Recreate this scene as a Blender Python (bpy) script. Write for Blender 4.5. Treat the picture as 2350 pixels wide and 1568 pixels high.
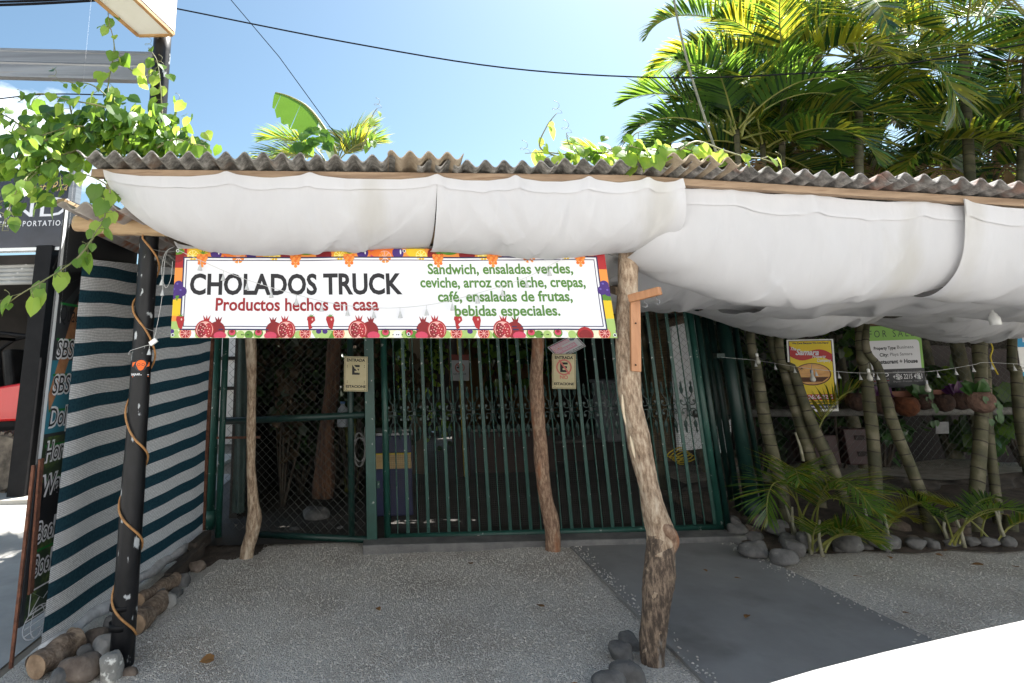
import bpy, math, random
import numpy as np
from mathutils import Vector, Matrix

random.seed(7)
for o in list(bpy.data.objects):
    bpy.data.objects.remove(o)
S = bpy.context.scene
COL = S.collection
R = math.radians

# ---------------------------------------------------------------- camera
F, PX, PY = 1300.0, 885.0, 533.0          # focal length and principal point in a 2350 px wide frame
PITCH, ROLL, EYE = math.atan(307 / 1300), R(1.4), 1.5
camd = bpy.data.cameras.new('camera')
cam = bpy.data.objects.new('camera', camd)
COL.objects.link(cam)
CM = Matrix.Rotation(math.pi / 2 + PITCH, 3, 'X') @ Matrix.Rotation(-ROLL, 3, 'Z')
cam.matrix_world = Matrix.Translation((0, 0, EYE)) @ CM.to_4x4()
camd.sensor_width = 36
camd.lens = 36 * F / 2350
camd.shift_x = (1175 - PX) / 2350
camd.shift_y = -(784 - PY) / 2350
camd.clip_start, camd.clip_end = 0.05, 2000
S.camera = cam

# ---------------------------------------------------------------- world, sun, exposure
SUN_EL, SUN_AZ = R(57), R(47)
w = bpy.data.worlds.new('World')
S.world = w
w.use_nodes = True
wn, wl = w.node_tree.nodes, w.node_tree.links
wn.clear()
sky = wn.new('ShaderNodeTexSky')
sky.sky_type = 'NISHITA'
sky.sun_disc = False
sky.sun_elevation, sky.sun_rotation = SUN_EL, SUN_AZ
sky.air_density, sky.dust_density, sky.ozone_density = 1.0, 1.2, 0.4
bg = wn.new('ShaderNodeBackground')
bg.inputs['Strength'].default_value = 0.050
wo = wn.new('ShaderNodeOutputWorld')
tc = wn.new('ShaderNodeTexCoord')
# a bank of cloud low on the left of the street, thin elsewhere
nz = wn.new('ShaderNodeTexNoise')
nz.inputs['Scale'].default_value = 3.2
nz.inputs['Detail'].default_value = 7
nz.inputs['Roughness'].default_value = 0.58
mp = wn.new('ShaderNodeMapping')
mp.inputs['Scale'].default_value = (1, 1, 2.2)
wl.new(tc.outputs['Generated'], mp.inputs['Vector'])
wl.new(mp.outputs['Vector'], nz.inputs['Vector'])
dt = wn.new('ShaderNodeVectorMath')
dt.operation = 'DOT_PRODUCT'
cd = Vector((-0.62, 1.0, 0.50)).normalized()
dt.inputs[1].default_value = cd
nrm = wn.new('ShaderNodeVectorMath')
nrm.operation = 'NORMALIZE'
wl.new(tc.outputs['Generated'], nrm.inputs[0])
wl.new(nrm.outputs['Vector'], dt.inputs[0])
mr = wn.new('ShaderNodeMapRange')
mr.inputs['From Min'].default_value = 0.965
mr.inputs['From Max'].default_value = 0.998
mr.inputs['To Min'].default_value = -0.25
mr.inputs['To Max'].default_value = 0.07
wl.new(dt.outputs['Value'], mr.inputs['Value'])
ad = wn.new('ShaderNodeMath')
ad.operation = 'ADD'
wl.new(nz.outputs['Fac'], ad.inputs[0])
wl.new(mr.outputs['Result'], ad.inputs[1])
cr = wn.new('ShaderNodeValToRGB')
cr.color_ramp.elements[0].position = 0.50
cr.color_ramp.elements[1].position = 0.66
wl.new(ad.outputs['Value'], cr.inputs['Fac'])
mx = wn.new('ShaderNodeMixRGB')
mx.inputs['Color2'].default_value = (12.5, 13, 13.8, 1)
wl.new(cr.outputs['Color'], mx.inputs['Fac'])
tint = wn.new('ShaderNodeMixRGB')
tint.blend_type = 'MULTIPLY'
tint.inputs['Fac'].default_value = 1.0
tint.inputs['Color2'].default_value = (0.93, 1.07, 1.02, 1)
wl.new(sky.outputs['Color'], tint.inputs['Color1'])
wl.new(tint.outputs['Color'], mx.inputs['Color1'])
wl.new(mx.outputs['Color'], bg.inputs['Color'])
wl.new(bg.outputs['Background'], wo.inputs['Surface'])

sd = bpy.data.lights.new('sun', 'SUN')
sd.energy = 5.0
sd.angle = R(0.53)
sd.color = (1.0, 0.965, 0.91)
sun = bpy.data.objects.new('sun', sd)
COL.objects.link(sun)
sv = Vector((math.sin(SUN_AZ) * math.cos(SUN_EL), math.cos(SUN_AZ) * math.cos(SUN_EL), math.sin(SUN_EL)))
sun.rotation_euler = sv.to_track_quat('Z', 'Y').to_euler()
sun.location = sv * 30

S.render.engine = 'CYCLES'
S.view_settings.view_transform = 'Standard'
S.view_settings.look = 'None'
S.view_settings.exposure = 2.02
S.view_settings.gamma = 1
S.cycles.max_bounces = 8
S.cycles.diffuse_bounces = 5
S.cycles.transparent_max_bounces = 8
S.cycles.use_denoising = True

# ---------------------------------------------------------------- helpers: measured points
def ray(x, y):
    return CM @ Vector(((x - PX) / F, -(y - PY) / F, -1))
def P(x, y, Y):
    """the point at depth Y (metres from the street) seen at x, y of the 2350 px survey picture"""
    d = ray(x, y)
    return Vector((0, 0, EYE)) + d * (Y / d.y)
def G(x, y, z=0.0):
    d = ray(x, y)
    return Vector((0, 0, EYE)) + d * ((z - EYE) / d.z)
def lerp(a, b, t):
    return a + (b - a) * t
def interp(x, tab):
    if x <= tab[0][0]:
        return tab[0][1]
    for (a, va), (b, vb) in zip(tab, tab[1:]):
        if x <= b:
            return lerp(va, vb, (x - a) / (b - a))
    return tab[-1][1]
def smooth_path(pts, n=6):
    """Catmull-Rom through the points"""
    pts = [Vector(p) for p in pts]
    if len(pts) < 3:
        return [pts[0].lerp(pts[1], i / n) for i in range(n + 1)]
    out = []
    for i in range(len(pts) - 1):
        p0, p1, p2, p3 = pts[max(i - 1, 0)], pts[i], pts[i + 1], pts[min(i + 2, len(pts) - 1)]
        for k in range(n):
            t = k / n
            out.append(0.5 * ((2 * p1) + (p2 - p0) * t + (2 * p0 - 5 * p1 + 4 * p2 - p3) * t * t + (3 * p1 - p0 - 3 * p2 + p3) * t ** 3))
    out.append(pts[-1])
    return out
def sag(a, b, d, n=16):
    a, b = Vector(a), Vector(b)
    return [a.lerp(b, i / n) - Vector((0, 0, d * 4 * (i / n) * (1 - i / n))) for i in range(n + 1)]

# ---------------------------------------------------------------- helpers: materials
def sr(r, g, b, k=1.0):
    def f(c):
        c = c / 255
        return (c / 12.92 if c <= .04045 else ((c + .055) / 1.055) ** 2.4) * k
    return (f(r), f(g), f(b), 1)
MATS = {}
def mat(name, c1, c2=None, scale=6.0, rough=0.65, metal=0.0, bump=0.0, bscale=40.0, trans=0.0, tcol=None,
        stretch=(1, 1, 1), spec=0.5, pos=(0.35, 0.65), detail=5.0, c3=None, p3=0.8, spots=None, coat=0.0, dist=0.02):
    if name in MATS:
        return MATS[name]
    m = bpy.data.materials.new(name)
    MATS[name] = m
    m.use_nodes = True
    n, l = m.node_tree.nodes, m.node_tree.links
    b = n['Principled BSDF']
    out = n['Material Output']
    b.inputs['Roughness'].default_value = rough
    b.inputs['Metallic'].default_value = metal
    b.inputs['Specular IOR Level'].default_value = spec
    b.inputs['Coat Weight'].default_value = coat
    b.inputs['Base Color'].default_value = c1
    col = None
    t = n.new('ShaderNodeTexCoord')
    mpn = n.new('ShaderNodeMapping')
    mpn.inputs['Scale'].default_value = stretch
    l.new(t.outputs['Object'], mpn.inputs['Vector'])
    if c2 is not None:
        z = n.new('ShaderNodeTexNoise')
        z.inputs['Scale'].default_value = scale
        z.inputs['Detail'].default_value = detail
        z.inputs['Roughness'].default_value = 0.6
        l.new(mpn.outputs['Vector'], z.inputs['Vector'])
        r = n.new('ShaderNodeValToRGB')
        e = r.color_ramp.elements
        e[0].position, e[0].color = pos[0], c1
        e[1].position, e[1].color = pos[1], c2
        if c3 is not None:
            q = e.new(p3)
            q.color = c3
        l.new(z.outputs['Fac'], r.inputs['Fac'])
        col = r.outputs['Color']
    if spots is not None:                    # (colour, scale, low, high): wear or stain with a shape of its own
        z = n.new('ShaderNodeTexNoise')
        z.inputs['Scale'].default_value = spots[1]
        z.inputs['Detail'].default_value = 6
        l.new(mpn.outputs['Vector'], z.inputs['Vector'])
        r = n.new('ShaderNodeMapRange')
        r.inputs['From Min'].default_value, r.inputs['From Max'].default_value = spots[2], spots[3]
        l.new(z.outputs['Fac'], r.inputs['Value'])
        x = n.new('ShaderNodeMixRGB')
        x.inputs['Color2'].default_value = spots[0]
        if col is None:
            x.inputs['Color1'].default_value = c1
        else:
            l.new(col, x.inputs['Color1'])
        l.new(r.outputs['Result'], x.inputs['Fac'])
        col = x.outputs['Color']
    if col is not None:
        l.new(col, b.inputs['Base Color'])
    if bump:
        z = n.new('ShaderNodeTexNoise')
        z.inputs['Scale'].default_value = bscale
        z.inputs['Detail'].default_value = 5
        l.new(mpn.outputs['Vector'], z.inputs['Vector'])
        u = n.new('ShaderNodeBump')
        u.inputs['Strength'].default_value = bump
        u.inputs['Distance'].default_value = dist
        l.new(z.outputs['Fac'], u.inputs['Height'])
        l.new(u.outputs['Normal'], b.inputs['Normal'])
    if trans:
        tr = n.new('ShaderNodeBsdfTranslucent')
        if tcol is not None:
            tr.inputs['Color'].default_value = tcol
        elif col is not None:
            l.new(col, tr.inputs['Color'])
        else:
            tr.inputs['Color'].default_value = c1
        x = n.new('ShaderNodeMixShader')
        x.inputs['Fac'].default_value = trans
        l.new(b.outputs['BSDF'], x.inputs[1])
        l.new(tr.outputs['BSDF'], x.inputs[2])
        l.new(x.outputs['Shader'], out.inputs['Surface'])
    return m
def flat(name, c, rough=0.55):
    return mat(name, c, rough=rough, spec=0.3)

# ---------------------------------------------------------------- helpers: meshes and objects
class MB:
    def __init__(s):
        s.v, s.f, s.m = [], [], []
    def add(s, vs, fs, mi=0):
        o = len(s.v)
        s.v.extend([Vector(p) for p in vs])
        for f in fs:
            s.f.append([i + o for i in f])
            s.m.append(mi)
        return s
    def box(s, c, d, rot=None, mi=0):
        c = Vector(c)
        rot = rot or Matrix.Identity(3)
        vs = [c + rot @ Vector((sx * d[0] / 2, sy * d[1] / 2, sz * d[2] / 2)) for sx in (-1, 1) for sy in (-1, 1) for sz in (-1, 1)]
        return s.add(vs, [(0, 1, 3, 2), (4, 6, 7, 5), (0, 4, 5, 1), (2, 3, 7, 6), (0, 2, 6, 4), (1, 5, 7, 3)], mi)
    def beam(s, a, b, w, h, mi=0, up=(0, 0, 1)):
        """a bar of w (sideways) x h (along up) from a to b"""
        a, b = Vector(a), Vector(b)
        d = (b - a).normalized()
        side = d.cross(Vector(up)).normalized()
        u = side.cross(d).normalized()
        vs = [p + side * (i * w / 2) + u * (j * h / 2) for p in (a, b) for i, j in ((-1, -1), (1, -1), (1, 1), (-1, 1))]
        return s.add(vs, [(3, 2, 1, 0), (4, 5, 6, 7), (0, 1, 5, 4), (1, 2, 6, 5), (2, 3, 7, 6), (3, 0, 4, 7)], mi)
    def tube(s, pts, r, n=8, mi=0, caps=True, wob=0.0, seed=0):
        pts = [Vector(p) for p in pts]
        rs = r if isinstance(r, (list, tuple)) else [r] * len(pts)
        rng = random.Random(seed)
        d = (pts[1] - pts[0]).normalized()
        a = Vector((0, 0, 1)) if abs(d.z) < 0.9 else Vector((1, 0, 0))
        x = d.cross(a).normalized()
        vs = []
        ph = [rng.uniform(0, 6.28) for _ in range(4)]
        for i, p in enumerate(pts):
            t = (pts[min(i + 1, len(pts) - 1)] - pts[max(i - 1, 0)])
            if t.length > 1e-9:
                t.normalize()
                x = (x - t * x.dot(t)).normalized()
                y = t.cross(x)
            for k in range(n):
                an = 2 * math.pi * k / n
                rr = rs[i]
                if wob:
                    rr *= 1 + wob * (math.sin(2 * an + ph[0] + i * .55) * .5 + math.sin(3 * an + ph[1] - i * .8) * .35 + rng.uniform(-.4, .4))
                vs.append(p + (x * math.cos(an) + y * math.sin(an)) * rr)
        fs = []
        for i in range(len(pts) - 1):
            for k in range(n):
                k2 = (k + 1) % n
                fs.append((i * n + k, i * n + k2, (i + 1) * n + k2, (i + 1) * n + k))
        if caps:
            fs.append(tuple(range(n - 1, -1, -1)))
            fs.append(tuple((len(pts) - 1) * n + k for k in range(n)))
        return s.add(vs, fs, mi)
    def lathe(s, c, prof, n=16, mi=0, axis=None):
        """prof: (radius, height) pairs about +Z (or axis) through c"""
        c = Vector(c)
        q = Vector(axis).to_track_quat('Z', 'Y').to_matrix() if axis is not None else Matrix.Identity(3)
        vs = [c + q @ Vector((r * math.cos(6.28318 * k / n), r * math.sin(6.28318 * k / n), h)) for r, h in prof for k in range(n)]
        fs = [(i * n + k, i * n + (k + 1) % n, (i + 1) * n + (k + 1) % n, (i + 1) * n + k) for i in range(len(prof) - 1) for k in range(n)]
        fs.append(tuple(range(n - 1, -1, -1)))
        fs.append(tuple((len(prof) - 1) * n + k for k in range(n)))
        return s.add(vs, fs, mi)
    def grid(s, fn, nu, nv, mi=0):
        vs = [fn(i / nu, j / nv) for j in range(nv + 1) for i in range(nu + 1)]
        fs = [(j * (nu + 1) + i, j * (nu + 1) + i + 1, (j + 1) * (nu + 1) + i + 1, (j + 1) * (nu + 1) + i) for j in range(nv) for i in range(nu)]
        return s.add(vs, fs, mi)
    def poly(s, pts, mi=0):
        return s.add(pts, [tuple(range(len(pts)))], mi)
    def build(s, name, mats, parent=None, smooth=False, bevel=0.0, solid=0.0, subsurf=0):
        mats = mats if isinstance(mats, (list, tuple)) else [mats]
        me = bpy.data.meshes.new(name)
        if parent is not None:
            o0 = Vector(parent.location)
            q = parent.parent
            while q is not None:
                o0 = o0 + Vector(q.location)
                q = q.parent
        else:
            a = np.array([tuple(p) for p in s.v])
            o0 = Vector(((a[:, 0].min() + a[:, 0].max()) / 2, (a[:, 1].min() + a[:, 1].max()) / 2, a[:, 2].min()))
        me.from_pydata([tuple(p - o0) for p in s.v], [], s.f)
        for m in mats:
            me.materials.append(m)
        me.polygons.foreach_set('material_index', s.m)
        if smooth:
            me.polygons.foreach_set('use_smooth', [True] * len(s.f))
        me.update()
        o = bpy.data.objects.new(name, me)
        COL.objects.link(o)
        if parent is not None:
            o.parent = parent
        else:
            o.location = o0
        if subsurf:
            q = o.modifiers.new('subsurf', 'SUBSURF')
            q.levels = q.render_levels = subsurf
        if solid:
            q = o.modifiers.new('solid', 'SOLIDIFY')
            q.thickness = solid
            q.offset = 0
        if bevel:
            q = o.modifiers.new('bevel', 'BEVEL')
            q.width = bevel
            q.segments = 2
            q.limit_method = 'ANGLE'
        return o
def tag(o, label, cat, group=None, kind=None):
    if label:
        o['label'] = label
    if cat:
        o['category'] = cat
    if group:
        o['group'] = group
    if kind:
        o['kind'] = kind
    return o
def thing(name, label, cat, loc, group=None):
    o = bpy.data.objects.new(name, None)
    o.empty_display_size = 0.1
    COL.objects.link(o)
    o.location = loc
    return tag(o, label, cat, group)
def struct(o):
    o['kind'] = 'structure'
    return o
def link_copy(src, parent, loc, name=None):
    c = src.copy()
    COL.objects.link(c)
    c.parent = parent
    c.location = loc
    return c

class Frame:
    """a flat face: u runs right, v runs down from the top left corner, n points at the viewer"""
    def __init__(s, tl, tr, bl):
        s.tl = Vector(tl)
        s.ux, s.uy = (Vector(tr) - s.tl), (Vector(bl) - s.tl)
        s.w, s.h = s.ux.length, s.uy.length
        s.ux.normalize()
        s.uy.normalize()
        s.n = s.uy.cross(s.ux).normalized()
        s.n = -s.n if s.n.dot(Vector((0, 0, EYE)) - s.tl) < 0 else s.n
    wave = None
    def __call__(s, u, v, off=0.0):
        if s.wave:
            off += s.wave(u, v)
        return s.tl + s.ux * u + s.uy * v + s.n * off
def rect(mb, fr, u0, v0, u1, v1, off, mi):
    if getattr(fr, 'wave', None):
        nu, nv = max(1, int(abs(u1 - u0) / .04)), max(1, int(abs(v1 - v0) / .06))
        mb.grid(lambda a, b: fr(lerp(u0, u1, a), lerp(v0, v1, b), off), nu, nv, mi)
        return
    mb.poly([fr(u0, v0, off), fr(u0, v1, off), fr(u1, v1, off), fr(u1, v0, off)], mi)
def disc(mb, fr, u, v, ru, rv, off, mi, n=14, a0=0, a1=360):
    full = abs(a1 - a0) >= 360
    k = n if full else n + 1
    pts = [fr(u + ru * math.cos(R(a0 + (a1 - a0) * i / n)), v + rv * math.sin(R(a0 + (a1 - a0) * i / n)), off) for i in range(k)]
    mb.poly(pts, mi)
def shape(mb, fr, pts, off, mi):
    mb.poly([fr(u, v, off) for u, v in pts], mi)
def ring(mb, fr, u, v, r0, r1, off, mi, n=24, a0=0, a1=360):
    for i in range(n):
        a, b = R(a0 + (a1 - a0) * i / n), R(a0 + (a1 - a0) * (i + 1) / n)
        mb.poly([fr(u + r0 * math.cos(a), v + r0 * math.sin(a), off), fr(u + r1 * math.cos(a), v + r1 * math.sin(a), off),
                 fr(u + r1 * math.cos(b), v + r1 * math.sin(b), off), fr(u + r0 * math.cos(b), v + r0 * math.sin(b), off)], mi)
def slab(mb, fr, t, mi=0):
    a = [fr(0, 0, 0), fr(0, fr.h, 0), fr(fr.w, fr.h, 0), fr(fr.w, 0, 0)]
    b = [p - fr.n * t for p in a]
    mb.add(a + b, [(0, 1, 2, 3), (7, 6, 5, 4), (0, 4, 5, 1), (1, 5, 6, 2), (2, 6, 7, 3), (3, 7, 4, 0)], mi)
_TXT = {}
def glyphs(txt, bold, shear, space):
    k = (txt, bold, shear, space)
    if k in _TXT:
        return _TXT[k]
    cu = bpy.data.curves.new('lettering', 'FONT')
    cu.body = txt
    cu.offset = bold
    cu.shear = shear
    cu.space_character = space
    cu.resolution_u = 3
    o = bpy.data.objects.new('lettering', cu)
    COL.objects.link(o)
    dg = bpy.context.evaluated_depsgraph_get()
    me = bpy.data.meshes.new_from_object(o.evaluated_get(dg))
    vs = [v.co.copy() for v in me.vertices]
    fs = [tuple(p.vertices) for p in me.polygons]
    bpy.data.objects.remove(o)
    bpy.data.curves.remove(cu)
    bpy.data.meshes.remove(me)
    _TXT[k] = (vs, fs)
    return vs, fs
def text(mb, fr, txt, u, v, cap, width=None, off=0.002, mi=0, align='L', bold=0.0, shear=0.0, rot=0.0, space=1.0):
    """baseline at v; cap height in metres; the run of text is fitted to width"""
    vs, fs = glyphs(txt, bold, shear, space)
    if not vs:
        return
    x0, x1 = min(p.x for p in vs), max(p.x for p in vs)
    ky = cap / 0.70
    kx = ky if width is None else width / (x1 - x0)
    sh = {'L': 0, 'C': -(x1 - x0) / 2, 'R': -(x1 - x0)}[align]
    c, s_ = math.cos(rot), math.sin(rot)
    out = []
    for p in vs:
        a, b = (p.x - x0 + sh) * kx, -p.y * ky
        out.append(fr(u + a * c - b * s_, v + a * s_ + b * c, off))
    mb.add(out, fs, mi)
# ---------------------------------------------------------------- materials
def node_mat(name):
    m = bpy.data.materials.new(name)
    MATS[name] = m
    m.use_nodes = True
    n, l = m.node_tree.nodes, m.node_tree.links
    return m, n, l, n['Principled BSDF'], n['Material Output']
def ramp(n, els):
    r = n.new('ShaderNodeValToRGB')
    e = r.color_ramp.elements
    e[0].position, e[0].color = els[0]
    e[1].position, e[1].color = els[-1]
    for p, c in els[1:-1]:
        q = e.new(p)
        q.color = c
    return r

def make_gravel():
    m, n, l, b, out = node_mat('gravel')
    t = n.new('ShaderNodeTexCoord')
    v = n.new('ShaderNodeTexVoronoi')
    v.inputs['Scale'].default_value = 125
    l.new(t.outputs['Object'], v.inputs['Vector'])
    r = ramp(n, [(0.0, (.38, .355, .32, 1)), (.45, (.54, .51, .465, 1)), (.8, (.63, .60, .55, 1)), (1, (.72, .69, .64, 1))])
    l.new(v.outputs['Color'], r.inputs['Fac'])
    z = n.new('ShaderNodeTexNoise')
    z.inputs['Scale'].default_value = 1.7
    z.inputs['Detail'].default_value = 6
    l.new(t.outputs['Object'], z.inputs['Vector'])
    r2 = ramp(n, [(.36, (.72, .68, .64, 1)), (.56, (1, 1, 1, 1))])
    l.new(z.outputs['Fac'], r2.inputs['Fac'])
    x = n.new('ShaderNodeMixRGB')
    x.blend_type = 'MULTIPLY'
    x.inputs['Fac'].default_value = 0.75
    l.new(r.outputs['Color'], x.inputs['Color1'])
    l.new(r2.outputs['Color'], x.inputs['Color2'])
    l.new(x.outputs['Color'], b.inputs['Base Color'])
    u = n.new('ShaderNodeBump')
    u.inputs['Strength'].default_value = 0.9
    u.inputs['Distance'].default_value = 0.012
    u.invert = True
    l.new(v.outputs['Distance'], u.inputs['Height'])
    l.new(u.outputs['Normal'], b.inputs['Normal'])
    b.inputs['Roughness'].default_value = 0.9
    return m
GRAVEL = make_gravel()
STONEBIT = mat('pebble_grey', (.47, .44, .40, 1), (.60, .565, .52, 1), scale=60, rough=.85)
STONEBIT2 = mat('pebble_pale', (.50, .48, .45, 1), (.60, .58, .545, 1), scale=60, rough=.85)
STONEBIT3 = mat('pebble_dark', (.34, .325, .30, 1), (.44, .42, .39, 1), scale=60, rough=.85)
CONC = mat('drive_concrete', (.215, .21, .206, 1), (.28, .276, .27, 1), scale=2.2, rough=.72, bump=.25, bscale=160, spots=((.155, .15, .145, 1), 1.6, .54, .70), dist=.004)
CONC2 = mat('sill_concrete', (.10, .10, .10, 1), (.17, .167, .163, 1), scale=7, rough=.85, bump=.3, bscale=90)
ASPH = mat('asphalt', (.27, .262, .245, 1), (.35, .338, .315, 1), scale=3, rough=.9, bump=.35, bscale=260, spots=((.21, .205, .19, 1), 1.3, .55, .72), dist=.006)
DIRT = mat('dirt', (.045, .032, .024, 1), (.10, .075, .058, 1), scale=9, rough=.95, bump=.8, bscale=60)
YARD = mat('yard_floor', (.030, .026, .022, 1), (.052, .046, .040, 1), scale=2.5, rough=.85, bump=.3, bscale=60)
CLOTH = mat('white_cloth', (.64, .635, .65, 1), (.68, .675, .69, 1), scale=1.5, rough=.85, spots=((.60, .585, .565, 1), 1.3, .58, .72), bump=.38, bscale=5, trans=.30, spec=.15, stretch=(2.2, .6, .8))
GREEN = mat('green_paint', (.010, .050, .039, 1), (.016, .074, .058, 1), scale=6, rough=.42, bump=.06, bscale=30, spots=((.35, .36, .34, 1), 24, .66, .70))
GREEN2 = mat('dark_green_paint', (.004, .022, .018, 1), (.007, .034, .028, 1), scale=6, rough=.45)
BLACKP = mat('black_pole_paint', (.004, .004, .005, 1), (.010, .010, .012, 1), scale=12, rough=.42, spec=.3, bump=.08, bscale=20, spots=((.42, .44, .45, 1), 17, .625, .66), stretch=(1, 1, .55))
BLACK = mat('black_steel', (.003, .003, .004, 1), (.007, .007, .008, 1), scale=8, rough=.6, spec=.2)
GALV = mat('galvanised_steel', (.16, .165, .175, 1), (.27, .28, .29, 1), scale=2.5, rough=.38, metal=.55, stretch=(.25, 1, 7), spots=((.30, .22, .15, 1), 3, .66, .82))
RUST = mat('rusty_iron', (.075, .028, .016, 1), (.17, .065, .035, 1), scale=22, rough=.85, bump=.3, bscale=70)
def make_sheet(name, a, b_, c, rustc, rust0, rust1):
    m, n, l, b, out = node_mat(name)
    t = n.new('ShaderNodeTexCoord')
    z = n.new('ShaderNodeTexNoise')
    z.inputs['Scale'].default_value = 26
    z.inputs['Detail'].default_value = 7
    z.inputs['Roughness'].default_value = .68
    l.new(t.outputs['Object'], z.inputs['Vector'])
    r = ramp(n, [(.33, a), (.5, b_), (.68, c)])
    l.new(z.outputs['Fac'], r.inputs['Fac'])
    z2 = n.new('ShaderNodeTexNoise')
    z2.inputs['Scale'].default_value = 4.5
    z2.inputs['Detail'].default_value = 5
    l.new(t.outputs['Object'], z2.inputs['Vector'])
    q = n.new('ShaderNodeMapRange')
    q.inputs['From Min'].default_value, q.inputs['From Max'].default_value = rust0, rust1
    l.new(z2.outputs['Fac'], q.inputs['Value'])
    x = n.new('ShaderNodeMixRGB')
    x.inputs['Color2'].default_value = rustc
    l.new(q.outputs['Result'], x.inputs['Fac'])
    l.new(r.outputs['Color'], x.inputs['Color1'])
    l.new(x.outputs['Color'], b.inputs['Base Color'])
    u = n.new('ShaderNodeBump')
    u.inputs['Strength'].default_value = .35
    u.inputs['Distance'].default_value = .006
    l.new(z.outputs['Fac'], u.inputs['Height'])
    l.new(u.outputs['Normal'], b.inputs['Normal'])
    b.inputs['Roughness'].default_value = .8
    return m
SHEET = make_sheet('cement_sheet', (.07, .066, .058, 1), (.20, .19, .17, 1), (.40, .38, .35, 1), (.20, .13, .085, 1), .60, .74)
SHEET_R = make_sheet('cement_sheet_rusty', (.06, .058, .055, 1), (.17, .16, .15, 1), (.34, .32, .30, 1), (.26, .13, .09, 1), .53, .68)
SHEET_T = make_sheet('plastic_sheet_tan', (.26, .20, .14, 1), (.34, .27, .19, 1), (.42, .35, .26, 1), (.22, .15, .09, 1), .55, .75)
WOOD = mat('batten_wood', (.20, .13, .08, 1), (.34, .24, .155, 1), scale=5, rough=.7, bump=.2, bscale=30, stretch=(.6, 6, 6), spots=((.16, .09, .05, 1), 5, .60, .72))
WOODP = mat('pale_log', (.36, .23, .12, 1), (.52, .37, .22, 1), scale=5, rough=.75, bump=.25, bscale=25, stretch=(.5, 4, 4), spots=((.20, .12, .07, 1), 6, .58, .72))
BRACKET = mat('varnished_board', (.34, .15, .065, 1), (.47, .23, .11, 1), scale=5, rough=.45, stretch=(5, 5, .6), bump=.1, bscale=20)
def make_bark(name, a, b_, c, pale, p0, p1, st=(3.2, 3.2, 1.0)):
    m, n, l, b, out = node_mat(name)
    t = n.new('ShaderNodeTexCoord')
    g = n.new('ShaderNodeMapping')
    g.inputs['Scale'].default_value = st
    l.new(t.outputs['Object'], g.inputs['Vector'])
    z = n.new('ShaderNodeTexNoise')
    z.inputs['Scale'].default_value = 17
    z.inputs['Detail'].default_value = 8
    z.inputs['Roughness'].default_value = .7
    l.new(g.outputs['Vector'], z.inputs['Vector'])
    r = ramp(n, [(.30, a), (.47, b_), (.62, c)])
    l.new(z.outputs['Fac'], r.inputs['Fac'])
    z2 = n.new('ShaderNodeTexNoise')
    z2.inputs['Scale'].default_value = 3.0
    z2.inputs['Detail'].default_value = 6
    l.new(g.outputs['Vector'], z2.inputs['Vector'])
    q = n.new('ShaderNodeMapRange')
    q.inputs['From Min'].default_value, q.inputs['From Max'].default_value = p0, p1
    l.new(z2.outputs['Fac'], q.inputs['Value'])
    x = n.new('ShaderNodeMixRGB')
    x.inputs['Color2'].default_value = pale
    l.new(q.outputs['Result'], x.inputs['Fac'])
    l.new(r.outputs['Color'], x.inputs['Color1'])
    l.new(x.outputs['Color'], b.inputs['Base Color'])
    u = n.new('ShaderNodeBump')
    u.inputs['Strength'].default_value = .8
    u.inputs['Distance'].default_value = .012
    l.new(z.outputs['Fac'], u.inputs['Height'])
    l.new(u.outputs['Normal'], b.inputs['Normal'])
    b.inputs['Roughness'].default_value = .85
    return m
BARK = make_bark('post_bark', (.09, .058, .038, 1), (.30, .21, .14, 1), (.52, .41, .30, 1), (.62, .52, .40, 1), .58, .68)
BARK_R = make_bark('red_post_bark', (.07, .042, .028, 1), (.22, .13, .085, 1), (.40, .28, .19, 1), (.28, .12, .06, 1), .56, .68)
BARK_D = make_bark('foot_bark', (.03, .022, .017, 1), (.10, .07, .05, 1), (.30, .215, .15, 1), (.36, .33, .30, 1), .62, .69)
LOGM = make_bark('old_log', (.06, .04, .03, 1), (.17, .12, .085, 1), (.30, .225, .165, 1), (.36, .28, .21, 1), .60, .72, st=(1.2, 3, 3))
STONE = mat('river_stone', (.075, .073, .072, 1), (.17, .165, .16, 1), scale=7, rough=.85, bump=.4, bscale=45, spots=((.28, .27, .25, 1), 14, .62, .72))
STONE_B = mat('brown_stone', (.085, .062, .048, 1), (.20, .16, .13, 1), scale=8, rough=.88, bump=.4, bscale=45, spots=((.30, .25, .20, 1), 15, .64, .74))
STONE_W = mat('speckled_stone', (.20, .195, .18, 1), (.34, .33, .31, 1), scale=9, rough=.9, bump=.5, bscale=50, spots=((.66, .65, .61, 1), 26, .56, .62))
STONE_P = mat('pale_stone', (.22, .21, .20, 1), (.36, .35, .33, 1), scale=7, rough=.88, bump=.35, bscale=45)
def make_palm_bark():
    m, n, l, b, out = node_mat('palm_bark')
    t = n.new('ShaderNodeTexCoord')
    z = n.new('ShaderNodeTexNoise')
    z.inputs['Scale'].default_value = 7
    z.inputs['Detail'].default_value = 6
    l.new(t.outputs['Object'], z.inputs['Vector'])
    r = ramp(n, [(.35, (.034, .035, .015, 1)), (.52, (.078, .073, .036, 1)), (.68, (.16, .14, .095, 1))])
    l.new(z.outputs['Fac'], r.inputs['Fac'])
    l.new(r.outputs['Color'], b.inputs['Base Color'])
    b.inputs['Roughness'].default_value = .7
    return m
PALMBARK = make_palm_bark()
PALMRING = mat('palm_ring_scar', (.016, .013, .010, 1), (.045, .038, .028, 1), scale=20, rough=.85)

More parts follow.
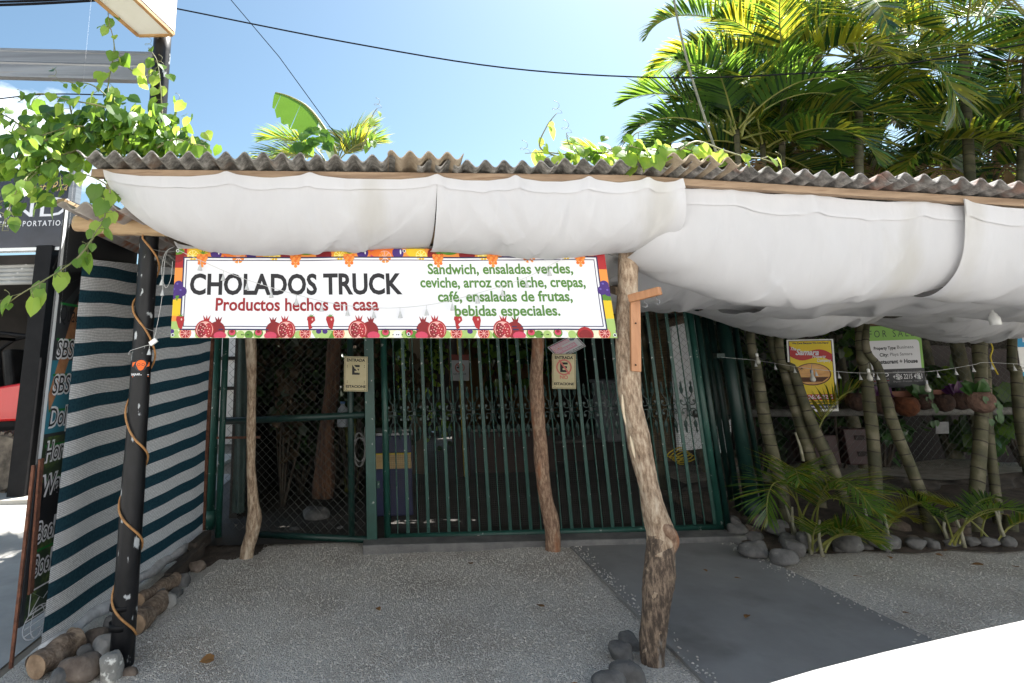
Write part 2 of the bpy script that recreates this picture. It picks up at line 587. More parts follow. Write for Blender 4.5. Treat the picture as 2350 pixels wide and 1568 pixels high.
def leaf_mat(name, c1, c2, tcol, trans=.42, rough=.32, spec=.5, scale=9):
    return mat(name, c1, c2, scale=scale, rough=rough, trans=trans, tcol=tcol, spec=spec)
VINE_A = leaf_mat('vine_leaf', (.060, .135, .020, 1), (.095, .185, .032, 1), (.24, .40, .04, 1), .50, .38)
VINE_B = leaf_mat('vine_leaf_young', (.12, .24, .035, 1), (.17, .31, .05, 1), (.62, .76, .12, 1), .58, .4)
VINE_C = leaf_mat('vine_leaf_old', (.030, .085, .022, 1), (.05, .12, .03, 1), (.10, .22, .04, 1), .35, .35)
STEM = mat('vine_stem', (.12, .14, .05, 1), (.20, .18, .08, 1), scale=9, rough=.6)
PALM_A = leaf_mat('palm_leaf', (.05, .115, .026, 1), (.085, .165, .036, 1), (.24, .40, .04, 1), .48, .25, .8)
PALM_B = leaf_mat('palm_leaf_yellow', (.11, .13, .018, 1), (.17, .18, .025, 1), (.62, .58, .05, 1), .50, .3, .6)
PALM_C = leaf_mat('palm_leaf_deep', (.015, .045, .018, 1), (.028, .065, .022, 1), (.05, .12, .02, 1), .28, .24, .9)
PALM_D = leaf_mat('palm_leaf_dry', (.16, .10, .05, 1), (.24, .16, .09, 1), (.3, .2, .1, 1), .2, .7, .2)
RACHIS = mat('palm_rachis', (.17, .19, .045, 1), (.26, .25, .06, 1), scale=5, rough=.45)
BANANA = leaf_mat('banana_leaf', (.05, .13, .02, 1), (.075, .17, .03, 1), (.22, .42, .04, 1), .42, .35, .5)
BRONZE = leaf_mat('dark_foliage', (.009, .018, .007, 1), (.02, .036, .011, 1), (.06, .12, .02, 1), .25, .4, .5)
WHITE = flat('white_print', (.70, .70, .73, 1), .45)
WHITEP = mat('white_enamel', (.72, .72, .70, 1), (.82, .82, .80, 1), scale=4, rough=.35)
INK = flat('ink_black', (.012, .012, .014, 1), .5)
NAVY = flat('ink_navy', (.022, .020, .075, 1), .5)
RED = flat('print_red', (.34, .018, .022, 1))
REDD = flat('print_dark_red', (.20, .012, .015, 1))
ORANGE = flat('print_orange', (.66, .15, .02, 1))
ORANGE2 = flat('print_light_orange', (.72, .25, .05, 1))
YELLOW = flat('print_yellow', (.72, .47, .02, 1))
YELLOW2 = flat('print_pale_yellow', (.90, .80, .32, 1))
LGREEN = flat('print_light_green', (.33, .47, .14, 1))
MGREEN = flat('print_green', (.09, .22, .025, 1))
TGREEN = flat('print_text_green', (.085, .20, .04, 1))
PURPLE = flat('print_purple', (.055, .022, .16, 1))
PINK = flat('print_pink', (.52, .05, .10, 1))
CREAM = flat('print_cream', (.70, .68, .48, 1))
PALEP = flat('print_pale_pink', (.70, .38, .34, 1))
LILAC = flat('print_lilac', (.13, .09, .36, 1))
SIGNY = mat('aged_sign_yellow', (.50, .43, .24, 1), (.60, .53, .33, 1), scale=6, rough=.6, spots=((.35, .27, .14, 1), 7, .62, .8))
FADED = flat('faded_red', (.58, .16, .14, 1))
FPINK = flat('faded_pink', (.52, .26, .33, 1))
WIRE = flat('wire_grey', (.16, .16, .15, 1), .5)
CABLE = mat('cable_black', (.012, .012, .014, 1), rough=1.0, spec=0.0)
CLEAR = mat('clear_plastic', (.50, .505, .50, 1), rough=.18, spec=.7)
COPPER = mat('tan_cord', (.28, .13, .045, 1), (.42, .22, .08, 1), scale=40, rough=.6)
CHAINL = mat('fence_wire', (.025, .03, .026, 1), (.055, .06, .052, 1), scale=8, rough=.45, metal=.4)

# ---------------------------------------------------------------- the setting
g = MB()
g.grid(lambda a, b: Vector((lerp(-400, 400, a), lerp(-60, 500, b), -0.012)), 8, 8)
struct(g.build('ground', mat('open_ground', (.13, .10, .07, 1), (.24, .20, .15, 1), scale=.6, rough=.95)))
rd = MB()
rd.poly([(-60, -14, -.004), (60, -14, -.004), (60, 2.55, -.004), (-2.06, 2.55, -.004), (-2.14, 5.2, -.004), (-2.3, 9.0, -.004), (-60, 9.0, -.004)])
struct(rd.build('road', ASPH))
fa = MB()
def gravel_h(x, y):
    return 0.012 * math.sin(x * 2.1 + y) * math.sin(y * 1.7 - x * .6) + 0.006 * math.sin(x * 7.1) * math.sin(y * 6.3)
RAMP = [G(1292, 1243), G(1640, 1234), G(2090, 1455), G(1600, 1562)]
def on_ramp(x, y):
    t = (y - RAMP[3].y) / (RAMP[0].y - RAMP[3].y)
    return lerp(1.44, RAMP[0].x, t) - .01 < x < lerp(2.83, RAMP[1].x, t) + .0
fa.grid(lambda a, b: Vector((lerp(-2.02, 9, a), lerp(1.9, 5.62, b), 0.004 + gravel_h(lerp(-2.02, 9, a), lerp(1.9, 5.62, b)) * (0 if on_ramp(lerp(-2.02, 9, a), lerp(1.9, 5.62, b)) else 1) + .004)), 110, 44)
o = fa.build('gravel_ground', GRAVEL, smooth=True)
struct(o)
dv = MB()
x0, x1 = RAMP[0].x, RAMP[1].x
sl = (RAMP[1].x - 2.83) / (RAMP[1].y - 3.3)
def dr(a, b):
    y = lerp(0.9, 5.33, b)
    xl = lerp(1.44, x0, (y - 3.15) / (x0 and (RAMP[0].y - 3.15)))
    xr = lerp(2.83, x1, (y - 3.55) / (RAMP[1].y - 3.55))
    return Vector((lerp(xl, xr, a), y, 0.028))
dv.grid(dr, 10, 20)
lip = []
for j in range(20):
    for s_, q in ((0, 1), (1, 0)):
        p, r2 = dr(s_, j / 20), dr(s_, (j + 1) / 20)
        d = Vector((0, 0, -.05))
        dv.add([p, r2, r2 + d, p + d], [(0, 1, 2, 3)])
struct(dv.build('driveway', CONC))
# added unseen house front across the street, bouncing sun into the porch
oh = thing('bounce_front', 'unseen pale two storey house front added across the street to bounce sunlight', 'building', (0, -9, 0))
mb = MB()
mb.box((0, -9.2, 4.2), (46, .4, 8.4))
mb.build('wall', mat('bounce_wall', (.74, .73, .72, 1), (.82, .81, .80, 1), scale=1, rough=.9), oh)
for k in range(9):
    mb = MB()
    mb.box((-20 + k * 5, -8.98, 1.9), (1.4, .06, 1.5))
    mb.build('window', mat('street_window', (.02, .025, .03, 1), rough=.15), oh, bevel=.01)
# strip of concrete under the gate, and the yard behind it
st_ = MB()
a, b_ = G(846, 1275), G(1268, 1277)
st_.box((lerp(a.x, b_.x, .5) + .8, 5.22, .02), (b_.x - a.x + 1.6 + .1, .20, .10))
struct(st_.build('kerb_strip', CONC2, bevel=.01))
yd = MB()
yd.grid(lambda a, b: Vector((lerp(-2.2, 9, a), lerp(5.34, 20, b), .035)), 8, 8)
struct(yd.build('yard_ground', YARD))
bd = MB()
bd.grid(lambda a, b: Vector((lerp(2.85, 9, a), lerp(4.85 - .25 * a + .03 * math.sin(a * 60), 6.6, b), .02 + .10 * b + .02 * math.sin(a * 40) * math.sin(b * 9))), 60, 12)
struct(bd.build('planting_bed', DIRT, smooth=True))
bl = MB()
bl.grid(lambda a, b: Vector((lerp(-1.98, -.9, a), lerp(4.6, 5.75, b), -.012 + .07 * b * (1.1 - a) + .003 * math.sin(a * 37 + b * 9) + .008 * math.sin(a * 7 - b * 5))), 70, 70)
struct(bl.build('soil_patch', DIRT, smooth=True))

# loose stones lying on the gravel sheet
pb = MB()
rng = random.Random(3)
def pebble(mb, x, y, z, s, mi):
    a = rng.uniform(0, 6.28)
    vs = []
    ax = [s * rng.uniform(.75, 1.35), s * rng.uniform(.6, 1.0), s * rng.uniform(.4, .8)]
    ca, sa = math.cos(a), math.sin(a)
    for q in ((1, 0, 0), (-1, 0, 0), (0, 1, 0), (0, -1, 0), (0.2, .2, 1), (0, 0, -1)):
        u = [q[i] * ax[i] * rng.uniform(.8, 1.15) for i in range(3)]
        vs.append((x + u[0] * ca - u[1] * sa, y + u[0] * sa + u[1] * ca, z + u[2]))
    mb.add(vs, [(0, 2, 4), (2, 1, 4), (1, 3, 4), (3, 0, 4), (2, 0, 5), (1, 2, 5), (3, 1, 5), (0, 3, 5)], mi)
cnt = 0
while cnt < 52000:
    y = 2.3 + 3.2 * rng.random() ** 1.25
    x = rng.uniform(-1.9, 1.5) if rng.random() < .66 else rng.uniform(1.5, 5.6)
    if on_ramp(x, y) or (x < -1.5 and y > 4.6) or (x > 3 and y > 4.85):
        continue
    edge = x < -1.75 + .2 * (y - 3)
    if edge:
        continue
    q = rng.random()
    pebble(pb, x, y, .008 + gravel_h(x, y) + .001, rng.uniform(.0032, .0070), 0 if q < .60 else (1 if q < .80 else 2))
    cnt += 1
for k in range(420):
    y = rng.uniform(2.6, 5.1)
    s_ = rng.random() < .5
    t_ = (y - 3.15) / (RAMP[0].y - 3.15)
    xe = lerp(1.44, RAMP[0].x, t_) + abs(rng.gauss(0, .05)) if s_ else lerp(2.83, RAMP[1].x, (y - 3.55) / (RAMP[1].y - 3.55)) - abs(rng.gauss(0, .06))
    pebble(pb, xe, y, .032, rng.uniform(.004, .009), k % 3)
o = pb.build('gravel', [STONEBIT, STONEBIT2, STONEBIT3])
tag(o, 'grey crushed stone chips covering the ground under the canopy', 'gravel', kind='stuff')
# ---------------------------------------------------------------- the canopy: roof, beams, lining
def zf(x):                                 # underside of the sheets above the front batten
    return interp(x, [(-1.8, 2.60), (-1.2, 2.58), (1.4, 2.475), (1.7, 2.455), (3.5, 2.28), (9.0, 1.80)])
YE = 2.95                                  # the front batten
def zr(x, y):
    return zf(x) - .085 * (y - YE)
roof = thing('porch_roof', 'low porch roof of weathered grey corrugated sheets on rough timber battens', 'roof', (0.9, 4.6, 2.2))
def sheet(xa, xb, y0, y1, m, dz=0.0, ph=0.0, tilt=0.0, skew=0.0, n=7, amp=.021, pit=.098, label=None):
    mb = MB()
    nu = max(8, int((xb - xa) / pit * 12))
    cols = []
    for k in range(nu + 1):
        x = lerp(xa, xb, k / nu)
        cols.append((x, amp * math.sin(2 * math.pi * (x - xa) / pit + ph)))
    vs = []
    for j in range(n + 1):
        y = lerp(y0, y1, j / n)
        for x, h in cols:
            vs.append(Vector((x + skew * (y - YE), y + tilt * (x - xa), zr(x, y) + amp + h + dz)))
    t = .007
    N = nu + 1
    bot = [v - Vector((0, 0, t)) for v in vs]
    o = len(vs)
    fs = [(j * N + i, j * N + i + 1, (j + 1) * N + i + 1, (j + 1) * N + i) for j in range(n) for i in range(nu)]
    fb = [(o + a, o + d, o + c, o + b) for a, b, c, d in fs]
    ed = [(i, o + i, o + i + 1, i + 1) for i in range(nu)] + [(j * N, (j + 1) * N, o + (j + 1) * N, o + j * N) for j in range(n)]
    ed += [(j * N + nu, o + j * N + nu, o + (j + 1) * N + nu, (j + 1) * N + nu) for j in range(n)]
    mb.add(vs + bot, fs + fb + ed)
    q = mb.build('roof_sheet', m, roof, smooth=True)
    md = q.modifiers.new('edge', 'EDGE_SPLIT')
    md.split_angle = R(75)
    if label:
        q['label'] = label
    return q
sheet(-1.62, -.42, 2.80, 4.4, SHEET, 0.0, ph=1.2, tilt=.0)
sheet(-.56, .06, 2.84, 4.4, SHEET, .010, ph=1.0, tilt=-.02)
sheet(.02, .42, 2.78, 4.2, SHEET_T, .012, ph=.3, tilt=.05, label='tan plastic corrugated sheet')
sheet(.16, .93, 2.86, 4.4, SHEET, .0, ph=2.2, tilt=-.01)
sheet(.86, 1.62, 2.84, 4.4, SHEET, .010, ph=1.4, tilt=.02)
sheet(1.48, 1.86, 2.78, 4.4, SHEET_T, .022, ph=.4, tilt=.09, skew=-.06, label='tan plastic corrugated sheet')
sheet(1.62, 2.75, 2.83, 4.4, SHEET_R, .004, ph=.9, tilt=.02, label='grey sheet with rusty red edge')
sheet(2.62, 4.0, 2.82, 4.4, SHEET_R, .012, ph=1.3, tilt=.02, label='grey sheet with rusty red edge')
sheet(3.9, 9.0, 2.83, 4.4, SHEET_R, .002, ph=1.3, label='grey sheet with rusty red edge')  # extended right, out of view, to shade the gravel
sheet(-2.12, 1.9, 4.25, 6.85, SHEET, .016, ph=.2, n=4)  # unseen edges extended to keep sun off the net and yard
sheet(1.8, 9.0, 4.25, 7.55, SHEET, .020, ph=.2, n=4)  # extended right and back, unseen, to darken the fence side
# lower, broken sheet end poking out on the left
mb = MB()
for k in range(2):
    pass
q0, q1 = P(140, 415, 3.0), P(300, 470, 3.25)
mb.grid(lambda a, b: Vector((lerp(-1.80, -1.36, a), lerp(2.98, 3.6, b), 2.40 + .022 * math.sin(a * 22) - .02 * a)), 40, 4)
mb.build('roof_sheet', mat('greyish_sheet', (.30, .26, .24, 1), (.44, .40, .37, 1), scale=8, rough=.8, spots=((.30, .12, .06, 1), 6, .56, .66)), roof, smooth=True, solid=.006)
mb = MB()
mb.grid(lambda a, b: Vector((lerp(-2.02, -1.40, a), lerp(3.5, 4.45, b), 2.42 + .022 * math.sin(a * 30) - .02 * a)), 50, 4)
mb.build('roof_sheet', MATS['greyish_sheet'], roof, smooth=True, solid=.006)  # extra sheet added to keep sun off the top of the net
# battens along the front
def batten(pts, wv, hv, m, nm='batten', dy=0):
    mb = MB()
    for a, b in zip(pts, pts[1:]):
        mb.beam(a, b, wv, hv)
    return mb.build(nm, m, roof, bevel=.004)
batten([(-1.60, YE, zf(-1.6) - .028), (1.42, YE, zf(1.42) - .022)], .05, .045, WOOD)
batten([(1.425, YE + .012, zf(1.42) - .020), (3.5, YE + .012, zf(3.5) - .016), (5.6, YE + .012, zf(5.6) - .02)], .045, .04, WOOD)
for y in (4.3, 5.2, 6.2):
    batten([(-1.75, y, zr(-1.75, y) - .03), (1.4, y, zr(1.4, y) - .03), (5.5, y, zr(5.5, y) - .03)], .05, .06, WOOD)
# rafters and the round beam over the posts
def rafter(x, y0, y1, r=.045, m=LOGM, seed=0, dz=0.0, nm='rafter'):
    mb = MB()
    pts = [(x + .01 * math.sin(k), lerp(y0, y1, k / 10), zr(x, lerp(y0, y1, k / 10)) - .10 - r + dz + .006 * math.sin(k * 2.1)) for k in range(11)]
    mb.tube(pts, r, 12, wob=.10, seed=seed)
    return mb.build(nm, m, roof, smooth=True)
rafter(-1.46, 2.93, 6.5, .052, LOGM, 1, .045)
for i, x in enumerate((-.35, .62, 2.05, 3.1, 4.4)):
    rafter(x, 3.16, 6.5, .045, LOGM, 5 + i)
mb = MB()
a, b_ = P(176, 512, 3.36), P(420, 526, 3.36)
mb.tube(smooth_path([a, P(260, 518, 3.36), b_, (-.2, 3.42, 2.30), (1.3, 3.42, 2.235), (2.6, 3.46, 2.16), (5.0, 3.5, 1.98)], 5), .054, 12, wob=.12, seed=4)
mb.build('round_beam', WOODP, roof, smooth=True)
mb = MB()
mb.beam(P(138, 462, 3.15), P(262, 520, 3.6), .05, .035)
mb.build('split_board', WOODP, roof, bevel=.004)
mb = MB()
mb.tube([(-1.7, 4.55, 2.12), (1.2, 4.6, 2.08), (5, 4.7, 1.95)], .045, 10, wob=.1)
mb.build('round_beam', LOGM, roof, smooth=True)
mb = MB()
mb.beam(P(1385, 655, 4.3), P(1430, 668, 3.5), .09, .05)
mb.build('strut', WOOD, roof, bevel=.004)

# white cloth lining: panels swagged between the front batten and the beams
def cloth(nm, label, xs, rows, nails, seed, pull=0.0, group='white cloth panels under the porch roof', edgeL=None, edgeR=None, fold=1.0):
    """xs: (left, right); rows: list of (y0, z0(x), y1, z1(x), low(x))"""
    rng = random.Random(seed)
    mb = MB()
    folds = [(rng.uniform(0, 1), rng.uniform(-.40, .40), rng.uniform(.014, .045), rng.uniform(.008, .026) * rng.choice((-1, 1))) for _ in range(26)]
    folds += [(rng.uniform(0, 1), rng.uniform(-.7, .7), rng.uniform(.006, .012), rng.uniform(.0022, .0055)) for _ in range(44)]
    for (y0, z0, y1, z1, low) in rows:
        def fn(u, v):
            x = lerp(xs[0], xs[1], u)
            lo = low(u)
            zt, zb = z0(x), z1(x)
            # scallops between the nails along the top edge
            d = min(abs(u - q) for q in nails)
            zt -= .020 * min(1, d / .11) * (1 - v) ** 3
            c1, c2 = Vector((y0 + .03, lo)), Vector((y1 - .10, lo))
            p0, p3 = Vector((y0, zt)), Vector((y1, zb))
            q = p0 * (1 - v) ** 3 + c1 * 3 * v * (1 - v) ** 2 + c2 * 3 * v * v * (1 - v) + p3 * v ** 3
            f = 0.0
            for (fu, sl, wd, am) in folds:
                k = (u - fu - sl * v)
                f += am * math.exp(-(k / wd) ** 2) * math.sin(min(1, v * 1.25) * math.pi) * fold
            for nu_ in nails:
                k = u - nu_ - .22 * v * (1 if nu_ < .5 else -1)
                f += .016 * math.exp(-(k / (.02 + .09 * v)) ** 2) * math.exp(-v * 2.2) * fold
            f += .010 * math.sin(9 * u + 4 * v + seed) * v * (1 - v) * 3
            if fold > 1.2:
                f += .011 * math.sin(v * 17 + 4 * math.sin(u * 5 + seed) + u * 3) * math.sin(v * math.pi) + .006 * math.sin(v * 31 + u * 9 + seed) * math.sin(v * math.pi)
            xx = x
            if edgeL:
                xx += edgeL(v) * max(0, 1 - u / .35) ** 1.5
            if edgeR:
                xx += edgeR(v) * max(0, 1 - (1 - u) / .35) ** 1.5
            return Vector((xx, q.x - f * .9, q.y + f * .6))
        mb.grid(fn, 190, 40)
    o = tag(mb.build(nm, CLOTH, None, smooth=True), label, 'cloth', group)
    if 'drape' in nm:
        hb = MB()
        hb.grid(lambda a, b: fn(a, b * .055) + Vector((0, -.006 - .004 * b, -.001)), 110, 2)
        hb.build('hem', CLOTH, o, smooth=True)
    return o
def tri(l, m, r, p=1.0):
    return lambda u: (lerp(l, m, math.sin(min(1, u * 2) * math.pi / 2) ** p) if u < .5 else lerp(r, m, math.sin(min(1, (1 - u) * 2) * math.pi / 2) ** p))
zt0 = lambda x: zf(x) - .030
zbm = lambda x: interp(x, [(-1.6, 2.30), (-.2, 2.26), (1.3, 2.20), (2.6, 2.10), (5, 1.92)])
zb2 = lambda x: interp(x, [(-1.6, 2.10), (1.2, 2.06), (5, 1.90)])
zb3 = lambda x: interp(x, [(-1.6, 2.02), (1.5, 2.0), (5, 1.86)])
yf = YE - .035
cloth('white_drape', 'white cloth panel at the left end of the porch above the banner headline', (-1.52, .285),
      [(yf, zt0, 3.40, lambda x: zbm(x) - .03, tri(2.19, 2.085, 2.14))], (0.0, .37, .62, 1.0), 11,
      edgeL=lambda v: .42 * math.sin(v * math.pi / 2) ** 1.3, edgeR=lambda v: -.05 * v)
cloth('white_drape', 'white cloth panel in front of the tree trunk post with the wooden bracket', (.285, 1.60),
      [(yf, zt0, 3.40, lambda x: zbm(x) - .03, tri(2.09, 2.02, 2.09))], (0.0, .32, .62, .86, 1.0), 23,
      edgeL=lambda v: -.04 * v, edgeR=lambda v: .05 * math.sin(v * 3.1) - .16 * v * v)
cloth('white_drape', 'widest white cloth panel, sagging deepest above the real estate signs', (1.46, 3.25),
      [(yf + .07, zt0, 3.55, lambda x: zbm(x) - .02, tri(2.02, 1.62, 1.80, .8))], (0.0, .24, .48, .82, 1.0), 37,
      edgeL=lambda v: -.13 * v * v, edgeR=lambda v: -.02 * v)
cloth('white_drape', 'white cloth panel running out of view past the hanging lamp holder', (3.10, 5.0),
      [(yf + .03, zt0, 3.55, lambda x: zbm(x) - .02, tri(1.72, 1.58, 1.7, .8))], (0.0, .3, .6, 1.0), 41)
G2 = 'white cloth swags deeper under the porch roof'
cloth('cloth_swag', 'white cloth swag behind the left half of the banner', (-1.45, .22),
      [(3.40, lambda x: zbm(x) - .03, 4.5, zb2, tri(2.04, 1.98, 2.02))], (0, .5, 1), 51, group=G2, edgeL=lambda v: .3 - .3 * abs(v - .5))
cloth('cloth_swag', 'white cloth swag between the banner and the tree trunk post', (.30, 1.50),
      [(3.40, lambda x: zbm(x) - .03, 4.5, zb2, tri(1.98, 1.92, 1.94))], (0, .5, 1), 53, group=G2)
cloth('cloth_swag', 'white cloth swag just right of the tree trunk post, behind its wooden bracket', (1.42, 2.80),
      [(3.5, lambda x: zbm(x) - .03, 4.55, lambda x: zb2(x) - .05, tri(1.90, 1.80, 1.80))], (0, .5, 1), 57, group=G2, fold=1.6)
cloth('cloth_swag', 'white cloth swag under the deepest panel, above the green for sale sign', (2.55, 5.2),
      [(3.55, lambda x: zbm(x) - .03, 4.45, lambda x: zb2(x) - .10, tri(1.74, 1.70, 1.60))], (0, .5, 1), 59, group=G2, fold=2.0)
cloth('cloth_swag', 'white cloth swag lowest of all, hanging above the yellow sign', (2.75, 4.20),
      [(4.5, lambda x: zb2(x) - .06, 5.35, lambda x: zb3(x) - .02 - .10 * 0, tri(1.90, 1.56, 1.80))], (0, .5, 1), 61, group=G2, fold=2.0)
cloth('cloth_swag', 'loose triangular white cloth end between the for sale sign and the lamp holder', (4.22, 5.5),
      [(4.4, lambda x: zb2(x) - .10, 5.30, lambda x: zb3(x) - .06, tri(1.78, 1.52, 1.66))], (0, .5, 1), 67, group=G2, fold=2.4)
cloth('cloth_swag', 'shaded white cloth swag stretched up to the gate top rail', (1.0, 2.78),
      [(4.55, lambda x: zb2(x) - .05, 5.45, lambda x: 1.99, tri(1.92, 1.88, 1.90))], (0, .5, 1), 71, group=G2, fold=1.6)

# ---------------------------------------------------------------- posts
def rough_post(nm, label, path, mats, seed, foot=None, group='rough tree trunk posts holding up the porch roof', sub=5, parts=None):
    """path: (x px left, x px right, y px, depth)"""
    pts, rs = [], []
    for xl, xr, y, Y in path:
        a, b = P(xl, y, Y), P(xr, y, Y)
        pts.append((a + b) / 2)
        rs.append((b - a).length / 2)
    t = thing(nm, label, 'post', pts[-1], group)
    sp = smooth_path(pts, sub)
    n = len(sp)
    rr = [interp(i / (n - 1) * (len(rs) - 1), list(enumerate(rs))) for i in range(n)]
    mb = MB()
    mb.tube(sp, rr, 18, wob=.07, seed=seed)
    rng = random.Random(seed)
    # stubs of cut branches
    o = mb.build('trunk', mats, t, smooth=True)
    return t, sp, rr
fp, fpp, fpr = rough_post('tree_trunk_post', 'thick crooked tree trunk post carrying a wooden bracket, dark at its foot', [
    (1423, 1467, 540, 3.34), (1419, 1463, 640, 3.33), (1415, 1462, 721, 3.32), (1414, 1465, 800, 3.31), (1416, 1467, 845, 3.31), (1421, 1470, 908, 3.3),
    (1434, 1484, 976, 3.3), (1447, 1496, 1040, 3.3), (1467, 1512, 1120, 3.29), (1479, 1536, 1195, 3.28), (1486, 1549, 1235, 3.28),
    (1483, 1545, 1299, 3.28), (1478, 1538, 1365, 3.28), (1473, 1527, 1440, 3.28), (1472, 1520, 1500, 3.28), (1476, 1524, 1540, 3.28)], BARK, 5)
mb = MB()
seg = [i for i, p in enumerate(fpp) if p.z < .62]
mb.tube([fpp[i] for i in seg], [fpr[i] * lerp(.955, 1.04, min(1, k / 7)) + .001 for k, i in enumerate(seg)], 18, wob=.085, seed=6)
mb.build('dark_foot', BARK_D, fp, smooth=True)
mb = MB()
a = P(1538, 1236, 3.235)
mb.tube(smooth_path([P(1512, 1200, 3.25), P(1536, 1222, 3.23), P(1545, 1250, 3.235), P(1534, 1290, 3.24)], 5), [.012, .02, .028, .033, .036, .036, .034, .03, .03, .028, .026, .022, .018, .014, .01, .006], 10, wob=.2, seed=2)
mb.build('knot', BARK_R, fp, smooth=True)
mb = MB()
for pts in ([(1428, 905, 3.24), (1430, 940, 3.24), (1436, 975, 3.245)], [(1446, 1000, 3.24), (1452, 1030, 3.24), (1457, 1052, 3.24)]):
    mb.tube(smooth_path([P(*p) for p in pts], 4), [.002, .005, .007, .008, .008, .007, .006, .004, .002], 6)
mb.build('bare_wood_scar', mat('bare_wood', (.60, .48, .33, 1), (.68, .56, .40, 1), scale=20, rough=.7), fp, smooth=True)
rough_post('tree_trunk_post', 'slim pale tree trunk post with a swollen bend near its foot', [
    (562, 590, 560, 5.08), (563, 588, 778, 5.08), (567, 589, 850, 5.08), (567, 587, 930, 5.08), (566, 587, 1000, 5.08), (566, 586, 1060, 5.08), (567, 589, 1110, 5.09),
    (568, 594, 1150, 5.1), (567, 600, 1188, 5.1), (563, 595, 1222, 5.1), (554, 585, 1255, 5.1), (549, 579, 1285, 5.1)], BARK, 8)
rough_post('tree_trunk_post', 'reddish brown tree trunk post standing before the gate, under the banner', [
    (1220, 1250, 560, 5.02), (1221, 1248, 774, 5.02), (1216, 1246, 860, 5.02), (1217, 1248, 920, 5.03), (1223, 1254, 1000, 5.03), (1226, 1258, 1050, 5.04), (1231, 1262, 1105, 5.04),
    (1240, 1272, 1160, 5.05), (1247, 1284, 1198, 5.05), (1251, 1285, 1230, 5.05), (1253, 1286, 1272, 5.05)], BARK_R, 12)
# the board bracket on the front post
br = thing('wooden_bracket', 'varnished wooden bracket with hooks fixed to the crooked tree trunk post', 'bracket', P(1456, 855, 3.2))
mb = MB()
a, b_ = P(1457, 690, 3.21), P(1459, 853, 3.21)
mb.beam(a, b_, .055, .022, up=(0, -1, 0))
mb.build('upright', BRACKET, br, bevel=.004)
mb = MB()
mb.beam(P(1444, 686, 3.20), P(1516, 667, 3.05), .03, .045)
mb.build('arm', BRACKET, br, bevel=.006)
for x, y, Y in ((1480, 690, 3.13), (1508, 682, 3.07)):
    mb = MB()
    c = P(x, y + 6, Y)
    mb.tube([c + Vector((math.cos(t) * .012, 0, math.sin(t) * .012 - .012)) for t in [i * .45 - 2.6 for i in range(11)]] + [c + Vector((.0, 0, .02))], .0022, 6)
    mb.build('hook', GALV, br, smooth=True)
for y in (742, 838):
    mb = MB()
    mb.lathe(P(1459, y, 3.19), [(.005, 0), (.004, .003)], 10, axis=(0, -1, 0))
    mb.build('bolt', BLACK, br)

# black pole on the left, carrying the light box
bp = thing('black_pole', 'tall scuffed black steel pole wound with a tan cord, standing among the rocks', 'pole', P(278, 1535, 3.40))
base, topz = P(278, 1538, 3.40), P(375, 60, 3.40)
mb = MB()
pl = [base + (topz - base) * (i / 20) for i in range(21)]
mb.tube(pl, [.062] * 6 + [.056] * 15, 24)
mb.build('pole', BLACKP, bp, smooth=True)
mb = MB()
mb.tube([P(283, 1395, 3.4), P(284, 1383, 3.4)], .068, 24)
mb.tube([P(280, 1440, 3.4), P(281, 1425, 3.4)], .066, 24)
mb.build('sleeve_ring', BLACK, bp, smooth=True)
mb = MB()
ax = (topz - base).normalized()
rp = []
for k in range(150):
    s_ = k / 149
    h = lerp(.16, 2.30, s_)
    an = -1.17 - 6.283 * interp(h, [(.16, -.2), (.25, 0), (.70, 1), (1.14, 2), (1.77, 3), (2.3, 4.1)])
    c = base + ax * (h / ax.z)
    rp.append(c + Vector((math.cos(an), math.sin(an), 0)) * (.066 + .010 * max(0, math.sin(k * .21))))
rp += [rp[-1] + Vector((.01, -.02, .12)), rp[-1] + Vector((-.08, -.03, .22))]
mb.tube(rp, .0062, 8)
mb.build('cord', COPPER, bp, smooth=True)
# little sticker: an orange masked head over a dark disc, with two lines of print
c = P(323, 838, 3.40)
def on_pole(u, v, off=0.0):
    z = c.z - v
    q = base + ax * ((z - base.z) / ax.z)
    an = -math.pi / 2 - math.atan2(-q.x, -q.y) * 0 + math.radians(-22 + 90 - 68) + u / .056
    return q + Vector((math.cos(an + .38), math.sin(an + .38), 0)) * (.0572 + off)
class PoleFrame:
    def __call__(s, u, v, off=0.0):
        return on_pole(u, v, off)
pf = PoleFrame()
mb = MB()
disc(mb, pf, 0, 0, .036, .036, .0006, 0, 24)
shape(mb, pf, [(-.050, -.014), (-.03, -.018), (.03, -.018), (.050, -.014), (.050, .008), (.03, .012), (-.03, .012), (-.050, .008)], .0012, 1)
disc(mb, pf, 0, -.006, .026, .022, .0018, 1, 18)
shape(mb, pf, [(-.026, -.002), (.026, -.002), (.012, .026), (0, .032), (-.012, .026)], .0020, 1)
for s_ in (-1, 1):
    ring(mb, pf, s_ * .011, -.002, .006, .008, .0026, 0, 10)
text(mb, pf, 'BAJA40', -.052, .058, .012, .05, off=.002, mi=2, bold=.03)
rect(mb, pf, 0, .054, .05, .058, .002, 2)
rect(mb, pf, -.045, .063, .048, .067, .002, 1)
o = mb.build('sticker', [flat('sticker_grey', (.035, .04, .05, 1)), flat('sticker_orange', (.85, .16, .03, 1)), WHITE], bp)
o['label'] = 'orange emblem sticker on the pole'
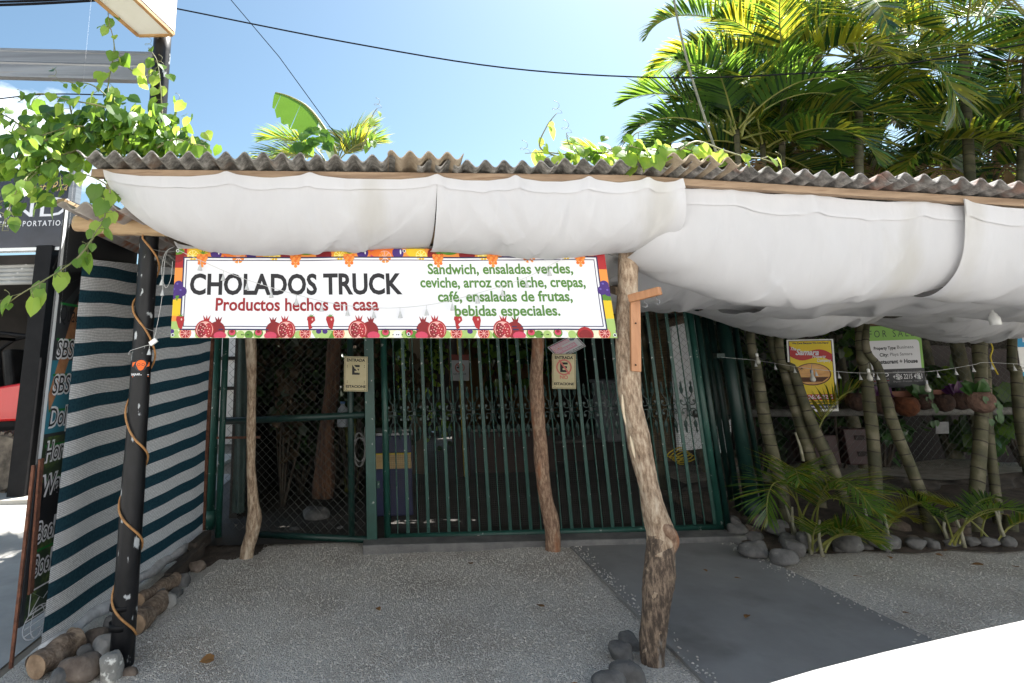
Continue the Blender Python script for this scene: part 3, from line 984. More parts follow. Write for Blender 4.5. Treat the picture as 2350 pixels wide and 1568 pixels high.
# ---------------------------------------------------------------- the banner
YB = 3.24
bn = thing('shop_banner', 'long white printed banner with a fruit border tied under the porch roof', 'banner', P(900, 775, YB))
fr = Frame(P(405, 572, YB + .02), P(1386, 570, YB), P(393, 776, YB))
trc, brc = P(1386, 570, YB), P(1406, 770, YB)
fr.wave = lambda u, v: .007 * math.sin(u * 6.1 + .8) + .0035 * math.sin(u * 14.3 + v * 5) + .003 * math.sin(u * 3 - v * 9)
mb = MB()
rect(mb, fr, 0, 0, fr.w, fr.h, 0, 0)
rect(mb, fr, fr.w, 0, 0, fr.h, -.004, 0)
for a_, b_, c_, d_ in ((0, 0, fr.w, 0), (0, fr.h, fr.w, fr.h)):
    mb.grid(lambda q, r_: fr(lerp(a_, c_, q), b_, -.004 * r_), 60, 1)
mb.build('sheet', WHITE, bn)
W_, H_ = fr.w, fr.h
fm = [WHITE, RED, REDD, ORANGE, ORANGE2, YELLOW, YELLOW2, LGREEN, MGREEN, PURPLE, PINK, NAVY, CREAM, PALEP, LILAC, INK]
W0, RE, RD_, OR, OL, YE_, YP, LG, MG, PU, PK, NV, CRM, PP, LI, IK = range(16)
mb = MB()
bt, bb, bl_, br_ = .105 * H_ * 2.55 / 2.55, .10 * H_, .030 * W_ * .75, .030 * W_ * .78
U = H_ / 100.0                                  # one hundredth of the banner height
px = W_ / 495.0                                 # same unit along the width (banner is 495 of them wide)
# coloured ground of the border
rect(mb, fr, 0, 0, W_, 10 * U, .0006, OL)
rect(mb, fr, 0, 91 * U, W_, H_, .0006, CRM)
rect(mb, fr, 0, 0, 13 * U, 40 * U, .0007, RE)
rect(mb, fr, 0, 22 * U, 12 * U, 42 * U, .0009, OL)
rect(mb, fr, 0, 42 * U, 12 * U, 58 * U, .0009, PU)
rect(mb, fr, 0, 57 * U, 11 * U, 79 * U, .0009, YE_)
rect(mb, fr, 0, 76 * U, 10 * U, 82 * U, .0010, OL)
rect(mb, fr, 0, 80 * U, 12 * U, H_, .0010, LG)
rect(mb, fr, W_ - 13 * U, 0, W_, 40 * U, .0007, RE)
rect(mb, fr, W_ - 12 * U, 24 * U, W_, 44 * U, .0009, OL)
rect(mb, fr, W_ - 12 * U, 44 * U, W_, 60 * U, .0009, MG)
rect(mb, fr, W_ - 12 * U, 58 * U, W_, 80 * U, .0009, YE_)
rect(mb, fr, W_ - 12 * U, 79 * U, W_, H_, .0010, LG)
def clampd(u, v, ru, rv, off, mi, n=14):
    """a dot trimmed to the sheet"""
    pts = []
    for i in range(n):
        a = 6.28318 * i / n
        pts.append(fr(min(max(u + ru * math.cos(a), .0005), W_ - .0005), min(max(v + rv * math.sin(a), .0005), H_ - .0005), off))
    mb.poly(pts, mi)
def citrus(u, v, r, rind, flesh, half=False):
    clampd(u, v, r, r, .0016, rind)
    clampd(u, v, r * .86, r * .86, .0020, YP if rind == YE_ else PP)
    for k in range(8):
        a = 6.28318 * k / 8
        a2 = 6.28318 * (k + .82) / 8
        pts = [(u + r * .1 * math.cos((a + a2) / 2), v + r * .1 * math.sin((a + a2) / 2)), (u + r * .76 * math.cos(a), v + r * .76 * math.sin(a)),
               (u + r * .78 * math.cos((a + a2) / 2), v + r * .78 * math.sin((a + a2) / 2)), (u + r * .76 * math.cos(a2), v + r * .76 * math.sin(a2))]
        shape(mb, fr, [(min(max(p, 0.001), W_ - .001), min(max(q, .001), H_ - .001)) for p, q in pts], .0024, flesh)
def cloudberry(u):
    for k in range(5):
        a = R(200 + k * 35)
        shape(mb, fr, [(u - 1.2 * U, 5.5 * U), (u + 9 * U * math.cos(a), 6 * U + 6 * U * math.sin(a)), (u + 1.2 * U, 6.5 * U)], .0030, MG)
    for j, wd in enumerate((5, 5.2, 4.6, 3.4, 2)):
        nn = (4, 4, 3, 3, 1)[j]
        for i in range(nn):
            uu = u + (i - (nn - 1) / 2) * 3.0 * U
            vv = (8 + j * 3.0) * U
            disc(mb, fr, uu, vv, 1.9 * U, 1.9 * U, .0028 + .0002 * j, OR if (i + j) % 2 else OL, 9)
def pomegranate(u, s_=1):
    clampd(u + s_ * 13 * U, 92 * U, 9.5 * U, 10 * U, .0026, RD_, 18)
    for du, col, of in ((s_ * 13, RD_, .0026), (0, RE, .0034)):
        for k in (-1, 0, 1):
            uu = u + du * U + s_ * 1.5 * U
            shape(mb, fr, [(uu - 2.2 * U, 84 * U), (uu + k * 4.2 * U, (75 + (1.5 if du else 0)) * U), (uu + 2.2 * U, 84 * U)], of, col)
    clampd(u, 91 * U, 10.5 * U, 10.5 * U, .0036, RE, 20)
    clampd(u, 91.3 * U, 9.2 * U, 9.2 * U, .0040, PP, 20)
    clampd(u - 3.2 * U, 91.5 * U, 5.0 * U, 8.0 * U, .0044, RD_, 14)
    clampd(u + 4.0 * U, 91.5 * U, 4.4 * U, 7.8 * U, .0044, RE, 14)
    clampd(u + s_ * 17 * U, 97.5 * U, 7 * U, 4.5 * U, .0046, PK, 12)
    for i in range(22):
        a, r = i * 2.4, 7.2 * U * math.sqrt(i / 22)
        vv = 91.5 * U + r * math.sin(a)
        if vv < H_ - U:
            disc(mb, fr, u + r * math.cos(a), vv, .75 * U, .75 * U, .0050, PP if i % 3 else PK, 6)
def strawberry(u, s_=1):
    shape(mb, fr, [(u - 4.6 * U, 80 * U), (u - 4 * U, 77 * U), (u, 75.5 * U), (u + 4 * U, 77 * U), (u + 4.6 * U, 81 * U), (u + s_ * 3 * U, 88 * U), (u + s_ * 2.2 * U, 91 * U), (u - s_ * 1.5 * U, 89 * U)], .0040, RE)
    clampd(u + 1.5 * U, 80 * U, .9 * U, 1.3 * U, .0046, PP, 8)
    for k in range(5):
        a = R(190 + 40 * k)
        shape(mb, fr, [(u - .9 * U, 76.5 * U), (u + 5 * U * math.cos(a), 76.8 * U + 3.4 * U * math.sin(a)), (u + .9 * U, 77 * U)], .0044, MG)
# top row
MOD = 166.0
for b0 in (-18, 148, 310):
    def X(q):
        return (b0 + q) * U
    for q, rr in ((20, 9), (146, 9)):
        if 0 < (b0 + q) < 493:
            clampd(X(q), 7 * U, 9 * U, 9 * U, .0010, RD_)
    for q in (40, 128):
        if 0 < (b0 + q) < 493:
            clampd(X(q + (4 if q < 80 else -4)), 3 * U, 11 * U, 8 * U, .0012, YE_)
            citrus(X(q - (2 if q < 80 else -2)), 8 * U, 7 * U, YE_, YE_)
    for q in (64, 104):
        if 0 < (b0 + q) < 493:
            clampd(X(q), 5 * U, 6.5 * U, 7 * U, .0014, PU)
            clampd(X(q + 3), 4 * U, .9 * U, 3 * U, .0018, WHITE and W0, 8)
    for q in (70, 76, 82, 92, 98):
        pass
    for q in (75, 80, 86, 120 - 40 + 3):
        if 0 < (b0 + q) < 493:
            for k in range(5):
                clampd(X(q + (k % 3) * 1.2), (3 + 1.7 * k) * U, 2.2 * U, 2.2 * U, .0016, PK, 8)
    q = 84
    clampd(min(max(X(q + 5), 0), W_), 4 * U, 20 * U, 9 * U, .0012, OR)
    if 8 < b0 + q + 5 < 485:
        citrus(X(q + 5), 10 * U, 9 * U, OR, OL)
    clampd(min(max(X(0), .001), W_), 3 * U, 10 * U, 4 * U, .0013, MG)
for q in (37, 117 + 82 - 45 - 8, 206, 299 - 6, 380, 470):
    pass
for xpx in (467, 678 + 128, 680, 803, 1006, 1130, 1327):
    if xpx in (806,):
        continue
    cloudberry((xpx - 405) / (1386 - 405) * W_)
# mask for the row of cut citrus: white inner card over the border
rect(mb, fr, 13 * U * .78, 9.6 * U, W_ - 12.5 * U * .8, 91 * U, .00215, W0)
ti = .0026
def frame_lines(m, wd, off, col):
    u0, v0, u1, v1 = 9.2 * U + m, 9.4 * U + m, W_ - 9.2 * U - m, 91.6 * U - m
    rect(mb, fr, u0, v0, u1, v0 + wd, off, col)
    rect(mb, fr, u0, v1 - wd, u1, v1, off, col)
    rect(mb, fr, u0, v0, u0 + wd, v1, off + .0001, col)
    rect(mb, fr, u1 - wd, v0, u1, v1, off + .0001, col)
frame_lines(0, 1.5 * U, .0026, NV)
frame_lines(3.6 * U, .95 * U, .0026, NV)
# bottom row
for q in range(0, 495, 9):
    clampd((q + 4) * U, 96.5 * U, 4.6 * U, 4.5 * U, .0010 + .0002 * (q % 2), (LG, CRM, W0, LG, MG)[(q // 9) % 5])
for xpx, s_ in ((470, 1), (655, -1), (820, 1), (1000, -1), (1150, 1), (1335, -1)):
    u = (xpx - 393) / (1406 - 393) * W_
    if xpx != 1335:
        pomegranate(u, s_)
    else:
        clampd(u, 96 * U, 9 * U, 8 * U, .0030, RE, 16)
        clampd(u, 97 * U, 7 * U, 6 * U, .0034, RD_, 14)
    citrus(u - s_ * 21 * U, 95 * U, 6.5 * U, OR, RE)
    for k in range(7):
        clampd(u - s_ * (31 + k * 1.3) * U, (93.5 + (k % 3) * 2.2) * U, 2.4 * U, 2.4 * U, .0022, LG, 9)
    clampd(u - s_ * 36 * U, 93 * U, 3 * U, 2.6 * U, .0026, PU, 9)
    clampd(u + s_ * 30 * U, 94.5 * U, 5 * U, 5 * U, .0020, MG, 12)
    clampd(u + s_ * 30 * U, 94 * U, 3.8 * U, 3.4 * U, .0024, PK, 12)
    clampd(u + s_ * 30 * U, 93 * U, 2 * U, 1.6 * U, .0026, RD_, 10)
    for k in (-1, 1):
        clampd(u + s_ * 45 * U + k * 3.0 * U, 96.5 * U, .7 * U, .7 * U, .0026, IK, 6)
for xpx, s_ in ((413, 1), (713, -1), (757, 1), (1050, -1), (1092, 1)):
    strawberry((xpx - 393) / (1406 - 393) * W_, s_)
# blueberries half way down both sides
for side in (0, 1):
    for du, dv, r in ((0, -4, 5.2), (-3.5, 2, 5.0), (4, 3, 5.6)):
        u = 5.5 * U + du * U if side == 0 else W_ - 5.5 * U + du * U
        clampd(u, (46 + dv) * U, r * U, r * U, .0036 + .0003 * (du + 4) / 8, PU, 16)
        clampd(u - 1.4 * U, (46 + dv - 1.6) * U, 1.3 * U, 1.1 * U, .0046, LI, 8)
    u = 4.5 * U if side == 0 else W_ - 4.5 * U
    shape(mb, fr, [(u - 2 * U, 54 * U), (u, 60 * U), (u + 3 * U, 53 * U)], .0034, MG)
for u, v in ((2.5 * U, 2.5 * U), (2.5 * U, 97 * U), (W_ - 2.5 * U, 2.5 * U), (W_ - 2.5 * U, 97 * U), (W_ * .535, 3 * U), (W_ * .535, 96 * U)):
    disc(mb, fr, u, v, 1.6 * U, 1.6 * U, .0058, IK, 12)
    ring(mb, fr, u, v, 1.2 * U, 1.9 * U, .0060, W0, 12)
mb.build('fruit_border', fm, bn)
mb = MB()
wu = lambda x: (x - 400) / 990.0 * W_
vv = lambda y: (y - 571) / 203.0 * H_
text(mb, fr, 'CHOLADOS TRUCK', wu(437), vv(676), .046 * H_ / .2 * .98, wu(921) - wu(437), .0034, 0, bold=.030)
text(mb, fr, 'Productos hechos en casa', wu(497), vv(713), .0276 * H_ / .2 * 1.0, wu(866) - wu(497), .0034, 1, bold=.024)
for s_, x0_, x1_, y in (('Sandwich, ensaladas verdes,', 981, 1311, 630), ('ceviche, arroz con leche, crepas,', 962, 1336, 661), ('café, ensaladas de frutas,', 1000, 1302, 693), ('bebidas especiales.', 1036, 1270, 725)):
    text(mb, fr, s_, wu(x0_), vv(y), .0222 * H_ / .2 * 1.03, wu(x1_) - wu(x0_), .0034, 2, bold=.028)
mb.build('lettering', [flat('ink_charcoal', (.016, .015, .018, 1)), flat('ink_red', (.26, .014, .018, 1)), TGREEN], bn)
for i, (a, b_) in enumerate(((fr(.012, .012, .004), P(345, 570, 3.38)), (fr(.012, H_ - .015, .004), P(312, 742, 3.38)), (fr(W_ - .012, .012, .004), P(1425, 590, 3.27)), (fr(W_ - .012, H_ - .02, .004), P(1420, 776, 3.27)))):
    mb = MB()
    mb.tube(sag(a, b_, .012, 8), .0016, 5)
    mb.build('tie_wire', WIRE, bn)

# ---------------------------------------------------------------- striped shade net and the tour sign on the left
def make_net():
    m, n, l, b, out = node_mat('striped_net')
    t = n.new('ShaderNodeUVMap')
    sp = n.new('ShaderNodeSeparateXYZ')
    l.new(t.outputs['UV'], sp.inputs['Vector'])
    def mth(op, a, b2=None):
        q = n.new('ShaderNodeMath')
        q.operation = op
        for i, v in enumerate((a, b2)):
            if v is None:
                continue
            if isinstance(v, (int, float)):
                q.inputs[i].default_value = v
            else:
                l.new(v, q.inputs[i])
        return q.outputs['Value']
    st = mth('FRACT', mth('MULTIPLY', sp.outputs['Y'], 1 / .172))
    wh = ramp(n, [(.0, (1, 1, 1, 1)), (.50, (1, 1, 1, 1)), (.515, (0, 0, 0, 1)), (.985, (0, 0, 0, 1)), (1.0, (1, 1, 1, 1))])
    l.new(st, wh.inputs['Fac'])
    fine = mth('FRACT', mth('MULTIPLY', sp.outputs['Y'], 1 / .0105))
    fr_ = ramp(n, [(0, (1, 1, 1, 1)), (.5, (1, 1, 1, 1)), (.62, (.50, .51, .52, 1)), (.9, (.50, .51, .52, 1)), (1, (1, 1, 1, 1))])
    l.new(fine, fr_.inputs['Fac'])
    z = n.new('ShaderNodeTexNoise')
    z.inputs['Scale'].default_value = 60
    l.new(t.outputs['UV'], z.inputs['Vector'])
    r3 = ramp(n, [(.3, (.58, .58, .585, 1)), (.7, (.80, .80, .80, 1))])
    l.new(z.outputs['Fac'], r3.inputs['Fac'])
    x1 = n.new('ShaderNodeMixRGB')
    x1.blend_type = 'MULTIPLY'
    x1.inputs['Fac'].default_value = 1
    l.new(r3.outputs['Color'], x1.inputs['Color1'])
    l.new(fr_.outputs['Color'], x1.inputs['Color2'])
    r4 = ramp(n, [(.3, (.010, .036, .054, 1)), (.7, (.020, .066, .090, 1))])
    l.new(z.outputs['Fac'], r4.inputs['Fac'])
    x = n.new('ShaderNodeMixRGB')
    l.new(wh.outputs['Color'], x.inputs['Fac'])
    l.new(r4.outputs['Color'], x.inputs['Color1'])
    l.new(x1.outputs['Color'], x.inputs['Color2'])
    l.new(x.outputs['Color'], b.inputs['Base Color'])
    b.inputs['Roughness'].default_value = .8
    b.inputs['Specular IOR Level'].default_value = .2
    tr = n.new('ShaderNodeBsdfTranslucent')
    l.new(x.outputs['Color'], tr.inputs['Color'])
    ms = n.new('ShaderNodeMixShader')
    ms.inputs['Fac'].default_value = .22
    l.new(b.outputs['BSDF'], ms.inputs[1])
    l.new(tr.outputs['BSDF'], ms.inputs[2])
    l.new(ms.outputs['Shader'], out.inputs['Surface'])
    return m
NET = make_net()
NETW = mat('net_hem', (.45, .45, .46, 1), (.62, .62, .63, 1), scale=18, rough=.85, bump=.4, bscale=60)
net = thing('shade_net', 'blue and white striped shade net stretched along the left side of the porch', 'net', (-1.9, 4.7, 0))
na, nb_ = G(92, 1500, .06), G(466, 1222, .06)
ta, tb = P(196, 545, 3.54), P(480, 600, 5.85)
NT = 2.30
def netp(u, v):
    """u along the side (street to gate), v up"""
    lo = na.lerp(nb_, u)
    x = lerp(na.x, nb_.x, u) + .012 * math.sin(u * 9 + v * 3) * (1 - v) + .006 * math.sin(u * 23 + 2 * v)
    y = lerp(na.y, nb_.y, u)
    z = lerp(.07 - .02 * u, lerp(2.19, 2.46, u), v)
    ex = lerp(.055, .0, u) * v
    return Vector((x + ex * .2, y, z))
mb = MB()
NU_, NV_ = 60, 60
mb.grid(netp, NU_, NV_)
# folded-over street edge
o = mb.build('mesh', NET, net, smooth=True)
uv = o.data.uv_layers.new(name='UVMap')
cache = []
for j in range(NV_ + 1):
    for i in range(NU_ + 1):
        u, v = i / NU_, j / NV_
        cache.append((u * 2.3, v * 2.27 + .03 * math.sin(u * 3.0) * v * v - .006 * math.sin(u * 14) * v ** 2 + .003 * math.sin(u * 31) * v + .05 * u * v * (1 - v)))
for lp in o.data.loops:
    uv.data[lp.index].uv = cache[lp.vertex_index]
mb = MB()
mb.tube([netp(t / 20, 0) + Vector((.012 + .01 * math.sin(t * 1.3), 0, .0 + .008 * math.sin(t * 2.1))) for t in range(21)], [.032 + .006 * math.sin(t * 1.7) for t in range(21)], 10, wob=.15)
mb.build('rolled_hem', NETW, net, smooth=True)
for a, b_ in (((nb_.x, nb_.y, 0), (nb_.x + .01, nb_.y, 2.25)),):
    mb = MB()
    mb.beam(a, b_, .03, .03, up=(0, 1, 0))
    mb.build('batten', RUST, net)
# timber edging below the net
ed = thing('timber_edging', 'dark weathered timber edging on the ground along the striped net', 'edging', (-1.75, 4.9, 0))
for a, b_, h in ((G(318, 1398, .04), G(392, 1330, .04), .09), (G(386, 1334, .05), G(462, 1262, .05), .11), (G(440, 1262, .09), G(476, 1232, .09), .10)):
    mb = MB()
    mb.beam(a, b_, .07, h)
    mb.build('sleeper', mat('dark_timber', (.022, .017, .014, 1), (.07, .055, .045, 1), scale=5, rough=.9, bump=.4, bscale=30, stretch=(5, .6, 5)), ed, bevel=.008)

sg = thing('tour_sign', 'tall dark sign listing tours on a leaning rusty frame beside the striped net', 'sign', P(57, 1528, 3.43))
s0 = P(60, 1515, 3.43)
dirv = Vector((.055, 1.0, 0)).normalized()
tl = Vector((s0.x - .055, s0.y, 2.58))
fs_ = Frame(tl, tl + dirv * .95, tl - Vector((0, 0, 2.40)))
mb = MB()
slab(mb, fs_, .012)
mb.build('panel', flat('sign_dark', (.03, .032, .036, 1), .35), sg)
SM = [flat('sign_dark2', (.045, .048, .052, 1), .35), WHITE, INK, flat('sign_green_line', (.012, .16, .03, 1)), flat('sign_teal', (.03, .16, .22, 1)),
      mat('sign_trunk_print', (.25, .10, .04, 1), (.42, .20, .09, 1), scale=14, rough=.4), mat('sign_leaf_print', (.015, .03, .012, 1), (.10, .16, .03, 1), scale=16, rough=.4, pos=(.5, .7)), flat('sign_white_edge', (.62, .63, .65, 1), .4)]
mb = MB()
rect(mb, fs_, 0, 0, .028, 1.55, .0008, 7)
rect(mb, fs_, .03, 1.0, .95, 1.42, .0008, 4)
rect(mb, fs_, .03, 1.44, .95, 1.85, .0008, 6)
rect(mb, fs_, .03, 1.95, .95, 2.39, .0008, 6)
rect(mb, fs_, .05, 1.68, .95, 1.95, .0010, 2)
shape(mb, fs_, [(.30, .35), (.42, .35), (.16, 1.1), (.05, 1.3), (.03, 1.2)], .0011, 5)
for k in range(7):
    a = R(150 + k * 22)
    shape(mb, fs_, [(.36, .40), (.36 + .40 * math.cos(a), .45 + .28 * abs(math.sin(a))), (.36 + .36 * math.cos(a), .52 + .25 * abs(math.sin(a)))], .0012, 2)
ROWS = [('Quad Tours', .58), ('Quad Rental', .815), ('SBS Rental', 1.045), ('SBS Rides', 1.27), ('Dolphin Tour', 1.49), ('Horseback', 1.695), ('Water', 1.895)]
def sgz(ypx):
    """distance below the sign's top edge of what is seen at ypx just beside the frame"""
    q = P(130, ypx, 3.62)
    return 2.58 - q.z
rows = [('Quad', 662), ('Quad', 742), ('SBS Rental', 822), ('SBS Rides', 902), ('Dolphins', 975), ('Horseback', 1052), ('Waterfall', 1128), ('Book', 1232), ('Book', 1308)]
for s_, ypx in rows:
    v = sgz(ypx)
    for bold, mi, off in ((.075, 1, .0020), (.0, 2, .0028)):
        text(mb, fs_, s_, .06, v, .105, .050 * len(s_), off, mi, bold=bold, shear=.12, rot=-.02)
for ypx in (700, 779, 858, 937, 1015, 1092):
    v = sgz(ypx)
    rect(mb, fs_, .05, v, .95, v + .014, .0016, 3)
rect(mb, fs_, .05, sgz(1248), .95, sgz(1248) + .012, .0016, 3)
v = sgz(1365)
for a, b_, c_, d_ in ((.06, v - .065, .29, v - .057), (.06, v + .055, .29, v + .063), (.06, v - .06, .068, v + .06), (.282, v - .06, .29, v + .06)):
    rect(mb, fs_, a, b_, c_, d_, .0020, 1)
for p, q in (((.062, v - .06), (.175, v + .01)), ((.288, v - .06), (.175, v + .01)), ((.062, v + .06), (.14, v - .01)), ((.288, v + .06), (.21, v - .01))):
    shape(mb, fs_, [p, (p[0] + .008, p[1] + .004), (q[0] + .008, q[1] + .004), q], .0022, 1)
v = sgz(1418)
for k, rr in ((1.0, .075), (.45, .075)):
    for i in range(24):
        a, b_ = R(i * 15), R(i * 15 + 15)
        shape(mb, fs_, [(.15 + .12 * k * math.cos(a), v + rr * math.sin(a)), (.15 + (.12 * k + .008) * math.cos(a), v + (rr + .006) * math.sin(a)),
                        (.15 + (.12 * k + .008) * math.cos(b_), v + (rr + .006) * math.sin(b_)), (.15 + .12 * k * math.cos(b_), v + rr * math.sin(b_))], .0020, 1)
for dv_ in (-.035, 0, .035):
    rect(mb, fs_, .04, v + dv_ - .003, .26, v + dv_ + .003, .0020, 1)
shape(mb, fs_, [(.20, v + .02), (.20, v + .10), (.235, v + .08), (.27, v + .10), (.28, v + .09), (.25, v + .07), (.29, v + .06)], .0030, 1)
mb.build('print', SM, sg)
mb = MB()
mb.beam(Vector((s0.x - .069, s0.y - .012, 0)), Vector((s0.x - .069, s0.y - .012, 1.0)), .016, .016, up=(0, 1, 0))
mb.build('angle_iron', RUST, sg)
mb = MB()
mb.beam(fs_(.012, 1.55, .012), fs_(.045, 2.25, .012), .012, .038, up=(0, 1, 0))
mb.build('flat_iron', RUST, sg)

# ---------------------------------------------------------------- the sliding gate
YG = 5.40
gt = thing('metal_gate', 'green wrought iron sliding gate with twisted bars and leaf scrolls', 'gate', (1.45, YG, 0))
g0, g1 = G(890, 1238), G(1655, 1216)
gx0, gx1 = P(888, 1150, YG).x, P(1645, 1150, YG).x
zb_ = .05
zt_ = 2.03
mb = MB()
mb.tube([(gx0, YG, zb_), (gx1, YG, zb_ + .015)], .030, 12)
mb.build('bottom_rail', GREEN, gt, smooth=True)
mb = MB()
mb.tube([(gx0, YG, zt_), (gx1, YG, zt_ - .05)], .024, 12)
mb.build('top_rail', GREEN, gt, smooth=True)
for x in (gx0, gx1):
    mb = MB()
    mb.tube([(x, YG, zb_), (x, YG, zt_)], .030, 12)
    mb.build('stile', GREEN, gt, smooth=True)
mb = MB()
mb.tube([(gx1 + .065, YG, zb_ - .02), (gx1 + .065, YG, zt_)], .026, 12)
mb.build('stile', GREEN2, gt, smooth=True)
NB = 16
pitch = (gx1 - gx0) / (NB + .25)
fb = MB()
fb.box((0, 0, (zb_ + zt_) / 2), (.030, .010, zt_ - zb_))
flatbar = None
tw = MB()
pts = []
# square bar twisted in two stretches
nz_ = 90
vs, fs2 = [], []
ang = 0
for k in range(nz_ + 1):
    z = lerp(zb_, zt_, k / nz_)
    if .45 < z < .85 or 1.25 < z < 1.7:
        ang += .55
    for q in range(4):
        a = ang + q * math.pi / 2 + math.pi / 4
        vs.append((.0064 * math.cos(a), .0064 * math.sin(a), z))
for k in range(nz_):
    for q in range(4):
        fs2.append((k * 4 + q, k * 4 + (q + 1) % 4, (k + 1) * 4 + (q + 1) % 4, (k + 1) * 4 + q))
tw.add(vs, fs2)
# one pair of C scrolls with leaf tips, above and below a collar
sc = MB()
ZC = 1.075
sc.box((0, -.006, ZC), (.026, .026, .03))
for sx in (-1, 1):
    for sz in (-1, 1):
        pp = []
        for k in range(22):
            t = k / 21
            a = R(-70 + 330 * t)
            r = lerp(.044, .012, max(0, t - .35) / .65)
            pp.append(Vector((sx * (.046 + r * math.cos(a + 2.2)), -.004, ZC + sz * (.047 + r * math.sin(a + 2.2) * 1.05))))
        sc.tube([Vector((sx * .004, -.004, ZC + sz * .004)), Vector((sx * .012, -.004, ZC + sz * .012))] + pp[4:], .0046, 5)
        sc.lathe(pp[-1] + Vector((0, .006, 0)), [(.012, 0), (.012, .012)], 8, axis=(0, -1, 0))
        # stalk and leaf
        b0 = Vector((sx * .030, -.004, ZC + sz * .088))
        sc.tube([b0, b0 + Vector((sx * .012, 0, sz * .02)), b0 + Vector((sx * .014, 0, sz * .05))], .004, 5)
        lf = [(0, .0), (.013, .022), (.018, .05), (.008, .08), (.012, .105), (.0, .12), (-.008, .098), (-.002, .078), (-.014, .055), (-.016, .03)]
        lp = [b0 + Vector((sx * (.014 + x * 1.0), -.004 + .006 * math.sin(z * 30), sz * (.02 + z))) for x, z in lf]
        cpt = b0 + Vector((sx * .013, -.016, sz * .08))
        o_ = len(sc.v)
        sc.add(lp + [cpt], [(i, (i + 1) % 10, 10) for i in range(10)])
        sc.add([p + Vector((0, .004, 0)) for p in lp], [tuple(range(10))])
fbo = two = sco = None
for k in range(1, NB + 1):
    x = gx0 + k * pitch
    loc = Vector((x - gt.location.x, 0, 0))
    if k <= NB:
        if fbo is None:
            for mbx in (fb,):
                mbx.v = [p + Vector((gt.location)) for p in mbx.v]
            fbo = fb.build('flat_bar', GREEN, gt, bevel=.002)
            fbo.location = loc
        else:
            link_copy(fbo, gt, loc)
    loc = Vector((x - pitch / 2 - gt.location.x, 0, 0))
    if two is None:
        tw.v = [p + gt.location for p in tw.v]
        two = tw.build('twisted_bar', GREEN, gt)
        two.location = loc
        sc.v = [p + gt.location for p in sc.v]
        sco = sc.build('leaf_scroll', GREEN2, gt)
        sco.location = loc
    else:
        link_copy(two, gt, loc)
        if k != 1:
            link_copy(sco, gt, loc)
mb = MB()
c = P(1010, 1243, YG - .0)
mb.box((c.x, YG, .03), (.075, .05, .03))
mb.lathe((c.x - .0, YG + .02, .02), [(.02, 0), (.024, .01), (.024, .03), (.02, .04)], 16, axis=(0, -1, 0))
mb.build('wheel', GREEN2, gt, bevel=.003)
mb = MB()
mb.box(P(868, 1112, YG - .02), (.03, .04, .055))
mb.build('latch', GREEN, gt, bevel=.004)
# wire netting on the lower half of the gate
mb = MB()
x = gx0 + .03
while x < gx1 - .02:
    mb.add([(x - .0006, YG + .014, .12), (x + .0006, YG + .014, .12), (x + .0006, YG + .014, .92), (x - .0006, YG + .014, .92)], [(0, 1, 2, 3)])
    x += .017
z = .12
while z < .93:
    mb.add([(gx0 + .03, YG + .015, z - .0006), (gx1 - .02, YG + .015, z - .0006), (gx1 - .02, YG + .015, z + .0006), (gx0 + .03, YG + .015, z + .0006)], [(0, 1, 2, 3)])
    z += .017
mb.build('wire_netting', flat('netting_wire', (.05, .05, .05, 1)), gt)
# square post between chain link and gate, and the posts to the right
gp = thing('gate_post', 'square green gate post with chipped paint left of the sliding gate', 'post', G(854, 1260))
mb = MB()
a = G(854, 1260)
mb.box((a.x, a.y + .05, 1.06), (.088, .088, 2.12))
mb.build('shaft', GREEN, gp, bevel=.004)
mb = MB()
mb.box((a.x, a.y + .05, .012), (.16, .16, .02))
mb.build('base_plate', GREEN2, gp, bevel=.003)
def pipe_post(nm, label, path, r, group, m=GREEN2, collar=None, clamps=(), foot=0.0):
    t = thing(nm, label, 'post', path[0], group)
    mb = MB()
    mb.tube(path, r, 16)
    mb.build('pipe', m, t, smooth=True)
    if collar:
        mb = MB()
        a, b_ = Vector(path[0]), Vector(path[-1])
        d = (b_ - a) / (b_.z - a.z)
        mb.tube([a + d * collar[0], a + d * collar[1]], r * 1.25, 16)
        mb.build('collar', m, t, smooth=True)
    for z in clamps:
        mb = MB()
        a, b_ = Vector(path[0]), Vector(path[-1])
        q = a + (b_ - a) * (z / (b_.z - a.z))
        mb.box((q.x - .04, q.y, q.z), (.18, .07, .05))
        mb.build('clamp', m, t, bevel=.005)
    return t
GP = 'green steel pipe posts of the fence'
a, b_ = G(476, 1224), P(500, 700, 5.86)
pipe_post('pipe_post', 'thick green pipe post at the far end of the striped net', [Vector((a.x, 5.88, 0)), Vector((a.x + .0, 5.88, 2.25))], .055, GP, GREEN, collar=(.06, .2))
a = G(500, 1242)
pipe_post('pipe_post', 'thin green pipe post framing the left edge of the chain link panel', [Vector((a.x, a.y, 0)), Vector((a.x, a.y, 2.2))], .03, GP, GREEN)
a = G(1733, 1192)
pipe_post('pipe_post', 'thick dark green pipe post with clamps right of the gate, behind the boulders', [Vector((P(1724, 1150, 5.75).x, 5.75, 0)), Vector((P(1724, 1150, 5.75).x, 5.75, 2.2))], .062, GP, GREEN2, clamps=(1.52,), collar=(.0, .22))
pipe_post('pipe_post', 'dark green pipe post between the gate and the thick clamped post', [Vector((P(1693, 1150, 5.9).x, 5.9, 0)), Vector((P(1693, 1150, 5.9).x, 5.9, 2.1))], .030, GP, GREEN2)
pipe_post('pipe_post', 'slim dark green pipe post behind the leftmost palm trunk', [Vector((P(1752, 1150, 5.95).x, 5.95, 0)), Vector((P(1752, 1150, 5.95).x, 5.95, 2.1))], .026, GP, GREEN2)
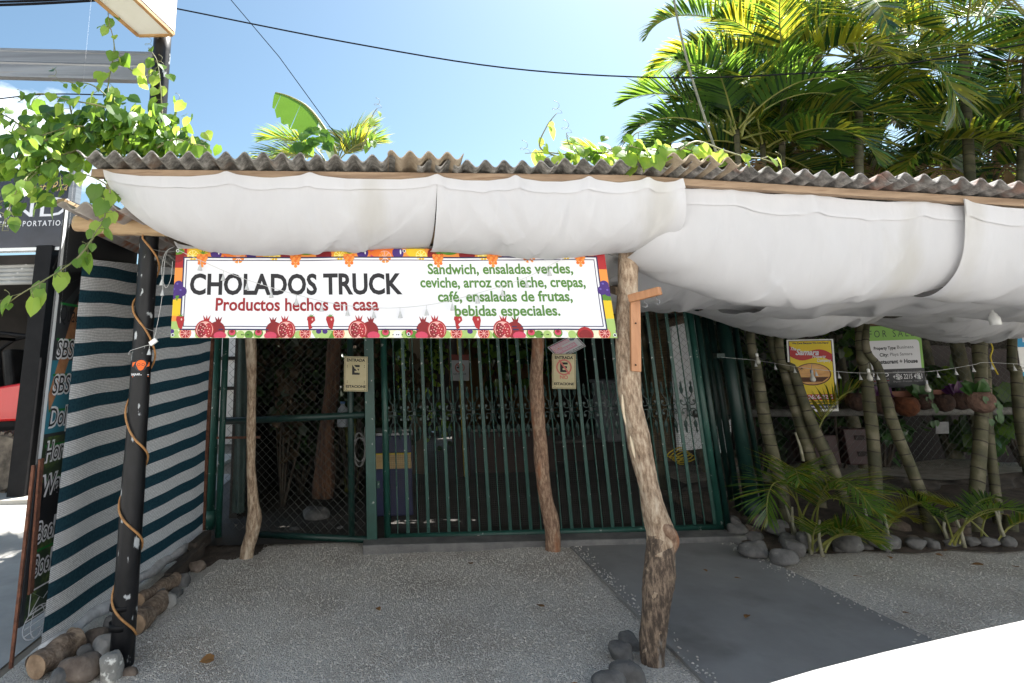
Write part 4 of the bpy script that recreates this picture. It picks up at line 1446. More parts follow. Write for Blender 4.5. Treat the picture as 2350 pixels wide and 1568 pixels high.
# ---------------------------------------------------------------- chain link fences
def chain(mb, x0, x1, z0, z1, yfn, d=.055, r=.0014, mi=0):
    """diamonds of wire: zigzag strands side by side"""
    d *= .64
    n = int((x1 - x0) / d)
    m = int((z1 - z0) / (d * .92))
    for i in range(n):
        for s_ in (0,):
            pts = []
            for k in range(m + 1):
                x = x0 + i * d + (d if (k + i) % 2 else 0)
                z = z0 + k * d * .92
                pts.append(Vector((x, yfn(x) + (.003 if (k + i) % 2 else -.003), z)))
            vs, fs = [], []
            for p in pts:
                vs += [p + Vector((-r, -r * .6, 0)), p + Vector((r, -r * .6, 0)), p + Vector((0, r, 0))]
            for k in range(m):
                for q in range(3):
                    fs.append((k * 3 + q, k * 3 + (q + 1) % 3, (k + 1) * 3 + (q + 1) % 3, (k + 1) * 3 + q))
            mb.add(vs, fs, mi)
cf = thing('chain_link_fence', 'chain link panel in a green pipe frame left of the sliding gate', 'fence panel', (-.95, 5.45, 0))
ca, cb = G(505, 1240), G(843, 1258)
yl = lambda x: lerp(5.66, cb.y, (x - ca.x) / (cb.x - ca.x))
mb = MB()
chain(mb, ca.x + .02, cb.x, .08, 2.15, yl, .062, .0016)
mb.build('mesh', CHAINL, cf)
for a, b_, r in (((ca.x, yl(ca.x) + .02, 1.02), (cb.x, cb.y + .02, 1.08), .030), ((ca.x + .3, yl(ca.x + .3), .055), (cb.x, cb.y, .065), .028), ((ca.x, yl(ca.x), 2.12), (cb.x, cb.y, 2.12), .026)):
    mb = MB()
    mb.tube([a, b_], r, 12)
    mb.build('rail', GREEN2, cf, smooth=True)
x = P(807, 1100, 5.4).x
mb = MB()
mb.tube([(x, yl(x) + .03, .06), (x, yl(x) + .03, 2.15)], .029, 12)
mb.build('upright', GREEN2, cf, smooth=True)
mb = MB()
mb.beam((ca.x - .12, 5.80, .86), (ca.x + .32, 5.72, .865), .004, .022)
mb.build('flat_iron', RUST, cf)
c2 = thing('chain_link_fence', 'long chain link fence with a pale pipe rail behind the palm trunks', 'fence', (5.2, 6.25, 0))
mb = MB()
chain(mb, 2.98, 7.6, .35, 2.2, lambda x: 6.22, .062, .0016)
mb.build('mesh', CHAINL, c2)
mb = MB()
za = P(1760, 946, 6.25).z
zb4 = P(2327, 940, 6.25).z
mb.tube([(3.2, 6.26, za), (7.6, 6.26, zb4 - .03)], .038, 12)
mb.build('rail', mat('pale_rail', (.09, .086, .08, 1), (.16, .155, .14, 1), scale=6, rough=.8, bump=.2), c2, smooth=True)
mb = MB()
mb.tube([(2.98, 6.24, 2.15), (7.6, 6.24, 2.1)], .03, 10)
mb.build('rail', GREEN2, c2, smooth=True)
c3 = thing('side_gate', 'narrow green pipe gate with chain link right of the sliding gate', 'gate', (2.9, 6.0, 0))
x0_, x1_ = P(1655, 1000, 6.0).x, P(1712, 1000, 6.0).x
for a, b_ in (((x0_, 6.0, .15), (x0_, 6.0, 2.0)), ((x1_, 6.0, .15), (x1_, 6.0, 2.0))):
    mb = MB()
    mb.tube([a, b_], .024, 10)
    mb.build('upright', GREEN2, c3, smooth=True)
for z in (.92, 1.98):
    mb = MB()
    mb.tube([(x0_, 6.0, z), (x1_ + .03, 6.0, z)], .022, 10)
    mb.build('rail', GREEN2, c3, smooth=True)
mb = MB()
chain(mb, x0_, x1_, .35, 1.98, lambda x: 6.0, .055, .0015)
mb.build('mesh', CHAINL, c3)

# ---------------------------------------------------------------- small signs
def board(nm, label, pts, Y, back, cat='sign', group=None, t=.004, dY=(0, 0, 0)):
    f = Frame(P(*pts[0], Y + dY[0]), P(*pts[1], Y + dY[1]), P(*pts[2], Y + dY[2]))
    o = thing(nm, label, cat, f(f.w / 2, f.h), group)
    mb = MB()
    slab(mb, f, t)
    mb.build('panel', back, o)
    return o, f
def parking(x0, y0, x1, y1, Y, full, label, dx=0):
    o, f = board('parking_sign', label, ((x0 + dx, y0), (x1 + dx, y0 + 1), (x0, y1)), Y, SIGNY, group='no parking signs at the entrance')
    mb = MB()
    w_, h_ = f.w, f.h
    for a, b_, c_, d_ in ((.03, .02, .97, .030), (.03, .972, .97, .982), (.03, .02, .045, .982), (.955, .02, .97, .982)):
        rect(mb, f, a * w_, b_ * h_, c_ * w_, d_ * h_, .0006, 0)
    for u in (.12, .88):
        for v in (.06, .94):
            disc(mb, f, u * w_, v * h_, .004, .004, .0009, 0, 8)
    if full:
        ring(mb, f, .5 * w_, .385 * h_, .27 * w_, .33 * w_, .0010, 1, 32)
    text(mb, f, 'ENTRADA', .5 * w_, .145 * h_, .082 * h_, .78 * w_, .0010, 0, 'C', bold=.036)
    text(mb, f, 'ESTACIONE', .5 * w_, .895 * h_, .070 * h_, .84 * w_, .0010, 0, 'C', bold=.036)
    cx, cy, s_ = .5 * w_, .385 * h_, .16 * w_
    rect(mb, f, cx - s_, cy - 1.25 * s_, cx - .35 * s_, cy + 1.25 * s_, .0010, 0)
    for v in (-1.25, -.28, .72):
        rect(mb, f, cx - .35 * s_, cy + v * s_, cx + s_ * (1.0 if v != -.28 else .8), cy + (v + .54) * s_, .0010, 0)
    slash = [(cx - 1.45 * s_, cy - 1.7 * s_), (cx - 1.1 * s_, cy - 2.0 * s_), (cx + 1.6 * s_, cy + 1.65 * s_), (cx + 1.3 * s_, cy + 1.95 * s_)]
    if full:
        shape(mb, f, slash, .0016, 1)
        text(mb, f, 'NO', .5 * w_, .72 * h_, .10 * h_, .34 * w_, .0010, 1, 'C', bold=.03)
    else:
        shape(mb, f, [(cx - 1.1 * s_, cy - 1.45 * s_), (cx - .8 * s_, cy - 1.6 * s_), (cx + 1.0 * s_, cy + .55 * s_), (cx + .75 * s_, cy + .85 * s_)], .0016, 2)
        for u, v in ((.14, .25), (.86, .25), (.14, .70), (.86, .70)):
            for q in (0, .045):
                rect(mb, f, u * w_ - .003, (v + q) * h_, u * w_ + .003, (v + q + .02) * h_, .0010, 0)
    mb.build('print', [INK, FADED, SIGNY], o)
parking(789, 818, 843, 898, 5.22, False, 'faded yellow entrance sign with a bare black letter, on the chain link panel', dx=1)
parking(1267, 812, 1321, 892, 5.33, True, 'yellow entrance sign with a red crossed out circle, hung on the gate', dx=0)
# tilted security notice above it
o, f = board('security_sign', 'faded pink security notice hanging tilted on the gate, half behind the banner', ((1256, 797), (1318, 766), (1283, 826)), 5.36, flat('notice_grey', (.38, .39, .40, 1)))
mb = MB()
w_, h_ = f.w, f.h
rect(mb, f, .03 * w_, .04 * h_, .97 * w_, .96 * h_, .0006, 1)
rect(mb, f, .05 * w_, .07 * h_, .95 * w_, .93 * h_, .0010, 0)
rect(mb, f, .05 * w_, .07 * h_, .70 * w_, .30 * h_, .0013, 2)
rect(mb, f, .06 * w_, .44 * h_, .80 * w_, .74 * h_, .0013, 2)
text(mb, f, 'POR SU SEGURIDAD', .08 * w_, .26 * h_, .13 * h_, .60 * w_, .0018, 0, bold=.03)
text(mb, f, 'ESTAMOS', .07 * w_, .42 * h_, .09 * h_, .3 * w_, .0018, 3, bold=.03)
text(mb, f, 'CON VIGILANCIA', .09 * w_, .64 * h_, .15 * h_, .68 * w_, .0018, 0, bold=.03)
text(mb, f, 'ABIERTA LAS 24 HORAS', .30 * w_, .90 * h_, .09 * h_, .62 * w_, .0018, 1, bold=.03)
for k in range(3):
    disc(mb, f, (.77 + .05 * k) * w_, (.22 + .04 * (k % 2)) * h_, .05 * w_, .08 * h_, .0016 + .0002 * k, 4, 9)
mb.build('print', [flat('notice_white', (.48, .49, .50, 1)), INK, FPINK, FADED, flat('notice_blue', (.10, .14, .20, 1))], o)

# yellow estate agent's sign
YS = 6.12
o, f = board('estate_sign', 'yellow and red property company sign with a sunset oval behind leaning palm trunks', ((1805, 780), (1912, 778), (1815, 946)), YS, WHITEP, group='real estate signs on the chain link fence')
w_, h_ = f.w, f.h
pal = [flat('sign_yellow', (.78, .58, .015, 1), .4), flat('sign_red', (.46, .018, .02, 1), .4), WHITE, NAVY,
       mat('sunset_print', (.50, .20, .03, 1), (.72, .38, .08, 1), scale=5, rough=.4, stretch=(1, 1, 4)), flat('sign_brown', (.10, .035, .012, 1)), INK]
mb = MB()
m_ = .045
rect(mb, f, m_ * w_, .025 * h_, .95 * w_, .90 * h_, .0006, 0)
rect(mb, f, m_ * w_, .90 * h_, .95 * w_, .965 * h_, .0006, 3)
for a, b_, c_, d_ in ((.035, .018, .96, .026), (.035, .018, .05, .965), (.945, .018, .96, .965)):
    rect(mb, f, a * w_, b_ * h_, c_ * w_, d_ * h_, .0012, 3)
up, lo_ = [], []
for k in range(15):
    t = k / 14
    u = lerp(.05, .945, t)
    up.append((u * w_, (.085 + .14 * t + .045 * math.sin(t * 6.0)) * h_))
    lo_.append((u * w_, (.225 + .10 * t + .045 * math.sin(t * 6.0 + .2)) * h_))
for k in range(14):
    shape(mb, f, [up[k], lo_[k], lo_[k + 1], up[k + 1]], .0010, 1)
disc(mb, f, .50 * w_, .49 * h_, .40 * w_, .155 * h_, .0010, 5, 28)
disc(mb, f, .50 * w_, .488 * h_, .375 * w_, .143 * h_, .0014, 4, 28)
shape(mb, f, [(.15 * w_, .53 * h_), (.85 * w_, .53 * h_), (.70 * w_, .595 * h_), (.30 * w_, .595 * h_)], .0018, 5)
for k in range(5):
    a = R(20 + 35 * k)
    shape(mb, f, [(.28 * w_, .40 * h_), (.28 * w_ + .12 * w_ * math.cos(a), .40 * h_ + .05 * h_ * math.sin(a)), (.30 * w_, .405 * h_)], .0020, 5)
rect(mb, f, m_ * w_, .765 * h_, .95 * w_, .845 * h_, .0012, 1)
text(mb, f, 'We Care Because We Live Here!', .5 * w_, .065 * h_, .026 * h_, .78 * w_, .0014, 3, 'C', bold=.03)
text(mb, f, 'The', .07 * w_, .145 * h_, .040 * h_, .12 * w_, .0018, 2, bold=.03, shear=.3, rot=.12)
text(mb, f, 'Samara', .17 * w_, .215 * h_, .080 * h_, .50 * w_, .0018, 2, bold=.035, shear=.35, rot=.03)
text(mb, f, 'Property', .52 * w_, .262 * h_, .036 * h_, .30 * w_, .0018, 2, bold=.03, shear=.3)
text(mb, f, 'Company', .62 * w_, .318 * h_, .038 * h_, .30 * w_, .0018, 2, bold=.03, shear=.3)
text(mb, f, '(506) 2656-2222', .50 * w_, .828 * h_, .052 * h_, .84 * w_, .0018, 2, 'C', bold=.03)
text(mb, f, 'samarapropertycompany.com', .50 * w_, .882 * h_, .030 * h_, .84 * w_, .0014, 3, 'C', bold=.03)
text(mb, f, 'thesamarapropertycompany.com', .50 * w_, .944 * h_, .030 * h_, .86 * w_, .0014, 2, 'C', bold=.03)
mb.build('print', pal, o)
# green FOR SALE sign
o, f = board('estate_sign', 'green, white and black for sale sign half behind two crossing palm trunks', ((1978, 750), (2111, 745), (1989, 893)), YS, flat('sale_black', (.02, .021, .026, 1), .4), group='real estate signs on the chain link fence')
w_, h_ = f.w, f.h
mb = MB()
rect(mb, f, 0, 0, w_, .70 * h_, .0006, 0)
pts = [(.02, .24), (.02, .70), (.955, .70), (.955, .30), (.945, .265), (.92, .245), (.88, .24)]
shape(mb, f, [(a * w_, b_ * h_) for a, b_ in pts], .0012, 1)
text(mb, f, 'FOR SALE', .11 * w_, .185 * h_, .115 * h_, .77 * w_, .0014, 2, bold=-.005, space=1.5)
text(mb, f, 'Property Type:', .17 * w_, .385 * h_, .048 * h_, .38 * w_, .0018, 2, bold=.035)
text(mb, f, 'Business', .57 * w_, .380 * h_, .052 * h_, .28 * w_, .0018, 2)
text(mb, f, 'City:', .26 * w_, .495 * h_, .052 * h_, .15 * w_, .0018, 2, bold=.035)
text(mb, f, 'Playa Samara', .44 * w_, .490 * h_, .050 * h_, .38 * w_, .0018, 2)
text(mb, f, 'Restaurant + House', .18 * w_, .612 * h_, .062 * h_, .72 * w_, .0018, 2, bold=.04)
text(mb, f, 'info@inmocostarica.com', .46 * w_, .762 * h_, .028 * h_, .48 * w_, .0014, 3)
text(mb, f, '+506 2215 4551', .46 * w_, .862 * h_, .075 * h_, .49 * w_, .0014, 1, bold=.01)
text(mb, f, 'English - Français - Español', .46 * w_, .912 * h_, .026 * h_, .49 * w_, .0014, 3)
text(mb, f, 'INMO', .10 * w_, .815 * h_, .055 * h_, .29 * w_, .0014, 1, bold=.01)
text(mb, f, 'COSTA RICA', .10 * w_, .868 * h_, .028 * h_, .29 * w_, .0014, 3)
text(mb, f, 'REAL ESTATE', .10 * w_, .922 * h_, .026 * h_, .29 * w_, .0014, 3)
rect(mb, f, .10 * w_, .880 * h_, .39 * w_, .886 * h_, .0014, 4)
mb.build('print', [flat('sale_green', (.24, .47, .10, 1), .45), WHITE, flat('sale_ink', (.04, .045, .05, 1)), flat('sale_grey', (.30, .30, .32, 1)), flat('sale_red', (.4, .03, .04, 1))], o)
# blue sign cut by the picture edge
o, f = board('estate_sign', 'blue topped for sale sign at the far right, just past a palm trunk', ((2331, 766), (2440, 764), (2345, 864)), YS, WHITEP, group='real estate signs on the chain link fence')
w_, h_ = f.w, f.h
mb = MB()
rect(mb, f, 0, 0, w_, .32 * h_, .0006, 0)
text(mb, f, 'FOR SALE', .12 * w_, .20 * h_, .10 * h_, .6 * w_, .0014, 1, bold=.03)
rect(mb, f, 0, .90 * h_, w_, h_, .0006, 0)
rect(mb, f, 0, .80 * h_, w_, .815 * h_, .0008, 2)
mb.build('print', [flat('sale_blue', (.015, .26, .50, 1), .4), WHITE, INK], o)

# ---------------------------------------------------------------- what stands behind the gate
hs = thing('restaurant_building', 'dim open restaurant building with brown walls behind the gate and the palms', 'building', (2.5, 10, 0))
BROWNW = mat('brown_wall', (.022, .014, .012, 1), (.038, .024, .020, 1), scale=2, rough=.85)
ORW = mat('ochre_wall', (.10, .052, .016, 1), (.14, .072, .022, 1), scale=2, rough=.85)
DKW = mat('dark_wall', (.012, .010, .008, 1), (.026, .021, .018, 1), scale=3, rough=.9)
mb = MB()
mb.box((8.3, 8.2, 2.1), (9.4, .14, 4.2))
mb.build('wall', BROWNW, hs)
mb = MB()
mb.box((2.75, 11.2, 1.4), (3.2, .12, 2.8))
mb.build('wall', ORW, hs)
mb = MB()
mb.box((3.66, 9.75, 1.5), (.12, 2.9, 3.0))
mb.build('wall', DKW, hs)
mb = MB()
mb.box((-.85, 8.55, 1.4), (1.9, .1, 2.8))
mb.build('wall', DKW, hs)  # dark screen added to block light behind the chain link panel
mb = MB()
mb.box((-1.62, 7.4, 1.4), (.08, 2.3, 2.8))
mb.build('wall', DKW, hs)  # side screen added to keep light out from the left
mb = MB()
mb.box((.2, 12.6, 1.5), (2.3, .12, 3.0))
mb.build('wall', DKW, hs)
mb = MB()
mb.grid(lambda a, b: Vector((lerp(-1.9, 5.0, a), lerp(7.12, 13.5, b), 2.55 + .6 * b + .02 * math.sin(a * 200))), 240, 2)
mb.build('roof', mat('yard_shade_roof', (.10, .05, .035, 1), (.17, .10, .07, 1), scale=2, rough=.7), hs, solid=.004)  # unseen roof added to keep the yard behind the gate dark
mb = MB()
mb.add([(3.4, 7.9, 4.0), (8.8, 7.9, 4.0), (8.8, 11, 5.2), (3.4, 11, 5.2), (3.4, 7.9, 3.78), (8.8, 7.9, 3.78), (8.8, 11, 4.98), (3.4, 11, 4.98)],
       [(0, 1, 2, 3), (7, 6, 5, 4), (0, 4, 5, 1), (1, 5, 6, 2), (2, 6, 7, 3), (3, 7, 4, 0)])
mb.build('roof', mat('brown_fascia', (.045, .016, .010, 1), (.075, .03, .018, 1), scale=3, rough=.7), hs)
for x, y, m in ((P(958, 900, 8.5).x, 8.5, mat('tan_post', (.07, .048, .026, 1), (.10, .07, .038, 1), scale=4)), (P(1052, 900, 8.2).x, 8.2, BROWNW), (P(1300, 900, 9.5).x, 9.5, DKW)):
    mb = MB()
    mb.box((x, y, 1.4), (.20, .2, 2.8))
    mb.build('column', m, hs, bevel=.01)
mb = MB()
mb.box((P(1060, 900, 8.0).x, 8.06, 1.4), (.05, .05, 2.7))
mb.build('column', flat('yellow_pipe', (.34, .24, .02, 1)), hs)
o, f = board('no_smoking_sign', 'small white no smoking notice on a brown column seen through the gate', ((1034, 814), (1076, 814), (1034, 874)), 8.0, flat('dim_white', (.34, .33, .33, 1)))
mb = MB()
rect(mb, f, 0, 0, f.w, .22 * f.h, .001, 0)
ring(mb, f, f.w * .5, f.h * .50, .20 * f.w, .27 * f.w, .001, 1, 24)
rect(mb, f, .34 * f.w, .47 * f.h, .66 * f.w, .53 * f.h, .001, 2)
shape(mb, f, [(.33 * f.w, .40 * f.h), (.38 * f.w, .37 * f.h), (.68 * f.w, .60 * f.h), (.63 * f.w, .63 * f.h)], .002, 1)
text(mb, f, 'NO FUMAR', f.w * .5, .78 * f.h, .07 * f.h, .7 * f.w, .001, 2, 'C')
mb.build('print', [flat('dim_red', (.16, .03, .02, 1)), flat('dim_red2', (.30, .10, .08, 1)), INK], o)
# blue cabinet with a pale wooden band, by the gate post
cbn = thing('blue_cabinet', 'dark blue cabinet with a pale wooden band, just inside the left end of the gate', 'cabinet', (P(905, 1100, 6.2).x, 6.3, .04))
xa, xb = P(858, 1100, 6.15).x, P(946, 1100, 6.15).x
zt = P(900, 1000, 6.15).z
zl = P(900, 1215, 6.15).z
mb = MB()
mb.box(((xa + xb) / 2, 6.4, (zt + .04) / 2), (xb - xa, .5, zt - .04))
mb.build('body', mat('blue_paint', (.005, .008, .045, 1), (.010, .016, .075, 1), scale=5, rough=.5), cbn, bevel=.01)
mb = MB()
mb.box(((xa + xb) / 2, 6.4, zt + .015), (xb - xa + .04, .54, .03))
mb.build('lid', mat('foil_lid', (.10, .10, .11, 1), (.4, .4, .41, 1), scale=14, rough=.4, metal=.5), cbn, bevel=.005)
zc0, zc1 = P(900, 1076, 6.13).z, P(900, 1043, 6.13).z
mb = MB()
mb.box(((xa + xb) / 2, 6.138, (zc0 + zc1) / 2), (xb - xa - .01, .02, zc1 - zc0))
mb.build('wooden_band', mat('pine_band', (.34, .23, .09, 1), (.44, .31, .14, 1), scale=4, rough=.6, stretch=(1, 1, 6)), cbn, bevel=.003)
mb = MB()
mb.box(((xa + xb) / 2, 6.134, zc1 + .006), (xb - xa - .01, .03, .012))
mb.build('yellow_edge', flat('band_yellow', (.55, .42, .03, 1)), cbn)
# white door leaf, blind, cool box, pots
dr_ = thing('white_door', 'tall white door panel standing ajar beyond the right end of the gate', 'door', P(1580, 1035, 6.5))
f = Frame(P(1540, 730, 6.5), P(1600, 732, 6.7), P(1560, 1036, 6.5))
mb = MB()
slab(mb, f, .04)
mb.build('leaf', mat('door_white', (.80, .82, .85, 1), (.86, .88, .90, 1), scale=3, rough=.5), dr_, bevel=.003)
mb = MB()
a = f(f.w * .82, f.h * .45, .03)
mb.tube([a, a + Vector((0, 0, .12))], .008, 8)
mb.build('handle', GALV, dr_)
mb = MB()
f2 = Frame(P(1648, 960, 6.8), P(1678, 960, 6.8), P(1650, 1040, 6.8))
slab(mb, f2, .3)
tag(mb.build('white_crate', mat('door_white', (.5, .5, .5, 1)), None, bevel=.01), 'white crate on the ground behind the narrow chain link gate', 'crate')
bl_ = thing('reed_blind', 'brown reed blind hanging beside the white door', 'blind', P(1515, 1057, 6.6))
f = Frame(P(1490, 712, 6.6), P(1537, 714, 6.6), P(1500, 1057, 6.6))
mb = MB()
k = 0
while k * .018 < f.h:
    a, b_ = f(0, k * .018 + .009, 0), f(f.w, k * .018 + .009, 0)
    mb.tube([a, b_], .0085, 5)
    k += 1
mb.build('reeds', mat('reed', (.065, .045, .022, 1), (.12, .085, .044, 1), scale=30, rough=.8), bl_)
for u in (.2, .8):
    mb = MB()
    mb.beam(f(u * f.w, 0, .011), f(u * f.w, f.h, .011), .006, .002, up=f.n)
    mb.build('cord', INK, bl_)
cb_ = thing('cool_box', 'dull white cool box on a stand in the dark behind the crooked post', 'cooler', P(1425, 1015, 7.6))
a, b_ = P(1380, 880, 7.6), P(1465, 1014, 7.6)
mb = MB()
mb.box(((a.x + b_.x) / 2, 7.8, (a.z + b_.z) / 2), (b_.x - a.x, .4, a.z - b_.z))
mb.build('body', mat('dim_plastic', (.16, .165, .18, 1), (.22, .225, .24, 1), scale=4, rough=.5), cb_, bevel=.03)
mb = MB()
mb.box(((a.x + b_.x) / 2, 7.8, a.z + .02), (b_.x - a.x + .03, .44, .05))
mb.build('lid', mat('dim_plastic', (.2, .2, .22, 1)), cb_, bevel=.015)
mb = MB()
mb.box(((a.x + b_.x) / 2, 7.8, b_.z / 2), (b_.x - a.x - .1, .3, b_.z - .03))
mb.build('stand', DKW, cb_)
# tables and a dark counter inside
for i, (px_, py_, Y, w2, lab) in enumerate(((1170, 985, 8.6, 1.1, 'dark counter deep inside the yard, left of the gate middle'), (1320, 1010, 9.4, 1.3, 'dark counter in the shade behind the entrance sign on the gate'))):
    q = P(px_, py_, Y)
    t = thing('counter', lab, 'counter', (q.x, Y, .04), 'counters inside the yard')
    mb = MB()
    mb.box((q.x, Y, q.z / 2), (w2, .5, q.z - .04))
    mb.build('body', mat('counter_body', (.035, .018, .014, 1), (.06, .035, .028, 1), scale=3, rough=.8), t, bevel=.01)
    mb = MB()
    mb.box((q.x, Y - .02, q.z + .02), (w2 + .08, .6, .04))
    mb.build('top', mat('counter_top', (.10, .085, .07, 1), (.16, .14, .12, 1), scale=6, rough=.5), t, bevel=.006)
# dead trunk and the things hanging behind the chain link
mb = MB()
pth = [P(742, 1143, 6.0), P(745, 1060, 6.02), P(752, 970, 6.05), P(762, 880, 6.1), P(768, 780, 6.15), P(772, 700, 6.2)]
mb.tube(smooth_path(pth, 4), [.10, .105, .10, .10, .095, .09, .085, .085, .08, .08, .08, .075, .075, .07, .07, .07, .07, .07, .07, .07, .07], 14, wob=.22, seed=9)
tag(mb.build('dead_trunk', mat('reddish_dead_wood', (.022, .009, .005, 1), (.085, .038, .016, 1), scale=6, rough=.9, bump=.7, bscale=20, stretch=(4, 4, .7)), None, smooth=True), 'reddish ragged dead trunk behind the chain link panel', 'trunk')
jg = thing('water_jug', 'translucent grey water jug hanging behind the chain link panel', 'jug', P(787, 980, 5.75))
q = P(787, 980, 5.75)
mb = MB()
mb.lathe(q, [(.045, 0), (.055, .01), (.055, .13), (.045, .17), (.022, .195), (.020, .215)], 14)
mb.build('body', mat('jug_plastic', (.17, .19, .21, 1), (.24, .26, .28, 1), scale=5, rough=.35), jg, smooth=True)
mb = MB()
mb.lathe(q + Vector((0, 0, .215)), [(.024, 0), (.024, .02)], 12)
mb.build('cap', flat('jug_cap', (.04, .10, .22, 1)), jg)
mb = MB()
cpt = P(825, 1032, 5.62)
pp = []
for k in range(120):
    a = k * .42
    pp.append(cpt + Vector((.055 * math.cos(a) + .008 * math.sin(k * .9), .01 * math.sin(k * .37), .16 * math.sin(a) * (.8 + .2 * math.sin(k * .21)))))
pp += [cpt + Vector((0.05, 0, .2)), P(850, 980, 5.6)]
mb.tube(pp, .0032, 5)
tag(mb.build('wire_bundle', flat('pale_wire', (.30, .30, .29, 1)), None, smooth=True), 'pale coiled wire bundle hanging behind the chain link panel by the square gate post', 'wire')
mb = MB()
pp = [P(1548, 1030, 6.3) + Vector((.10 * math.cos(k * .5) + .002 * k, .02 * math.sin(k), -.03 - .0015 * k + .04 * math.sin(k * .5 + .6))) for k in range(60)]
mb.tube(pp, .006, 6)
tag(mb.build('rope', flat('rope_yellow', (.50, .38, .02, 1)), None, smooth=True), 'yellow rope coil below the white door', 'rope')
# ---------------------------------------------------------------- stones and logs
def rock(nm, label, x0, y0, x1, y1, m, seed, group=None, zb=0.0, Y=None, flatz=1.0, cat='rock', depth=None, rot=0.0, yb=None):
    """a boulder filling the px box x0..x1, y0..y1, resting at its foot"""
    rng = random.Random(seed)
    cx = (x0 + x1) / 2
    if Y is None:
        q = G(cx, y1, zb)
        Y = q.y + .02
    lo, hi = P(cx, y1, Y), P(cx, y0, Y)
    wd = (P(x1, y1, Y) - P(x0, y1, Y)).length
    ht = hi.z - lo.z
    c = (lo + hi) / 2
    dp = depth or min(wd, ht * 1.2) * 1.0
    c.y += dp * .35
    ph = [(Vector((rng.gauss(0, 1), rng.gauss(0, 1), rng.gauss(0, 1))).normalized(), rng.uniform(1.5, 3.2), rng.uniform(0, 6.28)) for _ in range(7)]
    cuts = [(Vector((rng.gauss(0, 1), rng.gauss(0, 1), rng.gauss(0, .8))).normalized(), rng.uniform(.62, .90)) for _ in range(9)]
    mb = MB()
    nu, nv = 20, 13
    vs = []
    for j in range(nv + 1):
        th = math.pi * j / nv
        for i in range(nu):
            a = 6.28318 * i / nu
            d = Vector((math.sin(th) * math.cos(a), math.sin(th) * math.sin(a), math.cos(th)))
            s_ = 1.0
            for v, f, p in ph:
                s_ += .055 * math.sin(f * d.dot(v) * 1.6 + p)
            for v, k in cuts:
                e = d.dot(v) * s_
                if e > k:
                    s_ *= lerp(k / e, 1, .12)
            # superellipse squareness
            q = (abs(d.x) ** 2.6 + abs(d.y) ** 2.6 + abs(d.z) ** 2.6) ** (-1 / 2.6)
            p = d * q * s_
            p = Vector((p.x * wd / 2, p.y * dp / 2, p.z * ht / 2))
            if rot:
                p = Matrix.Rotation(rot, 3, 'Y') @ p
            vs.append(c + p)
    fs = [(j * nu + i, j * nu + (i + 1) % nu, (j + 1) * nu + (i + 1) % nu, (j + 1) * nu + i) for j in range(nv) for i in range(nu)]
    mb.add(vs, fs)
    return tag(mb.build(nm, m, None, smooth=True), label, cat, group)
def log(nm, label, a, b_, r, seed, m=LOGM, group=None, cat='log'):
    t = thing(nm, label, cat, (Vector(a) + Vector(b_)) / 2, group)
    mb = MB()
    a, b_ = Vector(a), Vector(b_)
    mb.tube([a.lerp(b_, i / 8) + Vector((0, 0, .006 * math.sin(i * 1.7))) for i in range(9)], [r * (1 + .06 * math.sin(i * 1.3 + seed)) for i in range(9)], 16, wob=.10, seed=seed, caps=False)
    mb.build('bark', m, t, smooth=True)
    mb = MB()
    d = (b_ - a).normalized()
    for c, s_ in ((a, -1), (b_, 1)):
        mb = MB()
        mb.lathe(c - d * s_ * .02, [(r * .93, 0), (r * .95, .021), (r * .5, .026), (.002, .024)], 16, axis=d * s_)
        mb.build('cut_end', mat('cut_wood', (.20, .13, .08, 1), (.36, .25, .16, 1), scale=14, rough=.8), t)
    return t
RL = 'stones and logs edging the gravel along the striped net'
log('log', 'short pale brown log at the bottom left corner, sawn end towards the road', G(82, 1530, .065) + Vector((0, .0, 0)), G(176, 1468, .075), .062, 3, LOGM, RL)
log('log', 'brown log lying right behind the black pole', G(312, 1434, .06), G(372, 1376, .06), .058, 6, LOGM, RL)
log('log', 'pale weathered log beyond the pole, leaning on the timber edging', G(318, 1380, .09), G(405, 1330, .07), .045, 8, LOGM, RL)
for i, (x0, y0, x1, y1, m, lab) in enumerate((
        (116, 1517, 208, 1590, STONE_B, 'large brown boulder at the bottom edge of the picture, left of the pale speckled stone'),
        (170, 1484, 206, 1535, STONE, 'dark grey stone between the short log and the black pole'),
        (203, 1468, 256, 1520, STONE_P, 'smooth pale grey stone touching the black pole'),
        (217, 1502, 274, 1580, STONE_W, 'white speckled stone in front of the black pole'),
        (182, 1446, 238, 1490, STONE_B, 'brown stone under the street end of the striped net'),
        (228, 1420, 262, 1470, STONE, 'grey stone between the black pole and the rolled hem of the net'),
        (268, 1536, 312, 1562, STONE_B, 'low brown stone at the right foot of the black pole'),
        (303, 1385, 332, 1420, STONE_B, 'small tan stone wedged behind the black pole, above the brown log'),
        (362, 1365, 402, 1408, STONE_P, 'pale stone at the far end of the brown log'),
        (330, 1352, 372, 1400, STONE, 'dark grey stone behind the brown log'),
        (388, 1318, 432, 1360, STONE, 'dark grey stone at the end of the timber edging'),
        (382, 1352, 415, 1384, STONE, 'small dark grey stone before the timber edging'),
        (100, 1545, 150, 1600, STONE, 'dark grey stone cut by the bottom edge of the picture, right of the short log'),
        (426, 1290, 470, 1318, STONE_B, 'flat brown stone half buried in the soil by the timber edging'))):
    rock('rock', lab, x0, y0, x1, y1, m, 100 + i, RL)
RF = 'boulders around the foot of the crooked tree trunk post'
